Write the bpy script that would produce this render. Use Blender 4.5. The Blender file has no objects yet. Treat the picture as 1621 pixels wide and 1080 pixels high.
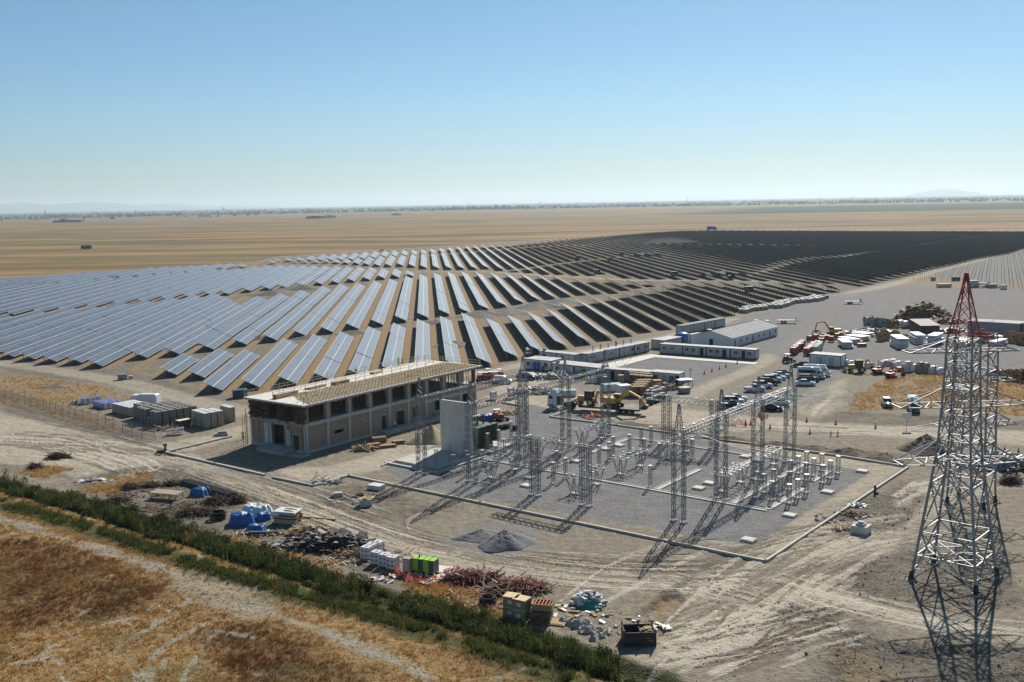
import bpy, math, random
import numpy as np
from mathutils import Vector, Matrix
random.seed(7)
rng = np.random.default_rng(7)
SC = bpy.context.scene
COL = SC.collection
R = math.radians
# ------------------------------------------------------------------ camera (a drone 43 m above the plain)
CAMH, FPX, IW, IH = 43.0, 1626.0, 1621.0, 1080.0
ROLL = R(1.025)
PITCH = math.atan((540 - 320) * math.cos(ROLL) / FPX)
c_, s_ = math.cos(ROLL), math.sin(ROLL)
FW = Vector((0, math.cos(PITCH), -math.sin(PITCH)))
UP0 = Vector((0, math.sin(PITCH), math.cos(PITCH)))
CX = Vector((1, 0, 0)) * c_ - UP0 * s_
CU = Vector((1, 0, 0)) * s_ + UP0 * c_
cam = bpy.data.cameras.new('camera'); cam.sensor_width = 36.0; cam.lens = 36.0 * FPX / IW
cam.clip_start = 1.0; cam.clip_end = 80000.0
co = bpy.data.objects.new('camera', cam); COL.objects.link(co)
m4 = Matrix.Identity(4)
for i in range(3):
    m4[i][0] = CX[i]; m4[i][1] = CU[i]; m4[i][2] = -FW[i]
m4[2][3] = CAMH
co.matrix_world = m4
SC.camera = co
# ------------------------------------------------------------------ sky, sun, exposure
SUN_AZ, SUN_EL = R(21.0), R(36.5)          # azimuth clockwise from +Y
w = bpy.data.worlds.new('World'); SC.world = w; w.use_nodes = True
nt = w.node_tree; nt.nodes.clear()
sky = nt.nodes.new('ShaderNodeTexSky'); sky.sky_type = 'NISHITA'; sky.sun_disc = False
sky.sun_elevation = SUN_EL; sky.sun_rotation = SUN_AZ
sky.altitude = 900; sky.air_density = 1.0; sky.dust_density = 0.35; sky.ozone_density = 3.0
bg = nt.nodes.new('ShaderNodeBackground'); bg.inputs['Strength'].default_value = 0.058
wo = nt.nodes.new('ShaderNodeOutputWorld')
tint = nt.nodes.new('ShaderNodeMixRGB'); tint.blend_type = 'MULTIPLY'; tint.inputs[0].default_value = 1.0; tint.inputs[2].default_value = (0.87, 0.975, 1.06, 1)
stc = nt.nodes.new('ShaderNodeTexCoord'); ssp = nt.nodes.new('ShaderNodeSeparateXYZ'); srp = nt.nodes.new('ShaderNodeValToRGB')   # cool, hazy air low down
nt.links.new(stc.outputs['Generated'], ssp.inputs[0]); nt.links.new(ssp.outputs[2], srp.inputs[0]); nt.links.new(srp.outputs[0], tint.inputs[2])
for k_, (p_, cc) in enumerate(((0.0, (0.75, 0.815, 0.96)), (0.09, (0.82, 1.0, 1.10)), (0.30, (0.85, 1.07, 1.06)))):
    el = srp.color_ramp.elements[k_] if k_ < 2 else srp.color_ramp.elements.new(p_)
    el.position = p_; el.color = (*cc, 1)
nt.links.new(sky.outputs[0], tint.inputs[1]); nt.links.new(tint.outputs[0], bg.inputs['Color']); nt.links.new(bg.outputs[0], wo.inputs['Surface'])
sl = bpy.data.lights.new('sun', 'SUN'); sl.energy = 4.9; sl.angle = R(0.5); sl.color = (1.0, 0.93, 0.83)
so = bpy.data.objects.new('sun', sl); COL.objects.link(so)
sd = Vector((math.sin(SUN_AZ) * math.cos(SUN_EL), math.cos(SUN_AZ) * math.cos(SUN_EL), math.sin(SUN_EL)))
so.rotation_euler = (-sd).to_track_quat('-Z', 'Y').to_euler(); so.location = (0, 0, 300)
SC.view_settings.view_transform = 'Standard'; SC.view_settings.look = 'None'
SC.view_settings.exposure = 0.42; SC.view_settings.gamma = 1.0
SC.render.engine = 'CYCLES'
SC.cycles.max_bounces = 5; SC.cycles.diffuse_bounces = 2; SC.cycles.glossy_bounces = 2
SC.cycles.transmission_bounces = 2; SC.cycles.transparent_max_bounces = 6; SC.cycles.volume_bounces = 0
SC.cycles.caustics_reflective = False; SC.cycles.caustics_refractive = False

# ------------------------------------------------------------------ survey helpers
def P(px, py, z=0.0):
    """point of the level z seen at photo pixel (px, py)"""
    d = CX * ((px - 810.5) / FPX) - CU * ((py - 540) / FPX) + FW
    t = (z - CAMH) / d.z
    v = Vector((0, 0, CAMH)) + d * t
    return v
def PV(pts, z=0.0):
    return np.array([P(a, b, z)[:] for a, b in pts])
FA = R(37.5)                                                     # switchyard frame: a to the right, b away
AV = Vector((math.cos(FA), -math.sin(FA), 0)); BV = Vector((math.sin(FA), math.cos(FA), 0))
SO = P(1212, 890)
def sub(a, b, z=0.0):
    return SO + AV * a + BV * b + Vector((0, 0, z))
SROT = -FA

# ------------------------------------------------------------------ materials
M = {}
def nn(t, k): return t.nodes.new('ShaderNode' + k)
def mat(name, col, rough=0.7, metal=0.0, var=0.18, scale=1.5, bump=0.0, col2=None, spec=0.4, stretch=None):
    m = bpy.data.materials.new(name); m.use_nodes = True
    t = m.node_tree; b = t.nodes['Principled BSDF']
    b.inputs['Roughness'].default_value = rough; b.inputs['Metallic'].default_value = metal
    b.inputs['Specular IOR Level'].default_value = spec
    tc = nn(t, 'TexCoord'); no = nn(t, 'TexNoise'); no.inputs['Scale'].default_value = scale; no.inputs['Detail'].default_value = 5
    src = tc.outputs['Object']
    if stretch:
        mp = nn(t, 'Mapping'); mp.inputs['Scale'].default_value = stretch
        t.links.new(src, mp.inputs['Vector']); src = mp.outputs[0]
    t.links.new(src, no.inputs['Vector'])
    rp = nn(t, 'ValToRGB'); rp.color_ramp.elements[0].position = 0.3; rp.color_ramp.elements[1].position = 0.7
    c2 = col2 or tuple(min(1, c * (1 + var)) for c in col)
    c1 = col if col2 else tuple(c * (1 - var) for c in col)
    rp.color_ramp.elements[0].color = (*c1, 1); rp.color_ramp.elements[1].color = (*c2, 1)
    t.links.new(no.outputs['Fac'], rp.inputs[0]); t.links.new(rp.outputs[0], b.inputs['Base Color'])
    if bump:
        bp = nn(t, 'Bump'); bp.inputs['Strength'].default_value = bump; bp.inputs['Distance'].default_value = 0.1
        t.links.new(no.outputs['Fac'], bp.inputs['Height']); t.links.new(bp.outputs[0], b.inputs['Normal'])
    M[name] = m
    return m
mat('galv', (0.29, 0.305, 0.315), 0.5, 0.3, 0.25, 0.7)
mat('galv_dark', (0.22, 0.232, 0.24), 0.5, 0.25, 0.25, 0.7)
mat('galv_white', (0.44, 0.455, 0.465), 0.5, 0.1, 0.08, 2)
mat('red_paint', (0.36, 0.03, 0.04), 0.5, 0.0, 0.2, 1)
mat('concrete', (0.46, 0.445, 0.41), 0.9, 0, 0.14, 0.8, 0.15)
mat('concrete_pale', (0.580, 0.560, 0.500), 0.9, 0, 0.12, 0.9, 0.15)
mat('concrete_wet', (0.36, 0.35, 0.33), 0.9, 0, 0.2, 0.5, 0.15)
mat('kerb_white', (0.46, 0.44, 0.39), 0.85, 0, 0.12, 0.9, 0.1)
mat('timber', (0.336, 0.224, 0.112), 0.8, 0, 0.3, 3, 0, stretch=(1, 8, 8))
mat('timber_pale', (0.56, 0.43, 0.24), 0.8, 0, 0.25, 2)
mat('timber_dark', (0.125, 0.075, 0.048), 0.85, 0, 0.4, 2)
mat('timber_red', (0.13, 0.062, 0.04), 0.85, 0, 0.35, 2)
mat('rust', (0.085, 0.04, 0.028), 0.85, 0.1, 0.4, 3)
mat('white_paint', (0.666, 0.675, 0.675), 0.5, 0, 0.06, 1)
mat('white_sheet', (0.630, 0.639, 0.648), 0.55, 0, 0.10, 1.5, 0.2)
mat('roof_sheet', (0.42, 0.43, 0.43), 0.75, 0, 0.12, 0.6)
mat('roof_grey', (0.24, 0.26, 0.265), 0.8, 0, 0.15, 0.6)
mat('panel_grey', (0.416, 0.440, 0.448), 0.55, 0, 0.08, 1)
mat('dark_trim', (0.03, 0.033, 0.036), 0.6, 0, 0.2, 2)
mat('dark_void', (0.012, 0.012, 0.012), 0.95, 0, 0.1, 2)
mat('glass', (0.02, 0.025, 0.03), 0.08, 0, 0.1, 2, spec=0.6)
mat('tyre', (0.018, 0.018, 0.018), 0.85, 0, 0.2, 3)
mat('rim', (0.45, 0.45, 0.46), 0.4, 0.6, 0.1, 3)
mat('car_white', (0.702, 0.711, 0.720), 0.22, 0, 0.03, 1, spec=0.5)
mat('car_black', (0.012, 0.013, 0.016), 0.2, 0, 0.1, 1, spec=0.5)
mat('car_green', (0.012, 0.04, 0.045), 0.25, 0, 0.1, 1, spec=0.5)
mat('car_silver', (0.38, 0.40, 0.42), 0.28, 0.5, 0.05, 1)
mat('machine_yellow', (0.62, 0.33, 0.03), 0.5, 0, 0.2, 2)
mat('machine_orange', (0.55, 0.10, 0.03), 0.5, 0, 0.2, 2)
mat('machine_red', (0.33, 0.055, 0.045), 0.5, 0, 0.2, 2)
mat('machine_dark', (0.035, 0.033, 0.03), 0.7, 0, 0.3, 2)
mat('blue_paint', (0.02, 0.10, 0.42), 0.45, 0, 0.1, 2)
mat('blue_tarp', (0.03, 0.12, 0.34), 0.5, 0, 0.25, 1.2, 0.4)
mat('green_paint', (0.28, 0.55, 0.03), 0.45, 0, 0.1, 2)
mat('teal_paint', (0.03, 0.09, 0.13), 0.5, 0, 0.1, 2)
mat('transformer_green', (0.055, 0.085, 0.065), 0.5, 0.1, 0.2, 1.5)
mat('bin_green', (0.015, 0.05, 0.035), 0.5, 0, 0.2, 2)
mat('block_grey', (0.216, 0.216, 0.196), 0.9, 0, 0.2, 2.5, 0.2)
mat('block_cream', (0.360, 0.328, 0.256), 0.9, 0, 0.15, 2.5, 0.2)
mat('block_pink', (0.416, 0.352, 0.320), 0.85, 0, 0.15, 2.5, 0.2)
mat('wrap_white', (0.648, 0.648, 0.657), 0.35, 0, 0.12, 2.5, 0.3)
mat('wrap_grey', (0.25, 0.25, 0.235), 0.6, 0, 0.15, 2, 0.3)
mat('sand', (0.368, 0.288, 0.176), 0.95, 0, 0.15, 1.0, 0.5)
mat('aggregate', (0.17, 0.17, 0.175), 0.95, 0, 0.25, 6, 0.6)
mat('soil_dark', (0.15, 0.125, 0.095), 0.95, 0, 0.35, 1.5, 0.8)
mat('soil_grey', (0.176, 0.168, 0.148), 0.95, 0, 0.3, 1.2, 0.8)
mat('rubble', (0.360, 0.352, 0.328), 0.9, 0, 0.2, 2, 0.4)
mat('orange_net', (0.75, 0.12, 0.07), 0.7, 0, 0.2, 3)
mat('cone_red', (0.72, 0.06, 0.03), 0.5, 0, 0.1, 3)
mat('insulator', (0.38, 0.60, 0.52), 0.25, 0, 0.1, 3)
mat('shed_brown', (0.085, 0.05, 0.055), 0.7, 0, 0.15, 1)
mat('steel_blue', (0.22, 0.26, 0.28), 0.5, 0.1, 0.15, 0.8)
mat('hivis', (0.50, 0.75, 0.04), 0.7, 0, 0.05, 3)
mat('cloth_dark', (0.025, 0.028, 0.04), 0.9, 0, 0.2, 3)
mat('skin', (0.42, 0.26, 0.18), 0.6, 0, 0.05, 3)
mat('helmet', (0.75, 0.72, 0.65), 0.4, 0, 0.05, 3)
mat('cardboard', (0.38, 0.25, 0.13), 0.85, 0, 0.2, 2)
mat('net_green', (0.03, 0.20, 0.16), 0.8, 0, 0.3, 2, 0.5)
mat('scrap_black', (0.045, 0.046, 0.05), 0.75, 0, 0.5, 2)
mat('scrap_grey', (0.25, 0.26, 0.265), 0.7, 0, 0.4, 2)
mat('drum_steel', (0.26, 0.28, 0.29), 0.6, 0.2, 0.2, 1.2)
mat('drum_wood', (0.33, 0.19, 0.09), 0.8, 0, 0.3, 3)
mat('drum_blue', (0.42, 0.55, 0.62), 0.6, 0, 0.15, 2)
mat('brick_fill', (0.40, 0.32, 0.24), 0.9, 0, 0.2, 3)
mat('plate_yellow', (0.65, 0.45, 0.03), 0.5, 0, 0.1, 3)

def brick_mat():
    m = M['brick_fill']; t = m.node_tree; b = t.nodes['Principled BSDF']
    uv = nn(t, 'UVMap'); br = nn(t, 'TexBrick')
    br.inputs['Scale'].default_value = 1.0; br.inputs['Brick Width'].default_value = 0.6; br.inputs['Row Height'].default_value = 0.25
    br.inputs['Mortar Size'].default_value = 0.018
    br.inputs['Color1'].default_value = (0.41, 0.32, 0.24, 1); br.inputs['Color2'].default_value = (0.28, 0.215, 0.165, 1)
    br.inputs['Mortar'].default_value = (0.20, 0.175, 0.15, 1)
    t.links.new(uv.outputs[0], br.inputs['Vector']); t.links.new(br.outputs[0], b.inputs['Base Color'])
brick_mat()

def pv_mat():
    m = bpy.data.materials.new('solar_glass'); m.use_nodes = True; t = m.node_tree; b = t.nodes['Principled BSDF']
    uv = nn(t, 'UVMap'); sp = nn(t, 'SeparateXYZ'); t.links.new(uv.outputs[0], sp.inputs[0])
    def math_(op, a, bb=None):
        n = nn(t, 'Math'); n.operation = op
        for i, v in enumerate((a, bb)):
            if v is None: continue
            if isinstance(v, (int, float)): n.inputs[i].default_value = v
            else: t.links.new(v, n.inputs[i])
        return n.outputs[0]
    mx = math_('DIVIDE', sp.outputs[0], 1.14); my = math_('DIVIDE', sp.outputs[1], 2.325)
    fx = math_('ABSOLUTE', math_('SUBTRACT', math_('FRACT', mx), 0.5)); fy = math_('ABSOLUTE', math_('SUBTRACT', math_('FRACT', my), 0.5))
    ln = math_('MAXIMUM', math_('GREATER_THAN', fx, 0.466), math_('GREATER_THAN', fy, 0.462))  # module frames and centre gap, widened and paled to imitate bright reflections
    cx = math_('FLOOR', mx); cy = math_('FLOOR', my)
    cmb = nn(t, 'CombineXYZ'); t.links.new(cx, cmb.inputs[0]); t.links.new(cy, cmb.inputs[1])
    oi = nn(t, 'ObjectInfo'); t.links.new(oi.outputs['Random'], cmb.inputs[2])
    wn = nn(t, 'TexWhiteNoise'); t.links.new(cmb.outputs[0], wn.inputs['Vector'])
    rp = nn(t, 'ValToRGB'); rp.color_ramp.elements[0].color = (0.022, 0.032, 0.050, 1); rp.color_ramp.elements[1].color = (0.050, 0.064, 0.086, 1)
    t.links.new(wn.outputs['Value'], rp.inputs[0])
    mx_ = nn(t, 'MixRGB'); t.links.new(ln, mx_.inputs[0]); t.links.new(rp.outputs[0], mx_.inputs[1]); mx_.inputs[2].default_value = (0.48, 0.50, 0.52, 1)
    t.links.new(mx_.outputs[0], b.inputs['Base Color'])
    b.inputs['Roughness'].default_value = 0.28; b.inputs['Specular IOR Level'].default_value = 0.36
    try:
        b.inputs['Sheen Weight'].default_value = 0.0
    except Exception: pass
    M['solar_glass'] = m
pv_mat()
mat('solar_back', (0.03, 0.032, 0.036), 0.7, 0, 0.1, 1)
mat('pile_steel', (0.30, 0.285, 0.25), 0.6, 0.2, 0.15, 1)

# ------------------------------------------------------------------ mesh builder
class MB:
    def __init__(s): s.v = []; s.f = []; s.m = []; s.uv = {}
    def quad(s, pts, mi=0, uv=None):
        n = len(s.v); s.v += [tuple(p) for p in pts]; s.f.append(tuple(range(n, n + len(pts)))); s.m.append(mi)
        if uv: s.uv[len(s.f) - 1] = uv
    def box(s, c, d, mi=0, rz=0.0, top=None, uvs=False):
        """centre of the base c, size d; top=(sx,sy) scales the upper face"""
        x, y, z = c; a, b, h = d[0] / 2, d[1] / 2, d[2]; tx, ty = top or (1, 1)
        cs, sn = math.cos(rz), math.sin(rz); n = len(s.v)
        for zz, kx, ky in ((0, 1, 1), (h, tx, ty)):
            for sx, sy in ((-1, -1), (1, -1), (1, 1), (-1, 1)):
                px, py = sx * a * kx, sy * b * ky
                s.v.append((x + px * cs - py * sn, y + px * sn + py * cs, z + zz))
        fs = [(3, 2, 1, 0), (4, 5, 6, 7), (0, 1, 5, 4), (1, 2, 6, 5), (2, 3, 7, 6), (3, 0, 4, 7)]
        dims = [(d[0], d[1]), (d[0], d[1]), (d[0], h), (d[1], h), (d[0], h), (d[1], h)]
        for f, (u, v) in zip(fs, dims):
            s.f.append(tuple(n + i for i in f)); s.m.append(mi)
            if uvs: s.uv[len(s.f) - 1] = [(0, 0), (u, 0), (u, v), (0, v)]
    def bar(s, p, q, w, h=None, mi=0):
        p = Vector(p); q = Vector(q); d = q - p
        if d.length < 1e-6: return
        h = h or w
        d.normalize(); up = Vector((0, 0, 1)) if abs(d.z) < 0.95 else Vector((1, 0, 0))
        x = d.cross(up).normalized(); y = x.cross(d).normalized(); n = len(s.v)
        for e in (p, q):
            for a, b in ((-1, -1), (1, -1), (1, 1), (-1, 1)):
                s.v.append(tuple(e + x * (a * w / 2) + y * (b * h / 2)))
        for f in ((0, 1, 5, 4), (1, 2, 6, 5), (2, 3, 7, 6), (3, 0, 4, 7), (3, 2, 1, 0), (4, 5, 6, 7)):
            s.f.append(tuple(n + i for i in f)); s.m.append(mi)
    def cyl(s, p, q, r, r2=None, seg=10, mi=0, cap=None):
        p = Vector(p); q = Vector(q); d = (q - p).normalized(); r2 = r if r2 is None else r2
        up = Vector((0, 0, 1)) if abs(d.z) < 0.95 else Vector((1, 0, 0))
        x = d.cross(up).normalized(); y = x.cross(d).normalized(); n = len(s.v)
        for e, rr in ((p, r), (q, r2)):
            for k in range(seg):
                a = 2 * math.pi * k / seg
                s.v.append(tuple(e + x * (math.cos(a) * rr) + y * (math.sin(a) * rr)))
        for k in range(seg):
            k2 = (k + 1) % seg
            s.f.append((n + k, n + k2, n + seg + k2, n + seg + k)); s.m.append(mi)
        cm = mi if cap is None else cap
        s.f.append(tuple(n + k for k in reversed(range(seg)))); s.m.append(cm)
        s.f.append(tuple(n + seg + k for k in range(seg))); s.m.append(cm)
    def prism(s, prof, y0, y1, mi=0):
        """profile of (x, z) points extruded along y"""
        n = len(s.v); k = len(prof)
        for y in (y0, y1): s.v += [(x, y, z) for x, z in prof]
        for i in range(k):
            j = (i + 1) % k
            s.f.append((n + i, n + j, n + k + j, n + k + i)); s.m.append(mi)
        s.f.append(tuple(n + i for i in reversed(range(k)))); s.m.append(mi)
        s.f.append(tuple(n + k + i for i in range(k))); s.m.append(mi)
    def lump(s, c, d, seg=14, rings=5, rough=0.12, mi=0, seed=0, power=1.0):
        """an uneven heap: footprint radii d[0], d[1], height d[2]"""
        r_ = random.Random(seed); x, y, z = c; n = len(s.v)
        for i in range(rings):
            t = i / rings
            for k in range(seg):
                a = 2 * math.pi * k / seg; j = 1 + r_.uniform(-rough, rough)
                s.v.append((x + math.cos(a) * d[0] * (1 - t) * j, y + math.sin(a) * d[1] * (1 - t) * j, z + d[2] * (math.sin(t * math.pi / 2) ** power) * (1 + r_.uniform(-rough, rough)) - (0.1 if i == 0 else 0)))
        s.v.append((x, y, z + d[2]))
        for i in range(rings - 1):
            for k in range(seg):
                k2 = (k + 1) % seg
                s.f.append((n + i * seg + k, n + i * seg + k2, n + (i + 1) * seg + k2, n + (i + 1) * seg + k)); s.m.append(mi)
        for k in range(seg):
            s.f.append((n + (rings - 1) * seg + k, n + (rings - 1) * seg + (k + 1) % seg, n + rings * seg)); s.m.append(mi)
    def mesh(s, name, mats, smooth=False):
        me = bpy.data.meshes.new(name); me.from_pydata(s.v, [], s.f)
        for k in mats: me.materials.append(M[k] if isinstance(k, str) else k)
        me.polygons.foreach_set('material_index', s.m)
        if s.uv:
            ul = me.uv_layers.new(name='UVMap')
            for fi, c in s.uv.items():
                p = me.polygons[fi]
                for li, u in zip(p.loop_indices, c): ul.data[li].uv = u
        if smooth: me.polygons.foreach_set('use_smooth', [True] * len(me.polygons))
        me.update(); return me
def obj(name, data, parent=None, loc=None, rz=0.0):
    o = bpy.data.objects.new(name, data); COL.objects.link(o)
    if parent: o.parent = parent
    if loc is not None: o.location = loc
    if rz: o.rotation_euler.z = rz
    return o
def tag(o, label, cat, group=None):
    o['label'] = label; o['category'] = cat
    if group: o['group'] = group
    return o
def thing(name, label, cat, loc=(0, 0, 0), rz=0.0, group=None):
    return tag(obj(name, None, None, loc, rz), label, cat, group)
def part(name, mb, mats, parent, smooth=False, loc=None):
    return obj(name, mb.mesh(name, mats, smooth), parent, loc)
def single(name, mb, mats, label, cat, loc=(0, 0, 0), rz=0.0, group=None, smooth=False):
    return tag(obj(name, mb.mesh(name, mats, smooth), None, loc, rz), label, cat, group)
def struct(o, kind='structure'):
    o['kind'] = kind; return o
def kids(o): return KIDS.get(o.name, [])
def dup(o, loc, rz=0.0, label=None, group=None):
    """copy a thing with its parts and sub-parts"""
    def cp(s, par):
        c = s.copy(); COL.objects.link(c)
        if par: c.parent = par
        for ch in list(s.children): cp(ch, c)
        return c
    r = cp(o, None); r.location = loc; r.rotation_euler.z = rz
    if label: r['label'] = label
    if group: r['group'] = group
    return r
ONES = ['', 'first', 'second', 'third', 'fourth', 'fifth', 'sixth', 'seventh', 'eighth', 'ninth', 'tenth', 'eleventh', 'twelfth', 'thirteenth', 'fourteenth', 'fifteenth', 'sixteenth', 'seventeenth', 'eighteenth', 'nineteenth']
TENS = {2: 'twenty', 3: 'thirty', 4: 'forty', 5: 'fifty', 6: 'sixty', 7: 'seventy', 8: 'eighty', 9: 'ninety'}
TENTH = {2: 'twentieth', 3: 'thirtieth', 4: 'fortieth', 5: 'fiftieth', 6: 'sixtieth', 7: 'seventieth', 8: 'eightieth', 9: 'ninetieth'}
def nth(n):
    if n >= 100: return 'hundred and ' + nth(n - 100) if n > 100 else 'hundredth'
    if n < 20: return ONES[n]
    return TENTH[n // 10] if n % 10 == 0 else TENS[n // 10] + '-' + ONES[n % 10]
# ================================================================== GROUND (one sheet to the horizon)
def vnoise(x, y, s, seed):
    """smooth value noise, feature size s metres, about -1..1"""
    r_ = np.random.default_rng(seed); N = 256; g = r_.uniform(-1, 1, (N, N))
    u = x / s; v = y / s; i = np.floor(u).astype(int); j = np.floor(v).astype(int)
    fu = u - i; fv = v - j; fu = fu * fu * (3 - 2 * fu); fv = fv * fv * (3 - 2 * fv)
    a = g[i % N, j % N]; b = g[(i + 1) % N, j % N]; c = g[i % N, (j + 1) % N]; d = g[(i + 1) % N, (j + 1) % N]
    return (a * (1 - fu) + b * fu) * (1 - fv) + (c * (1 - fu) + d * fu) * fv
def fbm(x, y, s, seed, o=3):
    t = 0; am = 1; n = 0
    for k in range(o):
        t = t + am * vnoise(x, y, s / 2 ** k, seed + k * 17); n += am; am *= 0.55
    return t / n
def smooth(e0, e1, x):
    t = np.clip((x - e0) / (e1 - e0), 0, 1); return t * t * (3 - 2 * t)
def pdist(x, y, pts):
    """distance to a polyline and signed side"""
    best = np.full(x.shape, 1e9); par = np.zeros(x.shape)
    acc = 0
    for (x0, y0), (x1, y1) in zip(pts[:-1], pts[1:]):
        dx, dy = x1 - x0, y1 - y0; L2 = dx * dx + dy * dy; L = math.sqrt(L2)
        t = np.clip(((x - x0) * dx + (y - y0) * dy) / L2, 0, 1)
        d = np.hypot(x - x0 - t * dx, y - y0 - t * dy)
        mk = d < best; best[mk] = d[mk]; par[mk] = (acc + t * L)[mk]; acc += L
    return best, par
def inpoly(x, y, pts):
    ins = np.zeros(x.shape, bool); n = len(pts)
    for i in range(n):
        x0, y0 = pts[i]; x1, y1 = pts[(i + 1) % n]
        if y0 == y1: continue
        k = ((y0 > y) != (y1 > y)) & (x < (x1 - x0) * (y - y0) / (y1 - y0) + x0)
        ins ^= k
    return ins
def W2(pts): return [tuple(P(a, b)[:2]) for a, b in pts]
def zone(x, y, pts, soft, seed, wob=1.0):
    """soft-edged mask of a surveyed outline, with a ragged edge"""
    w_ = W2(pts); xs = [p[0] for p in w_]; ys = [p[1] for p in w_]; m = np.zeros(x.shape)
    pad = soft * 3 + wob * 2
    k = (x > min(xs) - pad) & (x < max(xs) + pad) & (y > min(ys) - pad) & (y < max(ys) + pad)
    if not k.any(): return m
    xx, yy = x[k], y[k]; d, _ = pdist(xx, yy, w_ + [w_[0]]); sgn = np.where(inpoly(xx, yy, w_), 1, -1)
    d = d * sgn + fbm(xx, yy, soft * 4 + 1, seed) * wob
    m[k] = smooth(-soft, soft, d); return m
def line(x, y, pts, wid, soft, seed, wob=0.4, world=False):
    w_ = pts if world else W2(pts); xs = [p[0] for p in w_]; ys = [p[1] for p in w_]; m = np.zeros(x.shape); pad = wid + soft * 2 + wob
    k = (x > min(xs) - pad) & (x < max(xs) + pad) & (y > min(ys) - pad) & (y < max(ys) + pad)
    if not k.any(): return m
    xx, yy = x[k], y[k]; d, s = pdist(xx, yy, w_)
    d = d + fbm(xx, yy, 6, seed) * wob
    m[k] = 1 - smooth(wid - soft, wid + soft, d); return m
ROWA = R(4.7)
UU = (-math.sin(ROWA), math.cos(ROWA)); VV = (math.cos(ROWA), math.sin(ROWA))   # along and across the solar rows
DITCH = [(-160, 722), (0, 768), (150, 806), (300, 852), (450, 899), (560, 935), (700, 972), (850, 1018), (980, 1062), (1040, 1082)]
BANK = [(-160, 752), (0, 800), (150, 842), (300, 893), (450, 937), (560, 968), (700, 1010), (850, 1062), (900, 1080)]
PATH = [(-120, 790), (0, 822), (100, 852), (200, 882), (290, 915), (360, 948), (440, 975), (560, 1020), (640, 1055), (700, 1085), (820, 1150)]
GRASSZONE = [(-300, 720), (0, 775), (300, 862), (560, 945), (850, 1030), (1010, 1082), (1010, 1300), (-300, 1300)]
def ground_fields(x, y):
    F = {}
    one = np.zeros(x.shape)
    r = np.hypot(x, y)
    # --- crushed stone
    gv = zone(x, y, [tuple(q) for q in []] or [(1187, 866), (760, 787), (640, 764), (612, 744), (640, 727), (838, 640), (990, 672), (1378, 748)], 0.5, 3, 0.5)
    gv = np.maximum(gv, 0.95 * zone(x, y, [(1030, 562), (1195, 573), (1150, 592), (1090, 612), (1076, 606), (930, 580)], 0.6, 4, 0.4))
    gv = np.maximum(gv, 0.85 * zone(x, y, [(1130, 535), (1180, 502), (1330, 466), (1450, 452), (1621, 458), (1700, 460), (1700, 606), (1621, 604), (1450, 588), (1335, 590), (1260, 582), (1215, 560), (1160, 560)], 2.0, 5, 3))
    gv = np.maximum(gv, 0.7 * zone(x, y, [(1145, 650), (1160, 622), (1230, 590), (1260, 570), (1330, 590), (1310, 625), (1240, 655)], 1.0, 6, 2))
    gv = np.maximum(gv, 0.6 * zone(x, y, [(700, 855), (760, 825), (850, 835), (870, 870), (800, 882), (740, 876)], 1.0, 7, 1.5))
    gv = np.maximum(gv, 0.5 * zone(x, y, [(935, 600), (1060, 610), (1080, 630), (1010, 640), (900, 625)], 1.0, 8, 2))
    gv = np.maximum(gv, 0.75 * zone(x, y, [(1445, 443), (1500, 428), (1640, 392), (1760, 372), (1760, 462), (1600, 459), (1530, 446)], 3, 9, 3))
    F['gravel'] = gv
    # --- solar field: strips of dry weeds and wheel tracks between the rows
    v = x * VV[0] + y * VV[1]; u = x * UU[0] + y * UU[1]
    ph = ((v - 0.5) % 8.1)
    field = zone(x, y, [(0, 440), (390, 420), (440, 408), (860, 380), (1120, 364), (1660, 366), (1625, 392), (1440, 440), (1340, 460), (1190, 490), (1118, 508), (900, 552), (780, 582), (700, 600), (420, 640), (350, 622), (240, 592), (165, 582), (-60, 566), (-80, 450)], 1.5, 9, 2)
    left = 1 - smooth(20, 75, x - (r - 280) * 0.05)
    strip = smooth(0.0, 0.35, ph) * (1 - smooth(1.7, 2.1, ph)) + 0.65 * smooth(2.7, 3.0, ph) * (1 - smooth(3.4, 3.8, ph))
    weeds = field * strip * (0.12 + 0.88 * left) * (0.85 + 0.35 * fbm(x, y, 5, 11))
    F['field'] = field
    rd = one.copy()
    # --- dry grass
    g = zone(x, y, GRASSZONE, 0.8, 12, 1.2)
    F['fore'] = g
    path = line(x, y, PATH, 0.75, 0.7, 13, 1.0) * (.55 + .45 * smooth(-.4, .2, fbm(x, y, 3.2, 19)))
    path = np.maximum(path, 0.55 * zone(x, y, [(280, 905), (330, 905), (430, 925), (440, 970), (400, 980), (300, 955), (280, 940)], 0.8, 14, 1.5))
    for k, pl in enumerate([[(300, 950), (240, 985), (170, 1010), (60, 1045)], [(270, 975), (180, 1030), (120, 1080)], [(140, 985), (60, 1040), (20, 1060)], [(330, 985), (250, 1030), (215, 1080)], [(345, 1000), (300, 1050), (290, 1080)], [(300, 1015), (330, 1000), (400, 1010)], [(240, 1060), (235, 1090)], [(205, 1040), (215, 1085)], [(228, 1030), (232, 1085)], [(262, 1030), (258, 1088)], [(310, 1040), (300, 1090)], [(60, 1000), (110, 985), (140, 965)], [(20, 1050), (70, 1040), (100, 1055)], [(95, 1070), (110, 1085)], [(180, 985), (235, 965), (290, 945)], [(225, 950), (275, 940)], [(110, 1010), (150, 990), (270, 965)]]):
        path = np.maximum(path, 0.95 * line(x, y, pl, 0.32, 0.22, 20 + k, 0.3) * smooth(-0.25, 0.2, fbm(x, y, 2.2, 40 + k)))
    spots = g * smooth(0.42, 0.62, fbm(x, y, 3.0, 31)) * smooth(-0.3, 0.3, fbm(x, y, 14, 32)) * 0.7
    path = np.maximum(path, spots)
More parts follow.
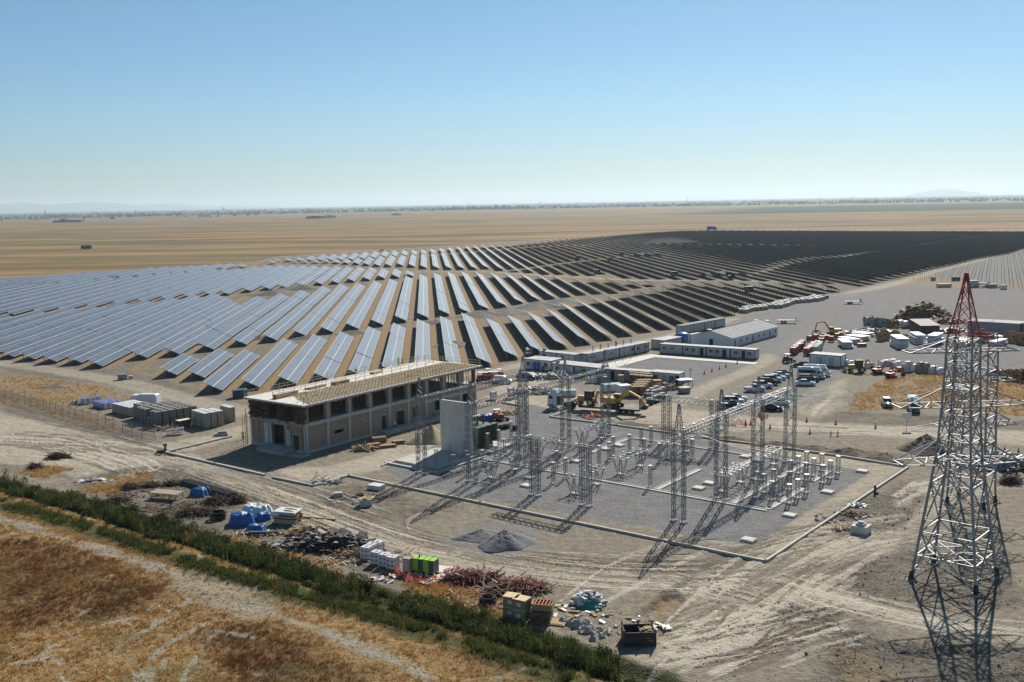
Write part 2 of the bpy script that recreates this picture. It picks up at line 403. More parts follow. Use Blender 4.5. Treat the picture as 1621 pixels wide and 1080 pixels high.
    F['path'] = np.clip(path * (0.8 + 0.5 * fbm(x, y, 1.3, 33)), 0, 1)
    og = 0.9 * g
    for k, (pl, a) in enumerate([([(0, 590), (60, 598), (165, 612), (240, 648), (200, 652), (120, 640), (60, 640), (0, 626)], 0.8), ([(0, 612), (110, 640), (180, 665), (215, 690), (60, 650), (0, 640)], 0.6),
            ([(1340, 652), (1345, 636), (1405, 595), (1480, 592), (1640, 600), (1640, 660), (1560, 655), (1480, 645)], 0.95), ([(1430, 448), (1445, 440), (1530, 445), (1660, 452), (1660, 458), (1560, 452)], 0.7),
            ([(120, 775), (170, 755), (240, 748), (240, 762), (170, 782)], 0.75), ([(30, 748), (70, 738), (115, 742), (70, 756)], 0.8),
            ([(640, 925), (700, 920), (760, 945), (800, 975), (700, 965), (650, 945)], 0.8), ([(330, 845), (420, 855), (560, 905), (560, 925), (440, 885)], 0.8), ([(1020, 945), (1070, 935), (1080, 950), (1040, 975)], 0.8),
            ([(1330, 1010), (1400, 1050), (1440, 1080), (1340, 1085), (1310, 1040)], 0.35), ([(150, 790), (200, 800), (290, 838), (270, 842), (170, 806)], 0.5), ([(580, 890), (630, 905), (640, 925), (600, 915)], 0.6)]):
        og = np.maximum(og, a * zone(x, y, pl, 0.9, 60 + k, 1.6) * (0.7 + 0.5 * fbm(x, y, 3.5, 80 + k)))
    F['grass'] = np.clip(np.maximum(og, weeds), 0, 1) * (1 - F['path'])
    F['green'] = np.maximum(np.maximum(line(x, y, BANK, 1.8, 0.9, 91, 0.9), line(x, y, DITCH, 2.6, 0.8, 92, 0.6)),
        np.maximum(0.6 * zone(x, y, [(1310, 655), (1340, 640), (1480, 640), (1560, 655), (1480, 665)], 1, 93, 2) * smooth(-0.2, 0.4, fbm(x, y, 4, 94)),
                   0.7 * zone(x, y, [(1200, 595), (1245, 598), (1230, 620), (1205, 625)], 0.6, 95, 1) * smooth(-0.1, 0.4, fbm(x, y, 2.5, 96))))
    F['green'] = np.maximum(F['green'], g * 0.45 * smooth(0.1, 0.5, fbm(x, y, 9, 97)))
    # --- pale wheel-worn tracks
    tr = 0.85 * zone(x, y, [(-60, 645), (0, 652), (70, 672), (140, 690), (240, 706), (330, 688), (395, 668), (395, 690), (345, 700), (290, 716), (420, 764), (500, 790), (580, 826), (700, 858), (860, 888), (1000, 905), (1190, 900), (1290, 852), (1420, 838), (1420, 872), (1300, 900), (1330, 935), (1440, 970), (1640, 1005), (1640, 1020), (1440, 990), (1320, 965), (1240, 960), (1130, 1040), (1000, 1070), (980, 1040), (1060, 985), (1100, 940), (880, 925), (740, 905), (640, 880), (560, 850), (470, 805), (360, 765), (270, 738), (200, 742), (120, 760), (60, 735), (-60, 735)], 1.2, 101, 2.0)
    tr = np.maximum(tr, 0.9 * zone(x, y, [(1040, 640), (1140, 655), (1300, 668), (1450, 676), (1640, 684), (1640, 706), (1460, 694), (1300, 682), (1140, 680), (1000, 668), (900, 655), (840, 640), (760, 640), (790, 600), (840, 595), (900, 612), (960, 640)], 1.2, 102, 2.0))
    tr = np.maximum(tr, 0.7 * line(x, y, [(1300, 512), (1265, 535), (1225, 562), (1180, 590), (1120, 612), (1070, 640), (1010, 665)], 2.4, 1.2, 103, 0.8))
    tr = np.maximum(tr, 0.6 * line(x, y, [(-60, 566), (0, 574), (100, 588), (200, 606), (300, 632), (395, 655)], 3.5, 1.2, 104, 0.8))
    tr = np.maximum(tr, 0.75 * line(x, y, [(640, 610), (720, 596), (800, 584), (900, 560), (1000, 545), (1090, 525), (1160, 505)], 2.6, 1.4, 105, 1))
    tr = np.maximum(tr, 0.7 * line(x, y, [(1640, 386), (1560, 408), (1480, 430), (1430, 446), (1360, 462), (1335, 470)], 3.5, 2, 106, 1))
    tr = np.maximum(tr, 0.6 * line(x, y, [(440, 432), (600, 431), (760, 430), (900, 438), (1000, 444), (1120, 443), (1260, 446)], 4, 2, 107, 2))
    tr = np.maximum(tr, 0.95 * zone(x, y, [(425, 742), (520, 740), (640, 700), (700, 690), (700, 720), (620, 738), (560, 752), (500, 768)], 1.0, 108, 1.5))
    tr = np.maximum(tr, 0.7 * zone(x, y, [(1240, 640), (1300, 608), (1340, 600), (1330, 640), (1290, 660)], 1.5, 109, 2))
    tr = np.maximum(tr, 0.7 * zone(x, y, [(1212, 880), (1190, 872), (620, 752), (600, 750), (640, 746), (1190, 862), (1378, 748), (838, 652), (860, 655), (1200, 706), (1430, 740)], 0.4, 110, 0.6))
    tr = np.maximum(tr, 0.65 * line(x, y, [(1640, 765), (1560, 770), (1480, 800), (1440, 835), (1400, 850)], 1.6, 0.8, 111, 0.8))
    tr *= (0.90 + 0.35 * fbm(x, y, 4, 112))
    # --- ruts: light crests beside dark furrows, drawn along the way vehicles go
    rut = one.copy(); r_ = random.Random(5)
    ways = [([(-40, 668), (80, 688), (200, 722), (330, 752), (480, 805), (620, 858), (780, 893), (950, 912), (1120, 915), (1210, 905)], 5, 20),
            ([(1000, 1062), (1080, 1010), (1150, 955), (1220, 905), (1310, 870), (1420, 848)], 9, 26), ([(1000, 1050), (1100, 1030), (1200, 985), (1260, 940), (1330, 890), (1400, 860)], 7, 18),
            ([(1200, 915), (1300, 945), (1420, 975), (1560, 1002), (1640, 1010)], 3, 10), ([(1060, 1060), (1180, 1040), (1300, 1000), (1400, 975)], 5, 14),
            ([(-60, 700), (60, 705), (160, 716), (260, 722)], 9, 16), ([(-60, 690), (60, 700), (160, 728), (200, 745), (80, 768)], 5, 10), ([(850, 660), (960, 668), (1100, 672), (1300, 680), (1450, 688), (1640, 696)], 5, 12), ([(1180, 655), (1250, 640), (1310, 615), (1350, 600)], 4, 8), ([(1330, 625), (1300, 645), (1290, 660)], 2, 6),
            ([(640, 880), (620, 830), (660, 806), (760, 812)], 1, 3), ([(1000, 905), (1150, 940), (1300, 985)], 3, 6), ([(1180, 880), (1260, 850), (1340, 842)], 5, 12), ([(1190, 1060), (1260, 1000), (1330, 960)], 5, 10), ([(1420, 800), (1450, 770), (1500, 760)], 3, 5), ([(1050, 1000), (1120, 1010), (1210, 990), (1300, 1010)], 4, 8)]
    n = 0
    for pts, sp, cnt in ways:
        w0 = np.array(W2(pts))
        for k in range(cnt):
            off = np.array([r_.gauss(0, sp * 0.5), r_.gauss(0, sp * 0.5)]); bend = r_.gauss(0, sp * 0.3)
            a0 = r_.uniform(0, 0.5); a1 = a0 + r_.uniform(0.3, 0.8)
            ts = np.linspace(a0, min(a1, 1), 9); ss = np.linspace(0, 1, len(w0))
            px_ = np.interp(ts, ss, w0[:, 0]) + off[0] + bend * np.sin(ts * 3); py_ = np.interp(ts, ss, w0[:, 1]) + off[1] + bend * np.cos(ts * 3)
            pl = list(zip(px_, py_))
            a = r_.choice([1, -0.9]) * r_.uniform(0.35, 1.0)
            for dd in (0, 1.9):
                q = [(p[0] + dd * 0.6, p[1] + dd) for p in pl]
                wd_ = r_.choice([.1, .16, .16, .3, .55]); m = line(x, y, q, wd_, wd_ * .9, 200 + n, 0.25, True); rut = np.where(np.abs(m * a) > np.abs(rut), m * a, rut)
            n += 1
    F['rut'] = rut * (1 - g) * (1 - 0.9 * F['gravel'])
    F['track'] = np.clip(tr, 0, 1) * (1 - g)
    # --- dark disturbed soil
    dk = 0.8 * zone(x, y, [(1290, 1085), (1330, 1000), (1420, 1010), (1560, 1020), (1640, 1030), (1640, 1090)], 1.2, 121, 2)
    dk = np.maximum(dk, 0.6 * zone(x, y, [(1330, 930), (1350, 890), (1430, 870), (1600, 900), (1640, 960), (1500, 965), (1400, 955)], 1.5, 122, 2))
    dk = np.maximum(dk, 0.6 * zone(x, y, [(1225, 965), (1270, 950), (1340, 975), (1320, 990), (1260, 1000)], 0.8, 123, 1.2))
    dk = np.maximum(dk, 0.75 * zone(x, y, [(980, 672), (1050, 682), (1220, 700), (1440, 720), (1440, 738), (1220, 706), (1100, 692)], 0.6, 124, 1.2))
    dk = np.maximum(dk, 0.6 * zone(x, y, [(100, 750), (300, 735), (410, 790), (470, 840), (640, 900), (820, 935), (860, 965), (800, 985), (560, 900), (300, 840), (140, 790)], 1.2, 125, 2))
    dk = np.maximum(dk, 0.5 * zone(x, y, [(0, 720), (100, 735), (260, 728), (280, 745), (120, 756), (0, 748)], 1, 126, 2))
    dk = np.maximum(dk, 0.55 * zone(x, y, [(430, 785), (560, 762), (640, 785), (720, 815), (640, 830), (560, 815), (480, 800)], 1, 127, 2))
    dk = np.maximum(dk, 0.5 * zone(x, y, [(0, 620), (120, 655), (235, 692), (235, 706), (120, 682), (0, 650)], 0.8, 128, 1))
    dk = np.maximum(dk, 0.7 * zone(x, y, [(1300, 800), (1400, 780), (1440, 760), (1470, 820), (1400, 850), (1330, 850)], 1.2, 129, 2))
    dk = np.maximum(dk, 0.55 * zone(x, y, [(1280, 690), (1320, 650), (1500, 660), (1640, 668), (1640, 682), (1460, 676), (1310, 668)], 1.0, 130, 1.5))
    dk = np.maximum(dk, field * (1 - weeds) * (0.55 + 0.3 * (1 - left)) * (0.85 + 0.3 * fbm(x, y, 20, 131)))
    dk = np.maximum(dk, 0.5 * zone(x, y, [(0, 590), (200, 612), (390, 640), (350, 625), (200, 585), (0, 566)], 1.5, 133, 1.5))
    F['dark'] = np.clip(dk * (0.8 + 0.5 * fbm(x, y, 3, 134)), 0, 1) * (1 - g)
    F['burnt'] = np.clip(g * np.maximum(zone(x, y, [(-60, 860), (60, 850), (180, 895), (270, 925), (280, 950), (180, 985), (60, 1000), (-60, 990)], 2, 141, 3), zone(x, y, [(330, 1000), (420, 990), (540, 1060), (640, 1110), (420, 1120), (340, 1060)], 2, 142, 3)) * (0.75 + 0.5 * fbm(x, y, 4, 143)), 0, 1)
    # --- height
    z = 0.03 * fbm(x, y, 3, 151) * (r < 700) - 0.02
    z = z + F['dark'] * 0.22 * fbm(x, y, 0.9, 152, 2) * (r < 260) * (1 - field)
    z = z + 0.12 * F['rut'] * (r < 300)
    z = z + F['grass'] * (1 - field) * 0.12 * np.abs(fbm(x, y, 1.4, 153, 2)) * (r < 260)
    z = z + g * 0.30 * fbm(x, y, 5, 154) + F['path'] * g * 0.14 * np.abs(fbm(x, y, 1.0, 155))
    d1 = line(x, y, DITCH, 1.6, 1.4, 156, 0.3); z = z - 0.9 * d1
    z = z * (1 - 0.85 * F['gravel'])
    z = z - 0.5 * zone(x, y, [(1030, 962), (1048, 944), (1075, 940), (1082, 950), (1060, 972)], 0.5, 157, 0.3)
    F['z'] = z
    site = zone(x, y, [(-200, 446), (0, 439), (390, 417), (440, 406), (860, 379.5), (1120, 363.5), (1660, 365), (2100, 390), (2400, 1200), (-900, 1200)], 5, 161, 4)
    F['plain'] = np.where(np.hypot(x, y) < 75, 0, 1 - site)
    return F
def build_ground():
    az_d = np.radians(np.linspace(-33, 33, 1060)); az_c = np.radians(np.linspace(33, 327, 100))[1:-1]
    az = np.concatenate([az_d, az_c])
    yy = np.concatenate([np.linspace(1130, 700, 400), np.linspace(699, 440, 250)[1:], np.linspace(439, 345, 110)[1:]])
    rr = CAMH / np.tan(PITCH + np.arctan((yy - 540) / FPX))
    rr = np.concatenate([[4, 20, 45, 65], rr, np.geomspace(rr[-1] * 1.12, 34000, 22)])
    x = np.outer(rr, np.sin(az)); y = np.outer(rr, np.cos(az)); sh = x.shape
    F = ground_fields(x.ravel(), y.ravel())
    nr, na = sh; z = F['z']
    far = smooth(900, 1500, np.hypot(x, y).ravel()); z = z * (1 - far)
    co_ = np.column_stack([x.ravel(), y.ravel(), z])
    i = np.arange(nr - 1)[:, None] * na; j = np.arange(na)[None, :]; j2 = (j + 1) % na
    q = np.stack([i + j, i + na + j, i + na + j2, i + j2], -1).reshape(-1, 4)[:, ::-1]
    me = bpy.data.meshes.new('ground'); me.vertices.add(len(co_)); me.vertices.foreach_set('co', co_.astype(np.float32).ravel())
    me.loops.add(q.size); me.loops.foreach_set('vertex_index', q.astype(np.int32).ravel())
    me.polygons.add(len(q)); me.polygons.foreach_set('loop_start', np.arange(0, q.size, 4, dtype=np.int32)); me.polygons.foreach_set('loop_total', np.full(len(q), 4, np.int32))
    me.update(calc_edges=True)
    me.polygons.foreach_set('use_smooth', np.ones(len(q), bool))
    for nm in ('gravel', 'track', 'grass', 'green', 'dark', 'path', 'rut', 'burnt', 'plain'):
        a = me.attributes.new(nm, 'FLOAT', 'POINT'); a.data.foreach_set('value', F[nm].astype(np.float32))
    return me
def ground_mat():
    m = bpy.data.materials.new('ground_soil'); m.use_nodes = True; t = m.node_tree; b = t.nodes['Principled BSDF']
    b.inputs['Roughness'].default_value = 0.95; b.inputs['Specular IOR Level'].default_value = 0.15
    geo = nn(t, 'NewGeometry')
    def noise(sc, det=4, stretch=None, dist=0.0):
        n = nn(t, 'TexNoise'); n.inputs['Distortion'].default_value = dist; n.inputs['Scale'].default_value = sc; n.inputs['Detail'].default_value = det; src = geo.outputs['Position']
        if stretch:
            mp = nn(t, 'Mapping'); mp.inputs['Scale'].default_value = stretch; t.links.new(src, mp.inputs['Vector']); src = mp.outputs[0]
        t.links.new(src, n.inputs['Vector']); return n.outputs['Fac']
    def ramp(f, *st):
        r_ = nn(t, 'ValToRGB'); e = r_.color_ramp.elements
        while len(e) < len(st): e.new(0.5)
        for k, (p, c) in enumerate(st): e[k].position = p; e[k].color = (*c, 1)
        t.links.new(f, r_.inputs[0]); return r_.outputs[0]
    def at(nm):
        n = nn(t, 'Attribute'); n.attribute_name = nm; return n.outputs['Fac']
    def mix(f, a, c, mode='MIX'):
        n = nn(t, 'MixRGB'); n.blend_type = mode
        if isinstance(f, (int, float)): n.inputs[0].default_value = f
        else: t.links.new(f, n.inputs[0])
        t.links.new(a, n.inputs[1])
        if isinstance(c, tuple): n.inputs[2].default_value = (*c, 1)
        else: t.links.new(c, n.inputs[2])
        return n.outputs[0]
    n1 = noise(0.9, 7); n2 = noise(0.10, 6); n3 = noise(7.0, 4); n4 = noise(0.35, 7)
    soil = mix(n2, ramp(n1, (0.3, (0.16, 0.14, 0.108)), (0.7, (0.28, 0.25, 0.195))), ramp(n1, (0.3, (0.215, 0.185, 0.135)), (0.7, (0.335, 0.29, 0.215))))
    # the open plain beyond: long strips of stubble and fallow
    s1 = noise(1.0, 6, (0.00055, 0.0034, 1), 0.9); s2 = noise(1.0, 6, (0.0026, 0.014, 1), 1.2); s3 = noise(0.012, 8)
    plain = ramp(s1, (0.30, (0.33, 0.21, 0.09)), (0.42, (0.29, 0.195, 0.09)), (0.49, (0.135, 0.115, 0.055)), (0.55, (0.33, 0.225, 0.105)), (0.66, (0.24, 0.165, 0.09)))
    plain = mix(0.8, plain, ramp(s2, (0.32, (0.55, 0.55, 0.50)), (0.5, (0.95, 0.93, 0.9)), (0.68, (1.15, 1.1, 1.05))), 'MULTIPLY')
    vo = nn(t, 'TexVoronoi'); vm = nn(t, 'Mapping'); vm.inputs['Scale'].default_value = (0.00075, 0.0034, 1); vm.inputs['Rotation'].default_value = (0, 0, 0.06); t.links.new(geo.outputs['Position'], vm.inputs['Vector']); t.links.new(vm.outputs[0], vo.inputs['Vector']); vo.inputs['Scale'].default_value = 1.0
    vs = nn(t, 'SeparateColor'); t.links.new(vo.outputs['Color'], vs.inputs[0])
    plain = mix(0.75, plain, ramp(vs.outputs[0], (0.1, (0.80, 0.86, 0.72)), (0.4, (1.1, 1.0, 0.88)), (0.7, (0.78, 0.74, 0.70)), (0.95, (1.18, 1.05, 0.92))), 'MULTIPLY')
    plain = mix(0.5, plain, ramp(s3, (0.3, (0.62, 0.60, 0.56)), (0.7, (1.1, 1.1, 1.1))), 'MULTIPLY')
    sx = nn(t, 'SeparateXYZ'); t.links.new(geo.outputs['Position'], sx.inputs[0])
    def op(k, p, q):
        n = nn(t, 'Math'); n.operation = k
        for i, v in enumerate((p, q)):
            if isinstance(v, (int, float)): n.inputs[i].default_value = v
            else: t.links.new(v, n.inputs[i])
        return n.outputs[0]
    def maprange(v, a, c):
        n = nn(t, 'MapRange'); n.inputs[1].default_value = a; n.inputs[2].default_value = c; n.interpolation_type = 'SMOOTHSTEP'
        t.links.new(v, n.inputs[0]); return n.outputs[0]
    col = mix(at('plain'), soil, plain)
    X_, Y_ = sx.outputs[0], sx.outputs[1]
    # irrigated green land and the tree country in the far distance
    gx = maprange(op('SUBTRACT', X_, op('MULTIPLY', op('SUBTRACT', Y_, 2100), 0.33)), 60, 420)
    gy = op('MULTIPLY', maprange(Y_, 2750, 2850), op('SUBTRACT', 1.0, maprange(Y_, 4600, 4900)))
    col = mix(op('MULTIPLY', gx, gy), col, ramp(s2, (0.3, (0.008, 0.030, 0.016)), (0.7, (0.020, 0.048, 0.024))))
    far = maprange(op('ADD', Y_, op('MULTIPLY', X_, -0.35)), 5600, 6400)
    col = mix(far, col, ramp(s2, (0.36, (0.035, 0.055, 0.035)), (0.52, (0.06, 0.075, 0.04)), (0.66, (0.17, 0.14, 0.08))))
    # worked ground of the site
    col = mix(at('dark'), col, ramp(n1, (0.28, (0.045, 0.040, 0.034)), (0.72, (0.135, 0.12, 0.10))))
    col = mix(at('track'), col, mix(n4, ramp(n1, (0.3, (0.33, 0.29, 0.225)), (0.7, (0.48, 0.43, 0.345))), ramp(n1, (0.3, (0.40, 0.345, 0.255)), (0.7, (0.57, 0.50, 0.385)))))
    gr = mix(0.8, ramp(n4, (0.3, (0.20, 0.20, 0.203)), (0.7, (0.285, 0.282, 0.28))), ramp(n3, (0.3, (0.35, 0.35, 0.35)), (0.7, (1.3, 1.3, 1.3))), 'MULTIPLY')
    gr = mix(0.6, gr, ramp(noise(2.2, 5), (0.3, (0.66, 0.66, 0.66)), (0.7, (1.12, 1.12, 1.12))), 'MULTIPLY')
    col = mix(at('gravel'), col, gr)
    gs = mix(n2, ramp(noise(1.4, 6), (0.3, (0.20, 0.115, 0.042)), (0.7, (0.47, 0.28, 0.10))), ramp(noise(2.3, 6), (0.3, (0.17, 0.115, 0.05)), (0.7, (0.38, 0.25, 0.10))))
    col = mix(at('grass'), col, gs)
    col = mix(at('burnt'), col, ramp(n1, (0.3, (0.085, 0.043, 0.02)), (0.7, (0.18, 0.095, 0.04))))
    col = mix(at('green'), col, ramp(n1, (0.3, (0.035, 0.045, 0.014)), (0.7, (0.10, 0.105, 0.038))))
    col = mix(at('path'), col, ramp(n3, (0.25, (0.17, 0.155, 0.115)), (0.75, (0.44, 0.40, 0.31))))
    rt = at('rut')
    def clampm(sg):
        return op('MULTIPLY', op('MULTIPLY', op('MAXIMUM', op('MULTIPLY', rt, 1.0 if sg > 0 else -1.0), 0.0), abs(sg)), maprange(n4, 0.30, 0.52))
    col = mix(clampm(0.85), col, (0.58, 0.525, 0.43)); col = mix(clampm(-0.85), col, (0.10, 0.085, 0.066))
    col = mix(0.75, col, ramp(n3, (0.25, (0.55, 0.55, 0.55)), (0.75, (1.22, 1.22, 1.22))), 'MULTIPLY')
    col = mix(0.5, col, ramp(noise(1.9, 6), (0.28, (0.60, 0.60, 0.60)), (0.72, (1.2, 1.2, 1.2))), 'MULTIPLY')
    t.links.new(col, b.inputs['Base Color'])
    bp = nn(t, 'Bump'); bp.inputs['Strength'].default_value = 0.9; bp.inputs['Distance'].default_value = 0.22
    ad = nn(t, 'Math'); ad.operation = 'ADD'; t.links.new(n1, ad.inputs[0]); t.links.new(noise(4.0, 4), ad.inputs[1])
    t.links.new(ad.outputs[0], bp.inputs['Height']); t.links.new(bp.outputs[0], b.inputs['Normal'])
    M['ground_soil'] = m; return m
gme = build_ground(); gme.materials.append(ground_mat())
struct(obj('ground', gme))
# ================================================================== SOLAR FIELD
def VU(px, py, z):
    p = P(px, py, z); return (p.x * VV[0] + p.y * VV[1], p.x * UU[0] + p.y * UU[1])
def edge(pts, z, zleft=None):
    q = sorted(VU(a, b, zleft if zleft is not None and a < 350 else z) for a, b in pts); vs = np.array([k[0] for k in q]); us = np.array([k[1] for k in q])
    return lambda v: float(np.interp(v, vs, us)) if vs[0] - 5 <= v <= vs[-1] + 5 else None
LO, HI = 0.7, 2.7
near1 = edge([(241, 589.5), (282, 593.8), (324, 597.8), (352, 618.9), (780.6, 577), (822, 565.8), (864.4, 558.3), (900, 549), (938, 542.5), (971.7, 535), (1003, 529), (1033, 522.5), (1064, 518.7), (1089, 514), (1118, 507.5), (1144, 502.5), (1166, 497), (1200, 484), (1241, 475), (1274, 467), (1294.7, 465.5), (1315, 462.7), (1332.6, 460)], LO)
far1 = edge([(222, 577), (254, 570), (292, 558.2), (349, 550.7), (390, 553.3), (450, 535.6), (497, 529), (540, 525), (582.6, 516.5), (622.4, 511), (660, 505), (696, 500), (730, 495), (770, 503.7), (803, 498.6), (834.6, 494), (864.8, 488.6), (880, 479), (955, 466.7), (1000, 458), (1023, 456), (1044, 452.5), (1059, 447.5), (1078, 444), (1108, 445), (1170.7, 446.4), (1234.5, 448), (1303, 449.8), (1325, 454)], HI)
near2 = edge([(-700, 538), (-500, 545), (-300, 552), (-90, 560), (20.4, 564.8), (55.6, 568.5), (90.7, 572.6), (127.8, 574), (163, 579.6), (200, 570), (224, 567), (285.5, 561), (341, 553), (389, 545.6), (437.8, 539), (482.8, 531.8), (527.6, 525.7), (568, 520.6), (607, 514.5), (643.7, 508.4), (678, 503.5), (712, 498), (743.5, 495.7), (774, 490), (803.6, 485), (830, 480), (857.6, 476), (881, 471.7), (905, 468), (930, 465), (956.7, 463), (980, 462.5), (1000, 457.5), (1016.7, 454), (1037.5, 451.7)], LO)
far2 = edge([(-700, 568), (-500, 549), (-300, 530), (-90, 510), (0, 503), (26, 499), (72, 494.4), (115, 489), (155.5, 487), (194, 481.5), (235, 478), (289, 471), (324, 468), (347, 466.7), (362, 477), (400, 471), (425, 464.5), (458, 463.6), (501, 454), (527, 451), (555, 448), (577.5, 447.5), (603, 442), (625, 441), (642, 436.7), (665, 434), (685, 432), (707, 430), (729, 429.5), (752, 430.5), (777, 432), (798, 432), (822, 432.7), (846, 434), (868, 434), (903, 438.6), (929, 439), (954, 439), (988, 442), (1017.5, 442.5), (1040, 445)], HI, 1.7)
near3 = edge([(-700, 564), (-500, 546), (-300, 526), (-90, 505), (0, 496), (50, 491.7), (92.6, 489), (136, 484), (176, 479.6), (213, 476), (249, 472), (284.4, 468.4), (318, 465), (348, 462), (362, 466), (392, 461.8), (422, 458.4), (451, 456.4), (477.7, 453.8), (506, 450.7), (533.7, 448.7), (558, 446), (582.6, 443.6), (606, 441.5), (629.5, 439.7), (653, 437.7), (674, 436)], LO, 1.8)
far3 = edge([(-700, 512), (-500, 495), (-300, 478), (-90, 460), (20, 452), (85, 448), (120, 445), (152, 443), (180, 440.5), (215, 437.5), (257, 433), (283, 432), (310, 429), (335, 427.5), (360, 425.5), (383, 423.5), (405, 421), (430, 419.5), (455, 419), (480.7, 419.7), (531.7, 420.7), (554, 421.8), (573.5, 422.4), (592, 423.8), (611, 424.8), (630.5, 425.2), (650, 429.3), (670, 431)], HI, 1.7)
near4 = edge([(-700, 502), (-500, 487), (-300, 472), (-90, 457), (0, 450), (55, 447), (104, 446), (130, 444.4), (163, 441), (190, 438.5), (215, 436.5), (268, 432), (294, 430.7), (318, 428.4), (342, 426.7), (367, 425), (391, 422.7), (396, 421.5), (440, 416.5), (456, 415.7), (507, 416), (521.5, 415.7), (557, 418), (575.5, 418.7), (591, 420.7), (609, 421.8), (643.7, 421), (680, 425), (721, 425.8), (762, 425.8), (780, 424.4), (803.6, 427.9), (826, 429.5), (847, 430.5), (875, 433.4), (900, 433), (922.5, 434.5), (940, 435), (963, 432), (1005, 439), (1058, 440), (1113, 441), (1202, 442), (1232, 443), (1279, 447), (1317, 446), (1380, 451), (1394, 445), (1414.5, 440.5), (1442, 435), (1460, 430), (1479, 425), (1513, 419), (1548, 410), (1600, 401), (1621, 394), (1680, 381), (1730, 371), (1800, 366.8)], LO, 1.8)
far4 = edge([(-700, 464), (-500, 457), (-300, 450), (-90, 443), (0, 440), (74, 436), (120, 431.5), (148, 429), (183, 428), (207, 426.8), (249, 422), (300, 420), (353, 416.7), (387, 416.7), (396, 420), (440, 408), (470, 407), (511, 403), (538, 402), (556, 400.5), (570, 399), (588.7, 398), (619, 396.5), (662, 395), (690, 393), (739.5, 388.6), (778, 387), (802.6, 385.7), (830, 383), (857, 380.6), (918, 375.7), (958, 373), (997, 369.7), (1037, 366.8), (1076, 364.8), (1120, 364.2), (1380, 365.5), (1621, 366), (1720, 366)], HI)
cutA = edge([(440, 414), (557, 412), (613, 407), (662, 404), (709, 400.5), (764, 396), (812, 391.5), (849, 389), (889, 387.5), (938, 386.5), (997, 386.5), (1082, 388.5), (1172, 387.8), (1293, 389.6), (1362.5, 391), (1409, 393), (1452.7, 389.4), (1496, 381.6), (1548, 374.7), (1582.7, 369.5)], 1.0)
cutB = edge([(760, 428), (804, 426), (827, 424), (889, 415), (942, 409), (997, 404), (1037, 397)], 1.0)
cutC = edge([(1200, 431), (1246.6, 416), (1283.6, 410), (1339, 406), (1380, 399)], 1.0)
tables = []                                             # (band, row number, v of the low edge, u0, u1)
for k in range(-62, 100):
    v = 0.5 + 8.1 * k; vm = v - 2.1
    for band, lo, hi in (('nearest', near1, far1), ('second', near2, far2), ('third', near3, far3), ('farthest', near4, far4)):
        a, b = lo(v), hi(v - 4.2)
        if a is None or b is None: continue
        iv = [(a, b)]
        if band == 'farthest':
            for cut, wd in ((cutA, 7), (cutB, 6), (cutC, 8)):
                c = cut(vm)
                if c is None: continue
                nv = []
                for s, e in iv:
                    if s < c < e: nv += [(s, c - wd), (c + wd, e)]
                    else: nv.append((s, e))
                iv = nv
        for s, e in iv:
            if e - s > 7: tables.append((band, k, v, s, e))
TILT = math.atan2(2.0, 4.2); SLANT = math.hypot(2.0, 4.2)
def in_view(v, u):
    x = v * VV[0] + u * UU[0]; y = v * VV[1] + u * UU[1]
    return y > 30 and abs(x) < y * 0.56
tables = [t for t in tables if in_view(t[2], t[3]) or in_view(t[2], t[4])]
tables.sort(key=lambda t: (t[3] ** 2 + t[2] ** 2) / (t[4] - t[3] + 20))
def deck_box(mb, L, off=(0, 0), dz=0.0, segs=None):
    """the tilted sheet of modules, running along +y from 0 to L, low edge at x=0"""
    n = max(1, int(L / 27)) if segs is None else segs; r_ = random.Random(int(L * 100))
    g = 0.10; ln = (L - g * (n - 1)) / n
    for i in range(n):
        y0 = i * (ln + g); y1 = y0 + ln; h = r_.uniform(-0.07, 0.07)
        for lo, flip, mi in ((0.045, False, 0), (0.0, True, 1)):
            p = [(0, y0, LO + h + lo), (-4.2, y0, HI + h + lo), (-4.2, y1, HI + h + lo), (0, y1, LO + h + lo)]
            q = [(off[0] + a * VV[0] + b * UU[0], off[1] + a * VV[1] + b * UU[1], c + dz) for a, b, c in p] if off != (0, 0) else p
            uv = [(y0, 0), (y0, 4.65), (y1, 4.65), (y1, 0)]
            if flip: mb.quad(q[::1], mi, uv)
            else: mb.quad(q[::-1], mi, uv[::-1])
        for a, b in (((0, y0), (-4.2, y0)), ((0, y1), (-4.2, y1)), ((0, y0), (0, y1)), ((-4.2, y0), (-4.2, y1))):
            za = (LO if a[0] == 0 else HI) + h; zb = (LO if b[0] == 0 else HI) + h
            pp = [(a[0], a[1], za), (b[0], b[1], zb), (b[0], b[1], zb + 0.045), (a[0], a[1], za + 0.045)]
            if off != (0, 0): pp = [(off[0] + c * VV[0] + d * UU[0], off[1] + c * VV[1] + d * UU[1], e + dz) for c, d, e in pp]
            mb.quad(pp, 2)
postF = MB(); postF.bar((0, 0, -0.3), (0, 0, 1.05), 0.11, 0.16); postF = postF.mesh('post', ['pile_steel'])
postR = MB(); postR.bar((0, 0, -0.3), (0, 0, 2.22), 0.11, 0.16); postR = postR.mesh('post', ['pile_steel'])
order = {}
for bnd in ('nearest', 'second', 'third', 'farthest'):
    seen = {}
    for t in sorted((t for t in tables if t[0] == bnd), key=lambda t: (t[3] > 0) and (P and math.atan2(t[2] * VV[0] + t[3] * UU[0], t[2] * VV[1] + t[3] * UU[1]))):
        seen[t] = len(seen) + 1
    order.update(seen)
rest = MB(); NT = 300
SHIFT = lambda v, u: (v * VV[0] + u * UU[0], v * VV[1] + u * UU[1])
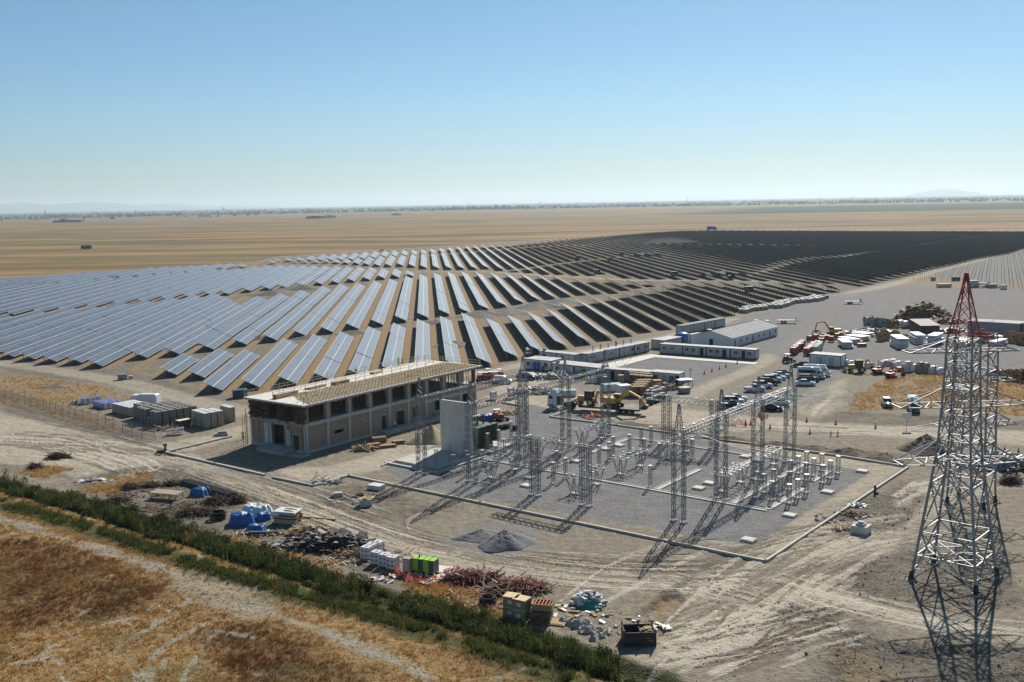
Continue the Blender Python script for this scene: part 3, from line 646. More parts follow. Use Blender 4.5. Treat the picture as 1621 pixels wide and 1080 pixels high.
for i, t in enumerate(tables):
    band, k, v, s, e = t; L = e - s; ox, oy = SHIFT(v, s)
    if i >= NT:
        deck_box(rest, L, (ox, oy))
        for q in range(int(L / 9)):
            for xx, h in ((-0.9, 1.0), (-3.3, 2.2)):
                y_ = 1 + q * 9; c = (ox + xx * VV[0] + y_ * UU[0], oy + xx * VV[1] + y_ * UU[1])
                rest.bar((c[0], c[1], -0.2), (c[0], c[1], h), 0.14, 0.14, 3)
        continue
    side = 'bright glass side' if v < 0 else ('almost edge on' if v < 75 else 'shaded back')
    o = thing('solar_table', f'{nth(order[t])} row from left in {band} solar panel band' + (f', {side}' if order[t] < 100 else ''), 'solar panel row', (ox, oy, 0), ROWA, f'rows of solar panels in the {band} band')
    db = MB(); deck_box(db, L)
    detailed = i < 34
    fr = MB()
    for xx in (-0.9, -3.3):
        zz = LO + (2.0 / 4.2) * (-xx) - 0.06
        fr.bar((xx, 0.1, zz), (xx, L - 0.1, zz), 0.08, 0.12)
    n = max(2, int(L / 3.4)); pitch = (L - 1.2) / (n - 1)
    if detailed:
        part('panel_deck', db, ['solar_glass', 'solar_back', 'galv'], o)
        for q in range(n): fr.bar((-0.3, 0.6 + q * pitch, LO + 0.05), (-3.9, 0.6 + q * pitch, HI - 0.25), 0.07, 0.1)
        part('rail', fr, ['galv'], o)
        for q in range(min(n, 50)):
            obj('post', postF, o, (-0.9, 0.6 + q * pitch, 0)); obj('post', postR, o, (-3.3, 0.6 + q * pitch, 0))
    else:
        part('panel_deck', db, ['solar_glass', 'solar_back', 'galv'], o)
        if L / 3.4 > 60: n = int(L / 5); pitch = (L - 1.2) / (n - 1)
        for q in range(n):
            fr.bar((-0.9, 0.6 + q * pitch, -0.3), (-0.9, 0.6 + q * pitch, 1.05), 0.12); fr.bar((-3.3, 0.6 + q * pitch, -0.3), (-3.3, 0.6 + q * pitch, 2.22), 0.12)
        part('support_frame', fr, ['pile_steel'], o)
print('TABLES', len(tables))
if rest.f:
    ro = tag(obj('distant_solar_rows', rest.mesh('distant_solar_rows', ['solar_glass', 'solar_back', 'galv', 'pile_steel'])), 'dark mass of solar panel rows at the far end of the field', 'solar panels'); ro['kind'] = 'stuff'

# ------------------------------------------------------------------ driven posts still without panels (right)
pst = MB(); pst.bar((0, 0, -0.3), (0, 0, 2.3), 0.10); pst = pst.mesh('steel_post', ['pile_steel'])
reg = W2([(1441, 444), (1460, 437), (1500, 427), (1560, 413), (1640, 393), (1700, 380), (1720, 462), (1600, 460), (1530, 447)]); cand = []
for k in range(18, 80):
    for j in range(0, 170):
        v = 0.5 + 8.1 * k; u = 380 + j * 7.0
        for xx in (-0.9, -3.3):
            x, y = SHIFT(v + xx, u); cand.append((x, y))
cand = np.array(cand); cand = cand[inpoly(cand[:, 0], cand[:, 1], reg)]
cand = cand[np.argsort(np.hypot(cand[:, 0], cand[:, 1]))]
far_posts = MB()
for i, (x, y) in enumerate(cand):
    if i < 300: tag(obj('steel_post', pst, None, (x, y, 0)), 'bare steel post driven into the ground in the panel-less field at right', 'post', 'bare posts of the unfinished solar field')
    elif i < 3500: far_posts.bar((x, y, -0.2), (x, y, 2.3), 0.07)
if far_posts.f:
    fo = tag(obj('far_steel_posts', far_posts.mesh('far_steel_posts', ['pile_steel'])), 'field of bare steel posts far off at the right edge', 'posts'); fo['kind'] = 'stuff'
print('POSTS', len(cand))

# ================================================================== HALF-BUILT CONTROL BUILDING
BA = R(36.0); BC = P(485, 719)
BL, BW, H1, H2 = 48.5, 14.4, 5.3, 8.75          # length (local x, away to the right), depth (local y, to the left)
bt = thing('control_building', 'half-built two-storey concrete building with timber shoring and battens on its roof', 'building', BC, math.pi / 2 - BA)
# local +x runs along the long side away from the camera, local +y along the short side to the left
wl = MB(); fr = MB(); nb = 9; bay = BL / nb
def wall_run(p, d, L, holes, th=0.3, base=0.35, top=H1 - 0.55):
    """brick infill along direction d from p with rectangular holes (s0, s1, z0, z1)"""
    cuts = sorted(set([0, L] + [c for h in holes for c in h[:2]]))
    for a, b in zip(cuts[:-1], cuts[1:]):
        hs = sorted([h for h in holes if h[0] <= a + 1e-6 and h[1] >= b - 1e-6], key=lambda h: h[2]); z = base
        for h in hs + [(0, 0, top, top)]:
            if h[2] - z > 0.02:
                m_ = (a + b) / 2; c = (p[0] + d[0] * m_, p[1] + d[1] * m_, z); wl.box(c, (b - a, th, h[2] - z) if d[0] else (th, b - a, h[2] - z), 0, 0, None, True)
            z = max(z, h[3])
front_holes = [(bay * 1 + 1.7, bay * 1 + 4.0, 2.2, 2.8), (bay * 3 + 3.3, bay * 3 + 4.6, 0.35, 3.2), (bay * 4 + 2.0, bay * 4 + 4.4, 0.35, 3.3), (bay * 5 + 1.4, bay * 5 + 3.2, 1.2, 3.3), (bay * 6 + 2.8, bay * 6 + 4.6, 1.5, 3.5), (bay * 8 + 1.0, bay * 8 + 3.4, 1.8, 3.6)]
wall_run((0, 0.3), (1, 0), BL, front_holes)
side_holes = [(1.9, 3.4, 0.35, 3.0), (5.6, 8.6, 0.35, 4.4)]
wall_run((0.3, 0), (0, 1), BW, side_holes)
wall_run((0, BW - 0.3), (1, 0), BL, []); wall_run((BL - 0.3, 0), (0, 1), BW, [])
part('brick_wall', wl, ['brick_fill'], bt)
for k in range(nb + 1):
    x = min(max(k * bay, 0.27), BL - 0.27)
    for y in (0.05, BW - 0.05): fr.box((x, y + (0.2 if y < 1 else -0.2), 0), (0.55, 0.62, H1 - 0.55))
for y in (0.25, 5.0, 9.4, BW - 0.25):
    for x in (0.05, BL - 0.05): fr.box((x + (0.18 if x < 1 else -0.18), y, 0), (0.60, 0.5, H1 - 0.56))
fr.box((BL / 2, 0.16, 0), (BL + 0.1, 0.5, 0.45)); fr.box((0.16, BW / 2, 0), (0.5, BW - 0.6, 0.45))
fr.box((BL / 2, 0.22, H1 - 0.55), (BL + 0.2, 0.56, 0.6)); fr.box((BL / 2, BW - 0.22, H1 - 0.55), (BL + 0.2, 0.56, 0.6))
fr.box((0.2, BW / 2, H1 - 0.55), (0.56, BW - 1.0, 0.59)); fr.box((BL - 0.2, BW / 2, H1 - 0.55), (0.56, BW - 1.0, 0.59))
part('concrete_frame', fr, ['concrete'], bt)
fl = MB(); fl.box((BL / 2, BW / 2, H1 - 0.25), (BL - 1.1, BW - 1.1, 0.25)); fl.box((BL / 2, BW / 2, 0.05), (BL - 1.0, BW - 1.0, 0.25)); part('floor_slab', fl, ['concrete_wet'], bt)
for k in range(nb):                                     # upper storey: raw columns between the bays
    c = MB(); c.box((k * bay + 0.35, 0.55, H1 + 0.05), (0.7, 0.8, H2 - H1 - 0.35)); c.box((k * bay + 0.9, 0.2, H1 + 0.05), (0.28, 0.10, H2 - H1 - 0.4), 1)
    part('upper_column', c, ['concrete_wet', 'timber'], bt)
for k in range(nb + 1):
    c = MB(); c.box((min(k * bay + 0.35, BL - .4), BW - 0.55, H1 + 0.05), (0.6, 0.6, H2 - H1 - 0.35)); part('upper_column', c, ['concrete'], bt)
c = MB(); c.box((BL - 0.3, 0.5, H1 + 0.05), (0.6, 0.6, H2 - H1 - 0.35), 0); part('upper_column', c, ['timber_red'], bt)
pr_ = MB(); rr = random.Random(3)                       # steel props under the fresh slab
x = 0.8
while x < BL - 0.5:
    for y in (1.2, 2.6, 4.0, 6.0, 8.5, 11, 13.2):
        px, py = x + rr.uniform(-.15, .15), y + rr.uniform(-.2, .2)
        pr_.bar((px, py, H1), (px + rr.uniform(-.05, .05), py, H2 - 0.28), 0.09)
    x += 0.85
pp = part('shoring_props', pr_, ['timber_red'], bt); pp['kind'] = 'stuff'
bm = MB()
for k in range(24): bm.bar((k * 2.05 + 0.6, -0.5, H2 - 0.36), (k * 2.05 + 0.6, BW + 0.4, H2 - 0.36), 0.12, 0.16)
for y in (0.0, 1.9, 4, 6, 8, 10, 12, 14): bm.bar((-0.3, y, H2 - 0.52), (BL + 0.4, y, H2 - 0.52), 0.12, 0.14)
for k in range(95):
    x = rr.uniform(-.4, BL + .6); bm.bar((x, -.3, H2 - .3), (x + rr.uniform(-.1, .1), -.9 - rr.uniform(0, .55), H2 - .3 + rr.uniform(-.06, .04)), .14, .06, 0)
for k in range(36):
    y = rr.uniform(-.4, BW + .5); bm.bar((-.3, y, H2 - .3), (-.9 - rr.uniform(0, .5), y, H2 - .3 + rr.uniform(-.06, .04)), .14, .06, 0)
part('formwork_beams', bm, ['timber_red'], bt)
back = MB(); back.box((BL * 0.42, BW - 1.4, H1 + 0.02), (BL * 0.8, 0.08, H2 - H1 - 0.5)); part('hoarding', back, ['timber_dark'], bt)
sl_ = MB(); OV = 0.75
sl_.box((BL / 2 + 0.3, BW / 2, H2 - 0.26), (BL + 2 * OV + 0.6, BW + 2 * OV, 0.30)); part('roof_slab', sl_, ['concrete_pale'], bt)
# timber battens laid on the front part of the roof
bt_ = MB(); yb0, yb1 = -0.45, 8.4
y = yb0
while y < yb1:
    x0 = 0.6 + max(0, (y + .4)) * 0.55; bt_.bar((x0, y, H2 + 0.24), (BL + 0.2 - max(0, y - 3) * 0.15, y + rr.uniform(-.06, .06), H2 + 0.24), 0.10, 0.12, 0); y += 0.85
x = 1.0
while x < BL + 0.2:
    y0 = yb0; y1 = min(yb1, (x - 0.2) / 0.55); bt_.bar((x, y0, H2 + 0.13), (x + rr.uniform(-.1, .1), y1, H2 + 0.13), 0.09, 0.10, 1); x += 0.95

for k in range(60):
    cx_, cy_, aa = rr.uniform(3, BL - 1), rr.uniform(0.2, 8.5), rr.uniform(-.5, .5) + (1.57 if rr.random() < .3 else 0); l_ = rr.uniform(.6, 1.6); bt_.bar((cx_ - math.cos(aa) * l_, cy_ - math.sin(aa) * l_, H2 + .34), (cx_ + math.cos(aa) * l_, cy_ + math.sin(aa) * l_, H2 + .34), .1, .05, rr.choice([0, 1]))
part('roof_battens', bt_, ['timber_pale', 'timber'], bt)
rl = MB()                                               # guard rail of the roof edge
def rail_run(p, q, n, h=1.15):
    p = Vector(p); q = Vector(q)
    for k in range(n + 1):
        e = p.lerp(q, k / n); rl.bar(e, e + Vector((0, 0, h + rr.uniform(-.15, .25))), 0.07)
        if k % 2 == 0 and k < n: rl.bar(e + Vector((0, 0, 0.05)), e + (q - p) / n * 0.7 + Vector((0, 0, h * .8)), 0.05)
    for z in (0.6, 1.1): rl.bar(p + Vector((0, 0, z)), q + Vector((0, 0, z)), 0.05, 0.07)
zr = H2 + 0.04
rail_run((-0.6, BW + 0.6, zr), (BL + 0.7, BW + 0.6, zr), 24); rail_run((1.0, 9.2, zr), (BL - 3, 9.2, zr), 17, 1.3); rail_run((BL + 0.9, BW + 0.5, zr), (BL + 0.9, -0.6, zr), 6, 0.9)
rl.bar((0.6, -0.5, zr), (1.2, 1.0, zr + 2.6), 0.1); rl.bar((0.4, 0.6, zr), (0.4, 0.6, zr + 1.2), 0.12); rl.bar((1.2, 1.0, zr + 2.6), (5, 6, zr + 0.2), 0.07)
part('guard_rail', rl, ['timber_pale'], bt)
for ys in (0.9, 5.2, 9.6, 12.8):                        # stacks of formwork timber on the short side
    sc = MB()
    for z in range(11):
        for q in range(3):
            sc.box((rr.uniform(-0.35, 0.15) - 0.1, ys + (q - 1) * 0.7 + rr.uniform(-.15, .15), H1 + 0.10 + z * 0.275), (rr.uniform(0.9, 1.5), rr.uniform(.35, .6), 0.17), rr.choice([0, 1, 1]))
    for q in (-0.9, 0.9): sc.bar((-0.5, ys + q, H1 - 0.2), (-0.5, ys + q, H2 - 0.3), 0.12, 0.12, 1)
    part('formwork_stack', sc, ['timber_dark', 'timber_red'], bt)
sd_ = MB()                                              # thin scaffold standards and bracing
for y in (-0.3, 3.4, 7.5, 11.2, BW + 0.3):
    for x in (-0.8,): sd_.bar((x, y, 0), (x, y, H1 + 1.5), 0.06)
sd_.bar((-0.8, -0.4, H1 - 0.1), (-0.8, BW + .4, H1 - 0.1), 0.06); sd_.bar((-0.9, 3.4, H1 + .1), (-0.9, 5.6, H2 - .4), 0.09); sd_.bar((-0.9, 3.4, H2 - .5), (-0.9, 5.4, H1 + .2), 0.09); sd_.bar((1.2, -0.35, H1 + 1.6), (3.2, -0.35, H1 + 0.1), 0.08)
for k in range(3): sd_.bar((-0.2 - 0.5 * k, BW + 0.8, 0), (-0.2 - 0.5 * k, BW + 0.8, H1 + 0.3), 0.06)
part('scaffold_tubes', sd_, ['rust'], bt)
bd = MB(); bd.box((0.2, 1.0, 0.3), (0.62, 0.06, H1 - 1.0), 0); bd.box((-0.04, 0.35, 0.4), (0.05, 1.0, H1 - 1.0)); part('corner_boarding', bd, ['timber'], bt)
wp = MB(); wp.box((-0.02, 4.6, 0.3), (0.10, 1.5, 3.6)); part('wall_panel', wp, ['concrete_pale'], bt); wp = MB(); wp.box((-0.02, 9.7, 0.3), (0.10, 1.9, 4.2)); part('wall_panel', wp, ['concrete_pale'], bt)
rp_ = MB(); rp_.prism([(-0.2, 0), (-3.2, 0), (-3.2, 0.7), (-0.2, 0.95)], 2.6, 9.4); rp_.prism([(-0.2, 0), (-2.8, 0), (-2.8, 0.1), (-0.2, 0.1)], -1.5, 2.6); part('entrance_ramp', rp_, ['concrete_wet'], bt)
pl_ = MB(); pl_.box((bay * 4.9, -1.3, 0), (bay * 3.1, 2.0, 0.75)); part('side_platform', pl_, ['concrete_wet'], bt)
dv = MB(); dv.box((BL / 2, 4.2, 0.35), (BL - 1.5, 0.1, H1 - 0.9)); dv.box((4.5, BW / 2, 0.35), (0.1, BW - 2, H1 - 0.9)); part('inner_wall', dv, ['concrete_wet'], bt)
def bpt(x, y, z):                                       # building-local point to world
    a = math.pi / 2 - BA; return Vector((BC.x + x * math.cos(a) - y * math.sin(a), BC.y + x * math.sin(a) + y * math.cos(a), z))
for k, (x, y, L, h, n, lab) in enumerate([(3.6, 8.7, 5.2, 0.75, 1, 'large yellow timber stack on the near corner of the unfinished roof'), (12.8, 10.5, 4.6, 0.3, 2, 'low timber stack on the roof, between two taller stacks'), (18.5, 9.9, 4.2, 0.6, 3, 'timber stack on the roof beside a crouching worker'), (31, 12.2, 2.6, 0.35, 4, 'small timber stack on the far half of the unfinished roof')]):
    s = MB()
    for z in range(int(h / 0.15)):
        for q in range(5): s.box((rr.uniform(-.1, .1), (q - 2) * 0.22, z * 0.152), (L + rr.uniform(-.3, .3), 0.2, 0.148), rr.choice([0, 0, 1]))
    single('timber_stack', s, ['timber', 'timber_pale'], lab, 'timber stack', bpt(x, y, H2 + 0.05), math.pi / 2 - BA + 0.04, 'timber stacks on the roof')

# ================================================================== SWITCHYARD
def lattice_col(mb, half, h, half2=None, n=10, w=0.09, wb=0.05, mi=0):
    w *= .95; wb *= .8
    """four-legged lattice shaft; half=(hx, hy) at the foot, half2 at the top"""
    h2 = half2 or half
    def cn(t): 
        a = half[0] + (h2[0] - half[0]) * t; b = half[1] + (h2[1] - half[1]) * t
        return [Vector((-a, -b, h * t)), Vector((a, -b, h * t)), Vector((a, b, h * t)), Vector((-a, b, h * t))]
    c0, c1 = cn(0), cn(1)
    for a, b in zip(c0, c1): mb.bar(a, b, w, w, mi)
    for k in range(n):
        A_, B_ = cn(k / n), cn((k + 1) / n)
        for i in range(4):
            j = (i + 1) % 4
            if k % 2: mb.bar(A_[i], B_[j], wb, wb, mi)
            else: mb.bar(A_[j], B_[i], wb, wb, mi)
def lattice_beam(mb, p, q, hw=0.5, hh=0.5, n=12, w=0.08, wb=0.045, mi=0, plates=True):
    w *= 1.1; wb *= 1.15
    p = Vector(p); q = Vector(q); d = (q - p); L = d.length; d.normalize(); x = d.cross(Vector((0, 0, 1))).normalized(); z = Vector((0, 0, 1))
    def cn(t):
        e = p + d * (L * t); return [e - x * hw - z * hh, e + x * hw - z * hh, e + x * hw + z * hh, e - x * hw + z * hh]
    for a, b in zip(cn(0), cn(1)): mb.bar(a, b, w, w, mi)
    for k in range(n):
        A_, B_ = cn(k / n), cn((k + 1) / n)
        for i in range(4):
            j = (i + 1) % 4
            mb.bar(A_[i], B_[j], wb, wb, mi); 
            if i in (0, 2): mb.bar(A_[j], B_[i], wb, wb, mi)
        if plates and k % 3 == 1:
            e = p + d * (L * (k + 0.5) / n) + z * (hh + 0.06); mb.box((e.x, e.y, e.z), (0.4, 0.4, 0.06), 1, SROT)
def gantry(name, label, cols, zb, hcol, peak=0.0, foot=(0.95, 0.5), wide_along_a=True, beams=None):
    """row of lattice columns joined by lattice beams; cols = [(a, b)]"""
    o = thing(name, label, 'gantry', (0, 0, 0), 0, 'lattice gantries of the switchyard')
    for a, b in cols:
        mb = MB(); f = foot if wide_along_a else (foot[1], foot[0])
        # two slim lattice legs side by side, joined by bracing
        for s in (-1, 1):
            t = MB(); lattice_col(t, (0.2, f[1] * 0.5), zb + 0.6, None, 13, 0.066, 0.064)
            ox = s * (f[0] - 0.2)
            nb_ = len(mb.v); mb.v += [(x + ox, y, z) for x, y, z in t.v]; mb.f += [tuple(i + nb_ for i in q) for q in t.f]; mb.m += t.m
        for k in range(9):
            z0 = k * (zb / 9); z1 = z0 + zb / 9; g = f[0] - 0.4; s = 1 if k % 2 else -1
            for y in (-f[1] * 0.5, f[1] * 0.5): mb.bar((-g * s, y, z0), (g * s, y, z1), 0.05, 0.05)
        if peak:
            t = MB(); lattice_col(t, (0.42, 0.35), hcol - zb - 0.6, (0.1, 0.08), 7, 0.08, 0.045); nb_ = len(mb.v)
            mb.v += [(x, y, z + zb + 0.6) for x, y, z in t.v]; mb.f += [tuple(i + nb_ for i in q) for q in t.f]; mb.m += t.m
        for s in (-1, 1): mb.box((s * (f[0] - .2), 0, -0.05), (0.75, 0.9, 0.3), 2)
        c = part('column', mb, ['galv_dark', 'galv_white', 'concrete_pale'], o, False, sub(a, b)); c.rotation_euler.z = SROT
    for p, q in (beams or zip(cols[:-1], cols[1:])):
        mb = MB(); L = math.hypot(p[0] - q[0], p[1] - q[1]); lattice_beam(mb, sub(*p, zb), sub(*q, zb), 0.55, 0.5, max(5, int(L / 0.95)))
        part('beam', mb, ['galv' if 'insulators' in label else 'galv_dark', 'galv_white'], o)
    return o
g1 = gantry('lattice_gantry', 'tall four-column lattice gantry with pale insulators and pointed column tops at right', [(-15.8, 7.8), (-15.8, 20.4), (-15.8, 33.0), (-15.8, 45.5)], 12.1, 16.2, 1)
g2 = gantry('lattice_gantry', 'long four-column lattice gantry behind the concrete fire wall', [(-51.5, 7.6), (-51.5, 20.4), (-51.5, 33.2), (-51.5, 46.2)], 12.0, 16.0, 1)
g3 = gantry('lattice_gantry', 'two-column lattice gantry spanning the transformer bay beside the building', [(-61.7, 7.2), (-61.2, 34.0)], 12.0, 15.6, 1)
g4 = gantry('low_gantry', 'low lattice busbar gantry with two columns near the front kerb', [(-39.2, 7.2), (-30.1, 6.9)], 8.3, 8.9, 0, (0.8, 0.7), True, [((-42.0, 7.3), (-29.2, 6.9))])
g5 = gantry('low_gantry', 'low lattice busbar gantry with two columns along the back kerb', [(-39.6, 47.6), (-30.3, 47.6)], 8.0, 8.6, 0, (0.8, 0.7), True, [((-44, 47.6), (-30.3, 47.6))])
# ---- equipment pedestals
def pedestal(h, w):
    o = thing('equipment_pedestal', 'lattice steel equipment pedestal', 'pedestal')
    mb = MB(); lattice_col(mb, (w, w), h, None, 6, 0.07, 0.035); part('lattice_shaft', mb, ['galv'], o)
    c = MB(); c.box((0, 0, h), (w * 2 + 0.18, w * 2 + 0.18, 0.05)); part('cap_plate', c, ['galv_white'], o)
    f = MB(); f.box((0, 0, -0.3), (w * 2 + 0.45, w * 2 + 0.45, 0.42)); 
    for s in ((-1, -1), (1, -1), (1, 1), (-1, 1)): f.box((s[0] * (w + .1), s[1] * (w + .1), 0.12), (0.16, 0.16, 0.10), 1)
    part('footing', f, ['concrete_pale', 'galv_white'], o)
    return o
PED = {}
PED['short'] = pedestal(2.75, 0.24); PED['tall'] = pedestal(3.3, 0.2)
ped_list = []
for i, a in enumerate((-12.2, -9.7, -7.1)):
    for j, b in enumerate((24.3, 27.4, 30.7, 37.1, 40.3, 43.7)): ped_list.append((a, b, 'short', f'{nth(j + 1)} lattice pedestal from the front, {("left", "middle", "outermost right")[i]} file at the right gravel end'))
for j, b in enumerate((10.8, 14.3, 18.0, 24.3, 27.4)): ped_list.append((-61.8, b, 'tall', f'{nth(j + 1)} slim pedestal from the front in the file beside the concrete fire wall'))
for j, b in enumerate((11.0, 14.4, 24.3, 27.4)): ped_list.append((-58.3, b, 'short', f'{nth(j + 1)} squat pedestal from the front in the second file right of the fire wall'))
for j, b in enumerate((10.7, 14.3, 17.8, 24.3, 27.4)): ped_list.append((-54.9, b, 'tall', f'{nth(j + 1)} pedestal from the front in the file just left of the long gantry'))
for j, b in enumerate((14.2, 17.5, 27.2, 30.3, 36.8, 44.2)): ped_list.append((-40.8, b, 'tall', f'{nth(j + 1)} pedestal from the front in the file along the middle of the gravel'))
for j, (a, b) in enumerate(((-42.3, 34.0), (-41.9, 42.7), (-64.3, 34.2), (-37.2, 35.5), (-33.4, 34.0), (-27.5, 20.7), (-30.3, 39.6), (-44.5, 20.5))): ped_list.append((a, b, 'tall', ('lone pedestal behind the third middle-file pedestal', 'lone pedestal at the back of the gravel near the kerb', 'lone pedestal behind the green transformer', 'lone pedestal left of the rear disconnector frame', 'lone pedestal right of the rear disconnector frame', 'lone pedestal standing beside the pale cable trench in the open gravel', 'lone pedestal in front of the low rear gantry', 'lone pedestal between the long gantry and the trench')[j]))
used = set()
for a, b, k, lab in ped_list:
    if k not in used: o = PED[k]; o.location = sub(a, b); o.rotation_euler.z = SROT; used.add(k)
    else: o = dup(PED[k], sub(a, b), SROT)
    o['label'] = lab; o['group'] = 'equipment pedestals of the switchyard'
# ---- disconnector frames: a pair of splayed lattice stands under two long rails
def disc_frame(L):
    o = thing('disconnector_frame', 'long steel disconnector frame on splayed lattice stands', 'disconnector frame')
    for y in (-L * 0.36, L * 0.36):
        mb = MB()
        for sx in (-1, 1):
            for sy in (-1, 1):
                mb.bar((sx * 0.4, y + sy * 0.28, 0.1), (sx * 0.75, y + sy * 0.95, 2.5), 0.085)
            mb.bar((sx * .4, y - .28, .3), (sx * .72, y + .9, 2.3), 0.05); mb.bar((sx * .4, y + .28, .3), (sx * .72, y - .9, 2.3), 0.05); mb.bar((sx * .55, y - .6, 1.4), (sx * .55, y + .6, 1.4), 0.05)
        for sy in (-1, 1): mb.bar((-.4, y + sy * .28, .3), (.72, y + sy * .92, 2.4), 0.05); mb.bar((.4, y + sy * .28, .3), (-.72, y + sy * .92, 2.4), 0.05)
        part('stand', mb, ['galv'], o)
        f = MB(); f.box((0, y, -0.3), (1.2, 0.95, 0.42)); part('footing', f, ['concrete_pale'], o)
    t = MB()
    for sx in (-0.75, 0.75): t.bar((sx, -L / 2, 2.58), (sx, L / 2, 2.58), 0.11, 0.13, 1)
    for k in range(7):
        y = -L / 2 + 0.2 + k * (L - .4) / 6; t.bar((-1.5, y, 2.72), (1.5, y, 2.72), 0.1, 0.08, 1)
    part('rail_pair', t, ['galv', 'galv'], o)
    p = MB()
    for k in range(3):
        for sx in (-1.3, 0, 1.3): p.box((sx, (k - 1) * L * 0.36, 2.77), (0.34, 0.34, 0.08))
    part('mounting_plate', p, ['galv_white'], o)
    return o
d0 = disc_frame(8.6); first = True
for a, b, lab in ((-50.8, 14.5, 'disconnector frame standing under the long gantry nearest the front'), (-51.2, 27.5, 'disconnector frame under the middle span of the long gantry'), (-51.0, 40.8, 'disconnector frame at the back under the long gantry, near the rear kerb'),
        (-35.0, 14.4, 'disconnector frame just behind the low front gantry'), (-35.0, 27.5, 'disconnector frame in the middle of the gravel'), (-33.5, 40.4, 'disconnector frame just before the low rear gantry'),
        (-17.4, 27.5, 'disconnector frame under the second span of the tall right gantry'), (-17.6, 40.4, 'disconnector frame under the last span of the tall right gantry')):
    o = d0 if first else dup(d0, (0, 0, 0)); first = False
    o.location = sub(a, b); o.rotation_euler.z = SROT; o['label'] = lab; o['group'] = 'disconnector frames'
# ---- cable trenches, pads, kerbs
def strip_obj(name, pts, wid, h, mats, label, cat, z0=-0.25, group=None, gap=None):
    """low wall along a surveyed line (world points)"""
    mb = MB()
    for p, q in zip(pts[:-1], pts[1:]):
        p = Vector(p); q = Vector(q); d = (q - p).normalized(); n = Vector((-d.y, d.x, 0))
        offs = [0] if gap is None else [-gap, gap]
        for o_ in offs:
            a = p + n * o_ - d * wid / 2; b = q + n * o_ + d * wid / 2; m_ = (a + b) / 2
            mb.box((m_.x, m_.y, z0), ((b - a).length, wid, h - z0), 0, math.atan2(d.y, d.x))
        if gap is not None:
            m_ = (p + q) / 2; mb.box((m_.x, m_.y, z0), ((q - p).length, gap * 2 - wid + 0.002, h - z0 - 0.09), 1, math.atan2(d.y, d.x))
    return single(name, mb, mats, label, cat, (0, 0, 0), 0, group)
TR = [([(-60, 20.0), (-8.2, 19.2)], 'long pale cable trench crossing the whole gravel yard'), ([(-8.3, 20.0), (-8.3, 32.5)], 'cable trench between the pedestal files at the right end'), ([(-13.5, 20.0), (-13.5, 46.0)], 'cable trench running back under the tall right gantry'), ([(-26.0, 20.1), (-26.0, 34.0)], 'cable trench running back through the open gravel'), ([(-21.5, 34.0), (-21.5, 47.0)], 'short cable trench in the rear right of the gravel'), ([(-8.6, 36.5), (-8.6, 44.5)], 'short cable trench between the rear pedestals at far right'), ([(-46, 46.9), (-10, 46.9)], 'cable trench along the back of the gravel yard'), ([(-46.5, 20.5), (-46.5, 46.5)], 'raised cable trench running back in the left half of the yard')]
for pts, lab in TR: strip_obj('cable_trench', [sub(*p) for p in pts], 0.14, 0.16, ['concrete_pale', 'concrete'], lab, 'cable trench', -0.25, 'cable trenches', 0.42)
def KP(pts): return [P(*p) for p in pts]
strip_obj('perimeter_kerb', KP([(433, 757), (496, 770), (552, 754), (639, 772), (760, 797), (900, 826), (1060, 859), (1212, 890), (1330, 812), (1437, 741)]), 0.32, 0.28, ['kerb_white'], 'long pale concrete kerb round the front and right side of the gravel switchyard', 'kerb')
strip_obj('perimeter_kerb', KP([(897, 652), (871, 661), (976, 674), (1059, 686), (1137, 697), (1220, 707), (1330, 723), (1430, 739)]), 0.32, 0.28, ['kerb_white'], 'pale concrete kerb along the back of the gravel switchyard', 'kerb')
strip_obj('perimeter_kerb', KP([(366, 692), (262, 717), (340, 735), (418, 753)]), 0.32, 0.28, ['kerb_white'], 'pale concrete kerb corner by the dirt road left of the half-built building', 'kerb')
strip_obj('inner_kerb', KP([(605, 738), (640, 726), (658, 721)]), 0.3, 0.25, ['concrete_pale'], 'short kerb left of the transformer base', 'kerb')
pad = MB(); pad.box((0, 0, -0.25), (1.7, 1.5, 0.5)); pad.box((0, 0, 0.25), (1.5, 1.3, 0.05)); pad = pad.mesh('manhole_pad', ['concrete_pale'])
for px, py, lab in ((1250, 817, 'pale concrete pad near the right gravel edge, nearest the trench corner'), (1310, 780, 'pale concrete pad at the right gravel edge, third from the front'), (1365, 747, 'pale concrete pad at the far right corner of the gravel'), (1185, 856, 'pale concrete pad at the front right corner of the gravel'), (1106, 774, 'pale concrete pad, front one of two left of the tall right gantry'), (1123, 766, 'pale concrete pad, rear one of two left of the tall right gantry'), (834, 770, 'pale concrete pad left of the low front gantry'), (912, 731, 'pale concrete pad beside the raised trench'), (980, 706, 'pale concrete pad in the rear middle of the gravel'), (960, 712, 'pale concrete pad left of its twin in the rear gravel'), (1180, 724, 'pale raised pad at the rear right of the gravel'), (838, 757, 'pale concrete pad under the long gantry'), (1199, 730, 'pale concrete pad beside the back trench')):
    tag(obj('manhole_pad', pad, None, P(px, py), SROT), lab, 'concrete pad', 'concrete pads in the gravel')
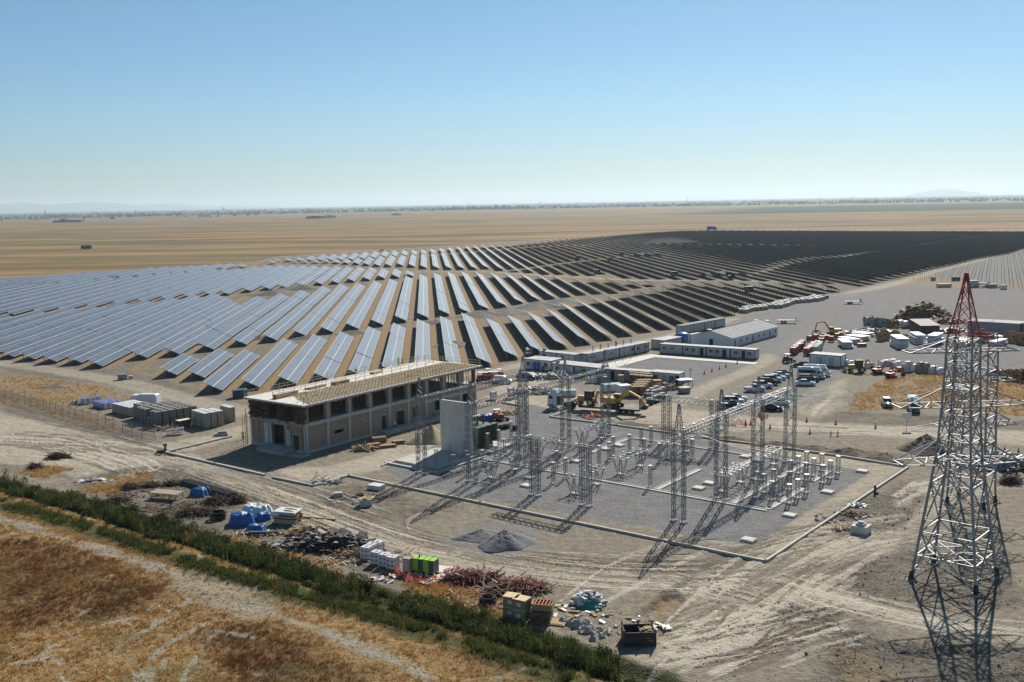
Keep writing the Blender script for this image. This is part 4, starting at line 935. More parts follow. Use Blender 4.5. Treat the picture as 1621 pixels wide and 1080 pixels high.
# ---- fire wall, transformer base and transformer
fw = thing('fire_wall', 'tall bare concrete fire wall standing between the transformer and the front', 'wall', sub(-65.0, 19.8), SROT)
mb = MB()
for k in range(4): mb.box((0, 0, 0.0 + k * 2.36), (7.0, 0.42, 2.32)); mb.box((0, 0, 2.32 + k * 2.36), (6.92, 0.36, 0.04)) if k < 3 else None
part('wall_lift', mb, ['concrete_pale'], fw)
base = MB(); base.box((0, 0, -0.3), (9.5, 10.5, 0.75)); base.box((0, -6.6, -0.3), (11.5, 0.5, 0.6)); base.box((5.9, -0.5, -0.3), (0.4, 12.7, 0.6)); base.box((0, 10.4, -0.3), (9.5, 9.0, 0.7))
for k in range(5): base.box((3.0, 14 + k * 0.9 - 6.0, 0.4), (5.5, 0.22, 0.15), 1)
single('concrete_platform', base, ['concrete', 'concrete_pale'], 'stepped concrete base around the fire wall and transformer', 'concrete base', sub(-65.6, 15.2), SROT)
tf = thing('transformer', 'dark green power transformer with radiator banks behind the fire wall', 'transformer', sub(-65.3, 25.0, 0.4), SROT)
mb = MB(); mb.box((0, 0, 0.5), (3.2, 5.2, 3.2)); mb.box((0, 0, 3.7), (3.3, 5.3, 0.18)); part('tank', mb, ['transformer_green'], tf)
for k in range(4):
    mb = MB()
    for q in range(7): mb.box((2.25, -2.2 + k * 1.45 + q * 0.17, 0.9), (0.85, 0.07, 3.0))
    mb.box((2.25, -1.7 + k * 1.45, 3.9), (0.9, 1.2, 0.1)); part('radiator', mb, ['transformer_green'], tf)
mb = MB(); mb.cyl((-0.4, -2.0, 4.9), (-0.4, 2.0, 4.9), 0.5, seg=12); mb.box((-0.4, -1.2, 3.85), (0.3, 0.2, 0.7)); mb.box((-0.4, 1.2, 3.85), (0.3, 0.2, 0.7)); part('conservator', mb, ['transformer_green'], tf)
for k in range(3):
    mb = MB(); mb.cyl((0.7, -1.6 + k * 1.6, 3.85), (0.7, -1.6 + k * 1.6, 5.6), 0.16, 0.09, 8); part('bushing', mb, ['machine_dark'], tf)
mb = MB(); mb.box((0, 0, 0.0), (3.4, 6.0, 0.5)); part('skid', mb, ['machine_dark'], tf)
# ---- conductors and insulator strings from the right gantry
def wire_obj(name, pts, r, label, cat, ins=0, grp=None):
    o = thing(name, label, cat, (0, 0, 0), 0, grp); a, b, sag = pts; a = Vector(a); b = Vector(b); mb = MB(); N = 14; pr0 = None
    for k in range(N + 1):
        t = k / N; p = a.lerp(b, t) - Vector((0, 0, sag * 4 * t * (1 - t)))
        if pr0: mb.bar(pr0, p, r, r)
        pr0 = p
    part('cable', mb, ['galv'], o)
    if ins:
        d = (a.lerp(b, 0.06) - Vector((0, 0, sag * 0.2)) - a).normalized(); i_ = MB()
        for k in range(12): i_.cyl(a + d * (0.5 + k * 0.2), a + d * (0.62 + k * 0.2), 0.17, 0.11, 8)
        part('insulator_string', i_, ['insulator'], o)
    return o
# ================================================================== TRANSMISSION TOWERS
def tower(name, label, base, levels, rot, arms, red_from, foot_black=True, hz=()):
    """levels = [(z, half diagonal)]; the body is a square lattice turned by rot"""
    o = thing(name, label, 'pylon', base, rot, 'pylons at the right')
    def hw(z):
        for (z0, a), (z1, b) in zip(levels[:-1], levels[1:]):
            if z0 <= z <= z1: return a + (b - a) * (z - z0) / (z1 - z0)
        return levels[-1][1]
    def cn(z):
        d = hw(z); return [Vector((-d, 0, z)), Vector((0, -d, z)), Vector((d, 0, z)), Vector((0, d, z))]
    zs = [z for z, _ in levels]
    body = MB(); pk = MB()
    for z0, z1 in zip(zs[:-1], zs[1:]):
        A_, B_ = cn(z0), cn(z1); mb = pk if z0 >= red_from - .01 else body
        w = 0.23 if z0 < red_from * .5 else (0.19 if z0 < red_from else 0.11); wb = max(0.075, min(0.13, hw(z0) * 0.035 + .03)) if z0 < red_from - .01 else .06
        for i in range(4):
            j = (i + 1) % 4
            mb.bar(A_[i], B_[i], w, w)
            mb.bar(A_[i], B_[j], wb, wb); mb.bar(A_[j], B_[i], wb, wb); mb.bar(B_[i], B_[j], wb * .9, wb * .9)
            if hw(z0) > 1.5 and z0 < red_from - .01:                            # secondary bracing
                for f in (0.25, 0.75):
                    p = A_[i].lerp(B_[i], f); q = A_[i].lerp(B_[j], f) if f < .5 else A_[j].lerp(B_[i], f); mb.bar(p, q, 0.06, 0.06)
                    p = A_[j].lerp(B_[j], f); q = A_[j].lerp(B_[i], f) if f < .5 else A_[i].lerp(B_[j], f); mb.bar(p, q, 0.06, 0.06)
    for z in hz:
        c = cn(z); plan = MB()
        for i in range(4):
            plan.bar(c[i], c[(i + 1) % 4], 0.11, 0.11); m1 = c[i].lerp(c[(i + 1) % 4], .5); m2 = c[(i + 1) % 4].lerp(c[(i + 2) % 4], .5); plan.bar(m1, m2, 0.09, 0.09)
            plan.bar(m1, m1 - Vector((0, 0, 1.6)) + (c[i] - m1) * 0.5, 0.06, 0.06); plan.bar(m1, m1 - Vector((0, 0, 1.6)) + (c[(i + 1) % 4] - m1) * 0.5, 0.06, 0.06)
        plan.bar(c[0], c[2], 0.07, 0.07); plan.bar(c[1], c[3], 0.07, 0.07)
        part('plan_bracing', plan, ['galv'], o)
    part('body_lattice', body, ['galv'], o); part('peak_lattice', pk, ['red_paint'], o)
    for i, c in enumerate(cn(0)):
        f = MB(); f.box((c.x, c.y, -0.4), (1.1, 1.1, 0.5), 1); f.cyl((c.x, c.y, 0.0), (c.x * .97, c.y * .97, 1.1), 0.34, 0.24, 8, 0)
        for k in range(4): f.bar((c.x, c.y, 0.5), (c.x + math.cos(k * 1.57 + .7) * .7, c.y + math.sin(k * 1.57 + .7) * .7, 0.1), 0.1, 0.1)
        part('foot', f, ['machine_dark', 'concrete'], o)
    for za, zt, reach, s, end in arms:                  # arm rooted on the corner leg, flat outer end
        mb = MB(); d = hw(za); top = Vector((s * d, 0, za)); lo1 = Vector((s * hw(zt) * .25, -hw(zt) * .75, zt)); lo2 = Vector((s * hw(zt) * .25, hw(zt) * .75, zt))
        t1 = Vector((s * reach, -end, zt)); t2 = Vector((s * reach, end, zt)); lc = Vector((s * hw(zt), 0, zt))
        for t in (t1, t2): mb.bar(top, t, 0.11, 0.11)
        mb.bar(lo1, t1, 0.12, 0.12); mb.bar(lo2, t2, 0.12, 0.12); mb.bar(t1, t2, 0.12, 0.12)
        for f in (0.3, 0.62):
            a = lo1.lerp(t1, f); b = lo2.lerp(t2, f); c = top.lerp(t1, f); e = top.lerp(t2, f)
            mb.bar(a, c, 0.07, 0.07); mb.bar(b, e, 0.07, 0.07); mb.bar(a, b, 0.06, 0.06); mb.bar(a, lo2.lerp(t2, f - .28), 0.07, 0.07)
        part('cross_arm', mb, ['galv'], o)
    return o
tb1 = P(1510, 915.5)
t1 = tower('transmission_tower', 'tall grey lattice pylon with a red peak in the right foreground', tb1,
    [(0, 5.0), (5.6, 4.05), (11.2, 3.1), (13.8, 2.7), (16.1, 2.45), (19.0, 2.25), (21.9, 2.1), (24.6, 1.95), (27.3, 1.9), (29.4, 1.35), (31.3, 0.85), (33.0, 0.42), (34.5, 0.16)], R(3),
    [(27.2, 26.0, 6.4, -1, 1.1), (27.2, 26.0, 5.8, 1, 1.0), (21.9, 20.0, 7.3, -1, 1.2), (21.9, 20.0, 7.4, 1, 1.1), (16.1, 13.6, 6.9, -1, 1.2), (16.1, 13.6, 6.6, 1, 1.1)], 27.3, hz=(2.9, 13.8, 21.9))
tb2 = P(1537, 797)
t2 = tower('transmission_tower', 'lower grey lattice pylon standing directly behind the red-peaked one', tb2,
    [(0, 3.5), (4.6, 3.3), (9.0, 3.15), (12.6, 3.05), (16.0, 3.0), (19.0, 2.95), (21.6, 2.9), (24.0, 2.7)], R(3),
    [(19.0, 17.6, 5.0, 1, 1.0), (19.0, 17.6, 4.2, -1, 1.0), (13.0, 11.4, 5.6, 1, 1.0), (13.0, 11.4, 5.4, -1, 1.0)], 21.5, hz=(9.0, 19.0))
wn = 0
WG = 'conductors strung from the tall right gantry'
for k, (b, tipz, dx) in enumerate(((10.5, 11.4, -5.4), (14.0, 11.4, -5.2), (17.6, 11.4, -5.0), (36.0, 17.6, -4.2), (39.5, 17.6, -4.0), (43.0, 17.6, -3.8))):
    lab = f'thin steel conductor with pale green insulators, {nth(k + 1)} from the front along the right gantry beam'
    wire_obj('conductor', (sub(-15.2, b, 11.8), tb2 + Vector((dx, (-1) ** k * .6, tipz)), 1.2), 0.035, lab, 'power line', 1, WG)
for k, (z, reach, off) in enumerate(((26.0, 5.8, 0.9), (20.0, 7.4, 1.0), (13.6, 6.6, 1.0))):
    a = tb1 + Vector((reach, off, z)); wire_obj('conductor', (a, a + Vector((46, 14, 3)), 1.8), 0.03, f'conductor leaving to the right from the {("top", "middle", "lowest")[k]} arm of the red-peaked pylon', 'power line', 0, 'conductors leaving the red-peaked pylon')
a = tb1 + Vector((-6.9, -1.2, 13.6)); wire_obj('conductor', (a, sub(-13.5, 8.5, 12.4), 1.5), 0.035, 'conductor from the lowest left arm of the red-peaked pylon to the gantry', 'power line')

# ================================================================== PEOPLE
def person(label, loc, rz=0.0, pose='stand', vest=True, cat='person', group=None, dark=False):
    o_ = bpy.data.meshes.new('person')
    if pose == 'crouch': J = {'pel': (0, 0, .42), 'chest': (0, .16, .80), 'neck': (0, .22, .98), 'head': (0, .26, 1.12), 'lk': (-.13, .34, .45), 'la': (-.13, .08, .06), 'lt': (-.13, .24, .03), 'rk': (.13, .34, .45), 'ra': (.13, .08, .06), 'rt': (.13, .24, .03), 'ls': (-.19, .18, .90), 'le': (-.24, .34, .66), 'lh': (-.16, .5, .5), 'rs': (.19, .18, .90), 're': (.24, .34, .66), 'rh': (.16, .5, .5)}
    else: J = {'pel': (0, 0, .93), 'chest': (0, .02, 1.28), 'neck': (0, .02, 1.50), 'head': (0, .04, 1.66), 'lk': (-.10, .04, .50), 'la': (-.11, -.02, .09), 'lt': (-.12, .16, .04), 'rk': (.10, .02, .50), 'ra': (.11, .0, .09), 'rt': (.12, .18, .04), 'ls': (-.19, .01, 1.42), 'le': (-.26, -.02, 1.13), 'lh': (-.24, .14, .90), 'rs': (.19, .01, 1.42), 're': (.25, .05, 1.13), 'rh': (.20, .24, .98)}
    names = list(J); ix = {n: i for i, n in enumerate(names)}
    E_ = [('pel', 'chest'), ('chest', 'neck'), ('neck', 'head'), ('pel', 'lk'), ('lk', 'la'), ('la', 'lt'), ('pel', 'rk'), ('rk', 'ra'), ('ra', 'rt'), ('chest', 'ls'), ('ls', 'le'), ('le', 'lh'), ('chest', 'rs'), ('rs', 're'), ('re', 'rh')]
    o_.from_pydata([J[n] for n in names], [(ix[a], ix[b]) for a, b in E_], []); ob = bpy.data.objects.new('person', o_); COL.objects.link(ob)
    sk = ob.modifiers.new('s', 'SKIN'); rad = {'pel': .145, 'chest': .16, 'neck': .065, 'head': .11, 'lk': .075, 'rk': .075, 'la': .055, 'ra': .055, 'lt': .045, 'rt': .045, 'ls': .075, 'rs': .075, 'le': .052, 're': .052, 'lh': .045, 'rh': .045}
    for n in names:
        d = o_.skin_vertices[0].data[ix[n]]; d.radius = (rad[n], rad[n]); d.use_root = n == 'pel'
    ob.modifiers.new('u', 'SUBSURF').levels = 1
    dg = bpy.context.evaluated_depsgraph_get(); me = bpy.data.meshes.new_from_object(ob.evaluated_get(dg)); bpy.data.objects.remove(ob)
    me.materials.clear()
    for k in ('cloth_dark', 'hivis' if vest else 'cloth_dark', 'skin'): me.materials.append(M[k])
    zt = 0.62 if pose == 'crouch' else 1.02; zh = 1.02 if pose == 'crouch' else 1.53
    for p in me.polygons:
        c = p.center; p.material_index = 2 if c.z > zh or (abs(c.x) > .17 and zt - .12 < c.z < zt - 0.02) else (1 if c.z > zt and vest else 0); p.use_smooth = True
    r_ = obj('person', me, None, loc, rz); tag(r_, label, cat, group)
    hz_ = J['head']; h = MB(); h.cyl((hz_[0], hz_[1], hz_[2] + .02), (hz_[0], hz_[1], hz_[2] + .15), .135, .06, 10); h.cyl((hz_[0], hz_[1] + .03, hz_[2] + .01), (hz_[0], hz_[1] + .03, hz_[2] + .03), .16, .16, 10); part('helmet', h, ['helmet'], r_)
    return r_
person('person in a yellow-green vest standing left of the half-built building', P(385, 696), 0.6)
def roofpt(px, py): return P(px, py, H2 + 0.06)
person('dark-clothed person standing at the back rail of the unfinished roof', roofpt(604, 588), 1.0, vest=False)
person('person in a green vest, left one of a pair working on the roof', roofpt(631, 578), 0.4)
person('person in a green vest, right one of a pair working on the roof', roofpt(637, 576), -0.8)
person('person in a green vest crouching by a timber stack on the roof', roofpt(565, 590), 2.0, 'crouch')
person('person in a green vest crouching on the side platform of the building', bpt(bay * 4.0, -1.4, 0.75), 1.0, 'crouch')
person('person in a bright vest walking on the road behind the cabins', P(987, 546.5), 0.3)
person('person in a yellow vest bending beside the dark soil bank at right', P(1405, 726), 0.3, 'crouch')
person('dark-clothed person at the door of the end cabin', P(1061, 611), 0.3, vest=False)
person('dark-clothed person by the blue-doored cabin', P(860, 589), 2.6, vest=False)
person('person in a bright vest beside the cabin wall plants', P(871, 590), 2.2)
person('dark-clothed person outside the long cabin row, seated low by a door', P(1157, 566.5), 0, 'crouch', vest=False)

# ================================================================== PREFAB CABINS
def cabin(L, D, H, label, openings, loc, rz, group='prefab site cabins', wall='panel_grey', roof='roof_sheet', ac=0):
    """local x along the front, front face at y=0 looking to -y; openings = [(kind, x)]"""
    o = thing('site_cabin', label, 'cabin', loc, rz, group)
    b = MB(); b.box((L / 2, D / 2, 0.15), (L - 0.1, D - 0.1, H - 0.25)); n = max(2, int(round(L / 2.3)))
    for k in range(1, n): b.box((L * k / n, 0.035, 0.2), (0.06, 0.04, H - 0.45), 1)
    part('wall', b, [wall, 'dark_trim'], o)
    f = MB()
    for x in (0.06, L - 0.06):
        for y in (0.06, D - 0.06): f.box((x, y, 0), (0.16, 0.16, H - 0.1))
    for y in (0.04, D - 0.04): f.box((L / 2, y, 0.02), (L - 0.2, 0.12, 0.16)); f.box((L / 2, y, H - 0.24), (L - 0.2, 0.12, 0.16))
    for x in (0.04, L - 0.04): f.box((x, D / 2, 0.02), (0.12, D - 0.2, 0.16)); f.box((x, D / 2, H - 0.24), (0.12, D - 0.2, 0.16))
    part('frame', f, ['dark_trim'], o)
    r_ = MB(); r_.box((L / 2, D / 2, H - 0.1), (L + 0.12, D + 0.12, 0.1))
    for k in range(int(L / 1.2)): r_.box((0.6 + k * 1.2, D / 2, H), (0.06, D, 0.035))
    part('roof', r_, [roof], o)
    for kind, x in openings:
        if kind == 'w':
            w_ = MB(); w_.box((x, 0.03, 1.0), (1.2, 0.06, 1.15)); wo_ = part('window', w_, ['white_paint'], o)
            g = MB(); g.box((x - .28, -0.005, 1.08), (0.5, 0.03, 1.0)); g.box((x + .28, -0.005, 1.08), (0.5, 0.03, 1.0)); part('pane', g, ['glass'], wo_)
        else:
            m_ = {'d': 'panel_grey', 'b': 'blue_paint', 'o': 'dark_void', 'p': 'white_paint'}[kind]
            d = MB(); d.box((x, 0.02, 0.2), (0.95, 0.08, 2.05)); do = part('door', d, [m_], o); h = MB(); h.box((x + .35, -0.04, 1.15), (0.12, 0.05, 0.04)); part('handle', h, ['dark_trim'], do)
    for k in range(ac):
        a = MB(); a.box((1.2 + k * 2.0, 0.9, H), (0.85, 0.4, 0.65)); part('air_conditioner', a, ['wrap_grey'], o)
    return o
def row_frame(p, q):
    p = Vector(p); q = Vector(q); d = q - p; return d.length, math.atan2(d.y, d.x)
def cabin_row(pa, pb, n, D, H, lab, ops, **kw):
    a, b = P(*pa), P(*pb); L, rz = row_frame(a, b); d = (b - a).normalized(); l = L / n
    for k in range(n):
        cabin(l - 0.06, D, H, lab.format(nth(k + 1)), ops[k % len(ops)], a + d * (l * k), rz, ac=kw.get('ac', 0) if k % 2 == 0 else 0, wall=kw.get('wall', 'panel_grey'), roof=kw.get('roof', 'roof_sheet'))
cabin_row((1044.5, 559.5), (1195.5, 570), 4, 3.0, 2.75, '{} cabin from the left in the long row along the back of the grey courtyard', [[('w', 1.3), ('w', 3.6), ('d', 5.4)], [('w', 1.2), ('w', 3.2), ('o', 5.6)], [('w', 1.3), ('w', 3.2), ('o', 5.2)], [('w', 1.4), ('o', 3.6), ('w', 5.3)]])
cabin_row((930, 576.5), (1028, 556.5), 4, 3.0, 2.75, '{} cabin from the near end in the slanting row with flag poles in front', [[('w', 1.6), ('w', 3.2), ('d', 5.2)], [('d', 1.2), ('w', 3.4), ('d', 6.0)], [('d', 1.5), ('d', 3.4), ('w', 6)], [('w', 1.6), ('d', 3.5), ('w', 5.4)]], wall='panel_grey')
cabin_row((874, 592), (945, 600), 2, 5.2, 2.8, '{} pale cabin from the left in the near row facing the parked lorry', [[('w', 1.6), ('p', 6)], [('w', 3.0), ('p', 5.5)]], ac=1)
cabin_row((945.5, 600), (1028, 606.5), 2, 2.6, 2.7, '{} dark-fronted cabin from the left in the middle of the near row', [[('o', 1.5), ('o', 4)], [('o', 2.5)]], wall='steel_blue', ac=1)
cabin_row((1028.5, 606.5), (1075, 610.5), 1, 3.4, 2.8, '{} and only white cabin closing the right end of the near row', [[('w', 1.4), ('d', 3.6), ('w', 5.6), ('o', 6.9)]], wall='white_paint')
cabin_row((830, 584.5), (873, 588.5), 1, 5.4, 2.8, '{} cabin at the left end, with blue double doors', [[('w', 1.2), ('b', 3.3), ('b', 4.4), ('d', 2.3), ('d', 5.4), ('w', 6.6)]], wall='white_paint')
cabin_row((853, 571), (910, 577.5), 2, 3.0, 2.7, '{} cabin from the left behind the inner yard at the left end', [[('w', 2)]], ac=1)
cabin_row((1031, 551.5), (1051, 553.5), 1, 9.5, 2.7, '{} and only lone grey container cabin between the two courtyard rows', [[('d', 1.2)]])
cabin_row((1081, 530), (1148, 517), 4, 2.6, 2.9, '{} grey container from the near end behind the large white hall', [[('d', 2)]], roof='roof_grey')
cabin_row((1088, 543), (1107, 545), 1, 5.5, 2.7, '{} and only white container beside the blue water tank', [[('d', 1.2)]], wall='white_paint')
cabin_row((1281, 578), (1331, 582), 1, 4.2, 3.0, '{} and only long white container behind the parked minibuses', [[('d', 3), ('d', 5.5)]], wall='white_paint')
# large white hall with a low gable roof
ha, hb = P(1158, 551), P(1231, 531); HL, hrz = row_frame(ha, hb); hd = (hb - ha).normalized()
o = thing('site_hall', 'large white prefab hall with a low gabled sheet roof', 'hall', ha, hrz); HW_ = 13.0; b = MB()
b.prism([(0, 0), (0, 0), (0, 0)], 0, 0) if False else None
b.box((HL / 2, HW_ / 2, 0), (HL, HW_, 2.9))
for x in (0.0, HL):
    b.quad([(x, 0, 2.9), (x, HW_, 2.9), (x, HW_ / 2, 4.5)] if x else [(x, HW_, 2.9), (x, 0, 2.9), (x, HW_ / 2, 4.5)])
part('wall', b, ['white_paint'], o)
r_ = MB()
for s in (-1, 1):
    y0 = HW_ / 2 + s * (HW_ / 2 + 0.4); r_.quad([(-0.4, y0, 2.84), (HL + .4, y0, 2.84), (HL + .4, HW_ / 2, 4.62), (-0.4, HW_ / 2, 4.62)] if s < 0 else [(-0.4, HW_ / 2, 4.62), (HL + .4, HW_ / 2, 4.62), (HL + .4, y0, 2.84), (-0.4, y0, 2.84)])
    for k in range(16):
        x = k * HL / 15; r_.bar((x, y0, 2.88), (x, HW_ / 2, 4.66), 0.09, 0.07)
part('roof', r_, ['roof_grey'], o)
for k in range(8):
    w_ = MB(); w_.box((2.2 + k * (HL - 4) / 7, -0.01, 1.0 if k % 3 else 0.1), (1.1, 0.08, 1.0 if k % 3 else 2.1)); wo_ = part('window' if k % 3 else 'door', w_, ['white_paint'], o); g = MB(); g.box((2.2 + k * (HL - 4) / 7, -0.06, 1.08 if k % 3 else 0.2), (0.9, 0.05, 0.84 if k % 3 else 1.9)); part('pane', g, ['glass'], wo_)
w_ = MB(); w_.box((-0.02, HW_ * .5, 0.1), (0.08, 1.2, 2.1)); part('door', w_, ['dark_void'], o); w_ = MB(); w_.box((-0.03, HW_ * .2, 1.6), (0.06, 1.3, 0.9)); part('sign_board', w_, ['white_paint'], o)
# blue tank
t = thing('water_tank', 'blue plastic water tank beside a white container', 'water tank', P(1081, 541), 0); b = MB(); b.cyl((0, 0, 0), (0, 0, 2.6), 1.5, seg=16)
for z in (0.6, 1.3, 2.0): b.cyl((0, 0, z), (0, 0, z + .12), 1.56, seg=16)
part('shell', b, ['blue_paint'], t); b = MB(); b.cyl((0, 0, 2.6), (0, 0, 2.95), 1.4, 0.6, 16); part('lid', b, ['blue_paint'], t)
# pavement strips by the cabins
def pave(name, pts, mats, label=None):
    mb = MB(); mb.quad([tuple(P(a, b, 0.07)) for a, b in pts]); return mb
pv = MB(); pv.quad([tuple(P(a, b, 0.09)) for a, b in ((925, 583), (1030, 560.5), (1040, 562), (1200, 574), (1195, 577), (1036, 565.5), (945, 590))]); struct(obj('pavement', pv.mesh('pavement', ['concrete_pale'])))
pv = MB(); pv.quad([tuple(P(a, b, 0.085)) for a, b in ((826, 588), (930, 597), (925, 602), (826, 594))]); struct(obj('pavement', pv.mesh('pavement', ['concrete_pale'])))
for k in range(6):
    q = P(938 + k * 12, 584 - k * 2.6); t = thing('flag_pole', f'{nth(k + 1)} flag pole from the left before the slanting cabin row', 'flag pole', q, 0, 'flag poles'); b = MB(); b.cyl((0, 0, 0), (0, 0, 6.2), 0.06, 0.035, 6); part('pole', b, ['galv'], t)
    b = MB(); b.quad([(0.04, 0, 6.1), (0.5, 0.1, 5.7), (0.35, 0.06, 4.6), (0.04, 0, 4.9)]); b.quad([(0.04, 0.02, 6.1), (0.04, 0.02, 4.9), (0.35, 0.08, 4.6), (0.5, 0.12, 5.7)]); part('flag', b, [['white_paint', 'plate_yellow', 'white_paint', 'red_paint', 'white_paint', 'white_paint'][k]], t)

# ================================================================== VEHICLES
def wheel(par, x, y, r, w=0.24, mt='tyre'):
    a = MB(); a.cyl((x, y - w / 2, r), (x, y + w / 2, r), r, seg=14); o = part('wheel', a, [mt], par)
    b = MB(); s = 1 if y > 0 else -1; b.cyl((x, y + s * w * .5, r), (x, y + s * (w * .5 + .015), r), r * .6, seg=10); part('rim', b, ['rim'], o)
def loft(mb, secs, mi=0):
    """secs: list of (x, half width, z low, z high, half width top) stations joined into a closed hull"""
    n = len(mb.v)
    for x, hw, zl, zh, ht in secs: mb.v += [(x, -hw, zl), (x, -hw, zl + (zh - zl) * .6), (x, -ht, zh), (x, ht, zh), (x, hw, zl + (zh - zl) * .6), (x, hw, zl)]
    for i in range(len(secs) - 1):
        for k in range(6):
            k2 = (k + 1) % 6; mb.f.append((n + i * 6 + k, n + i * 6 + k2, n + (i + 1) * 6 + k2, n + (i + 1) * 6 + k)); mb.m.append(mi)
    mb.f.append(tuple(n + k for k in range(6))); mb.m.append(mi); e = n + (len(secs) - 1) * 6
    mb.f.append(tuple(e + k for k in reversed(range(6)))); mb.m.append(mi)
def car(kind, paint, label, loc, rz, group=None, cat='car'):
    o = thing('parked_' + {'sedan': 'car', 'suv': 'car', 'van': 'van', 'bus': 'minibus', 'pickup': 'pickup'}[kind], label, cat, loc, rz, group)
    b = MB(); g = MB()
    if kind == 'sedan':
        loft(b, [(-2.25, .72, .35, .85, .68), (-2.1, .86, .25, .98, .78), (-1.5, .88, .22, 1.02, .8), (1.0, .88, .22, .98, .8), (2.05, .82, .24, .78, .7), (2.25, .65, .35, .66, .6)])
        loft(g, [(-1.75, .74, .96, 1.0, .7), (-1.0, .74, .96, 1.44, .56), (.25, .74, .96, 1.45, .56), (1.1, .74, .94, .98, .7)]); r_ = (-.95, .2, 1.1, 1.455)
        L, wx, wr, hw = 2.25, (-1.35, 1.35), .33, .84
    elif kind in ('suv', 'pickup'):
        loft(b, [(-2.3, .8, .4, 1.0, .76), (-2.15, .92, .32, 1.1, .84), (1.15, .92, .3, 1.12, .84), (2.15, .88, .32, .98, .76), (2.3, .7, .4, .85, .66)])
        x0 = -2.1 if kind == 'suv' else -.6
        loft(g, [(x0, .8, 1.08, 1.5 if kind == 'suv' else 1.2, .7), (x0 + .25, .8, 1.08, 1.7, .64), (.35, .8, 1.08, 1.72, .64), (1.2, .8, 1.06, 1.14, .72)]); r_ = (x0 + .3, .3, 1.26, 1.725)
        L, wx, wr, hw = 2.3, (-1.4, 1.45), .38, .88
    elif kind == 'van':
        loft(b, [(-2.2, .85, .35, 1.8, .78), (-2.1, .9, .3, 1.86, .8), (.5, .9, .3, 1.86, .78), (1.15, .9, .3, 1.12, .8), (2.0, .86, .32, .95, .74), (2.2, .7, .4, .8, .64)])
        loft(g, [(.48, .84, 1.1, 1.8, .72), (1.2, .84, 1.08, 1.15, .74)]); g.box((-.1, 0, 1.15), (1.0, 1.83, .5)); r_ = None
        L, wx, wr, hw = 2.2, (-1.3, 1.35), .33, .86
    else:
        loft(b, [(-3.2, .95, .4, 2.6, .82), (-3.1, .99, .3, 2.68, .86), (1.6, .99, .3, 2.66, .84), (2.1, .98, .3, 2.1, .86), (2.75, .97, .32, 1.3, .84), (3.15, .9, .35, 1.1, .76), (3.25, .8, .45, .95, .7)])
        loft(g, [(1.68, .86, 1.5, 2.5, .76), (2.78, .9, 1.28, 1.34, .8)]); g.box((-.9, 0, 1.45), (4.0, 2.0, .72)); g.box((1.75, 0, 1.4), (.75, 1.99, .6)); r_ = None
        b.box((0, 0, 2.66), (4.2, 1.2, .08)); L, wx, wr, hw = 3.25, (-1.9, 2.0), .36, .92
    part('body', b, [paint], o, True); part('window_band', g, ['glass'], o)
    if r_:
        rf = MB(); rf.box(((r_[0] + r_[1]) / 2, 0, r_[3] - .03), (r_[1] - r_[0], r_[2], .045)); part('roof', rf, [paint], o)
    if kind == 'pickup':
        pb = MB(); pb.box((-1.45, 0, 1.06), (1.35, 1.4, .07)); part('load_bed', pb, ['dark_trim'], o)
    for x in wx:
        for y in (-hw, hw): wheel(o, x, y, wr)
    for y in (-.6, .6):
        h = MB(); h.box((L - .12, y, .62 if kind != 'bus' else .85), (.2, .34, .16)); part('headlight', h, ['wrap_white'], o); h = MB(); h.box((-L + .02, y, .72), (.08, .3, .2)); part('tail_light', h, ['red_paint'], o)
    return o
CG = 'cars parked on the grey lot'
A_ = R(-6)
for k, (px, py, kind, pt, lab, rz) in enumerate([
    (1195, 620, 'pickup', 'car_white', 'white pickup at the near end of the row of parked cars', R(4)), (1207, 614.5, 'suv', 'car_white', 'white car second from the near end of the row', R(2)), (1216, 609.5, 'suv', 'car_black', 'dark car in the middle of the parked row', R(2)),
    (1222, 605, 'suv', 'car_white', 'white car just behind the dark one in the row', R(2)), (1229, 601.5, 'sedan', 'car_white', 'white sedan third from the far end of the row', R(0)), (1236, 598, 'sedan', 'car_white', 'white sedan next to the dark car at the far end', R(0)), (1240, 594.5, 'sedan', 'car_black', 'dark car at the far end of the parked row', R(-4)),
    (1166, 634.5, 'sedan', 'car_white', 'white sedan, rear one of three parked together behind the gantry', R(-3)), (1161, 640, 'suv', 'car_white', 'white car between two others behind the gantry', R(-3)), (1158, 646.5, 'pickup', 'car_black', 'black pickup nearest the gantry beam', R(-6)),
    (1233, 642, 'van', 'car_white', 'small white van parked beside a black car', R(-22)), (1222, 650, 'sedan', 'car_black', 'black car parked beside the small white van', R(-22)),
    (1293, 595, 'bus', 'car_white', 'white minibus, rear of two beside the white container', R(-24)), (1284, 599, 'bus', 'car_white', 'white minibus with a dark window band, nearer of two', R(-20)), (1280, 604, 'suv', 'car_green', 'dark green car parked in front of the minibuses', R(-14)), (1275, 610.5, 'sedan', 'car_white', 'white sedan nearest the camera beside the minibuses', R(-8)),
    (1269, 581, 'sedan', 'car_black', 'black car at the corner of the white container', R(170)), (1404, 643.5, 'suv', 'car_silver', 'silver car parked alone on bare earth', R(-103)), (1446, 650, 'bus', 'car_white', 'white minibus with dark front parked alone by the weeds', R(-105)),
    (796, 607, 'van', 'car_white', 'white van parked by the red machines', R(-12)), (833, 601, 'suv', 'car_black', 'black off-roader parked by the left cabins', R(-15)), (837, 562, 'van', 'car_white', 'white van parked at the end of a solar row', R(-95))]):
    car(kind, pt, lab, P(px, py), rz, CG if k < 17 else None, {'bus': 'minibus', 'van': 'van', 'pickup': 'pickup'}.get(kind, 'car'))
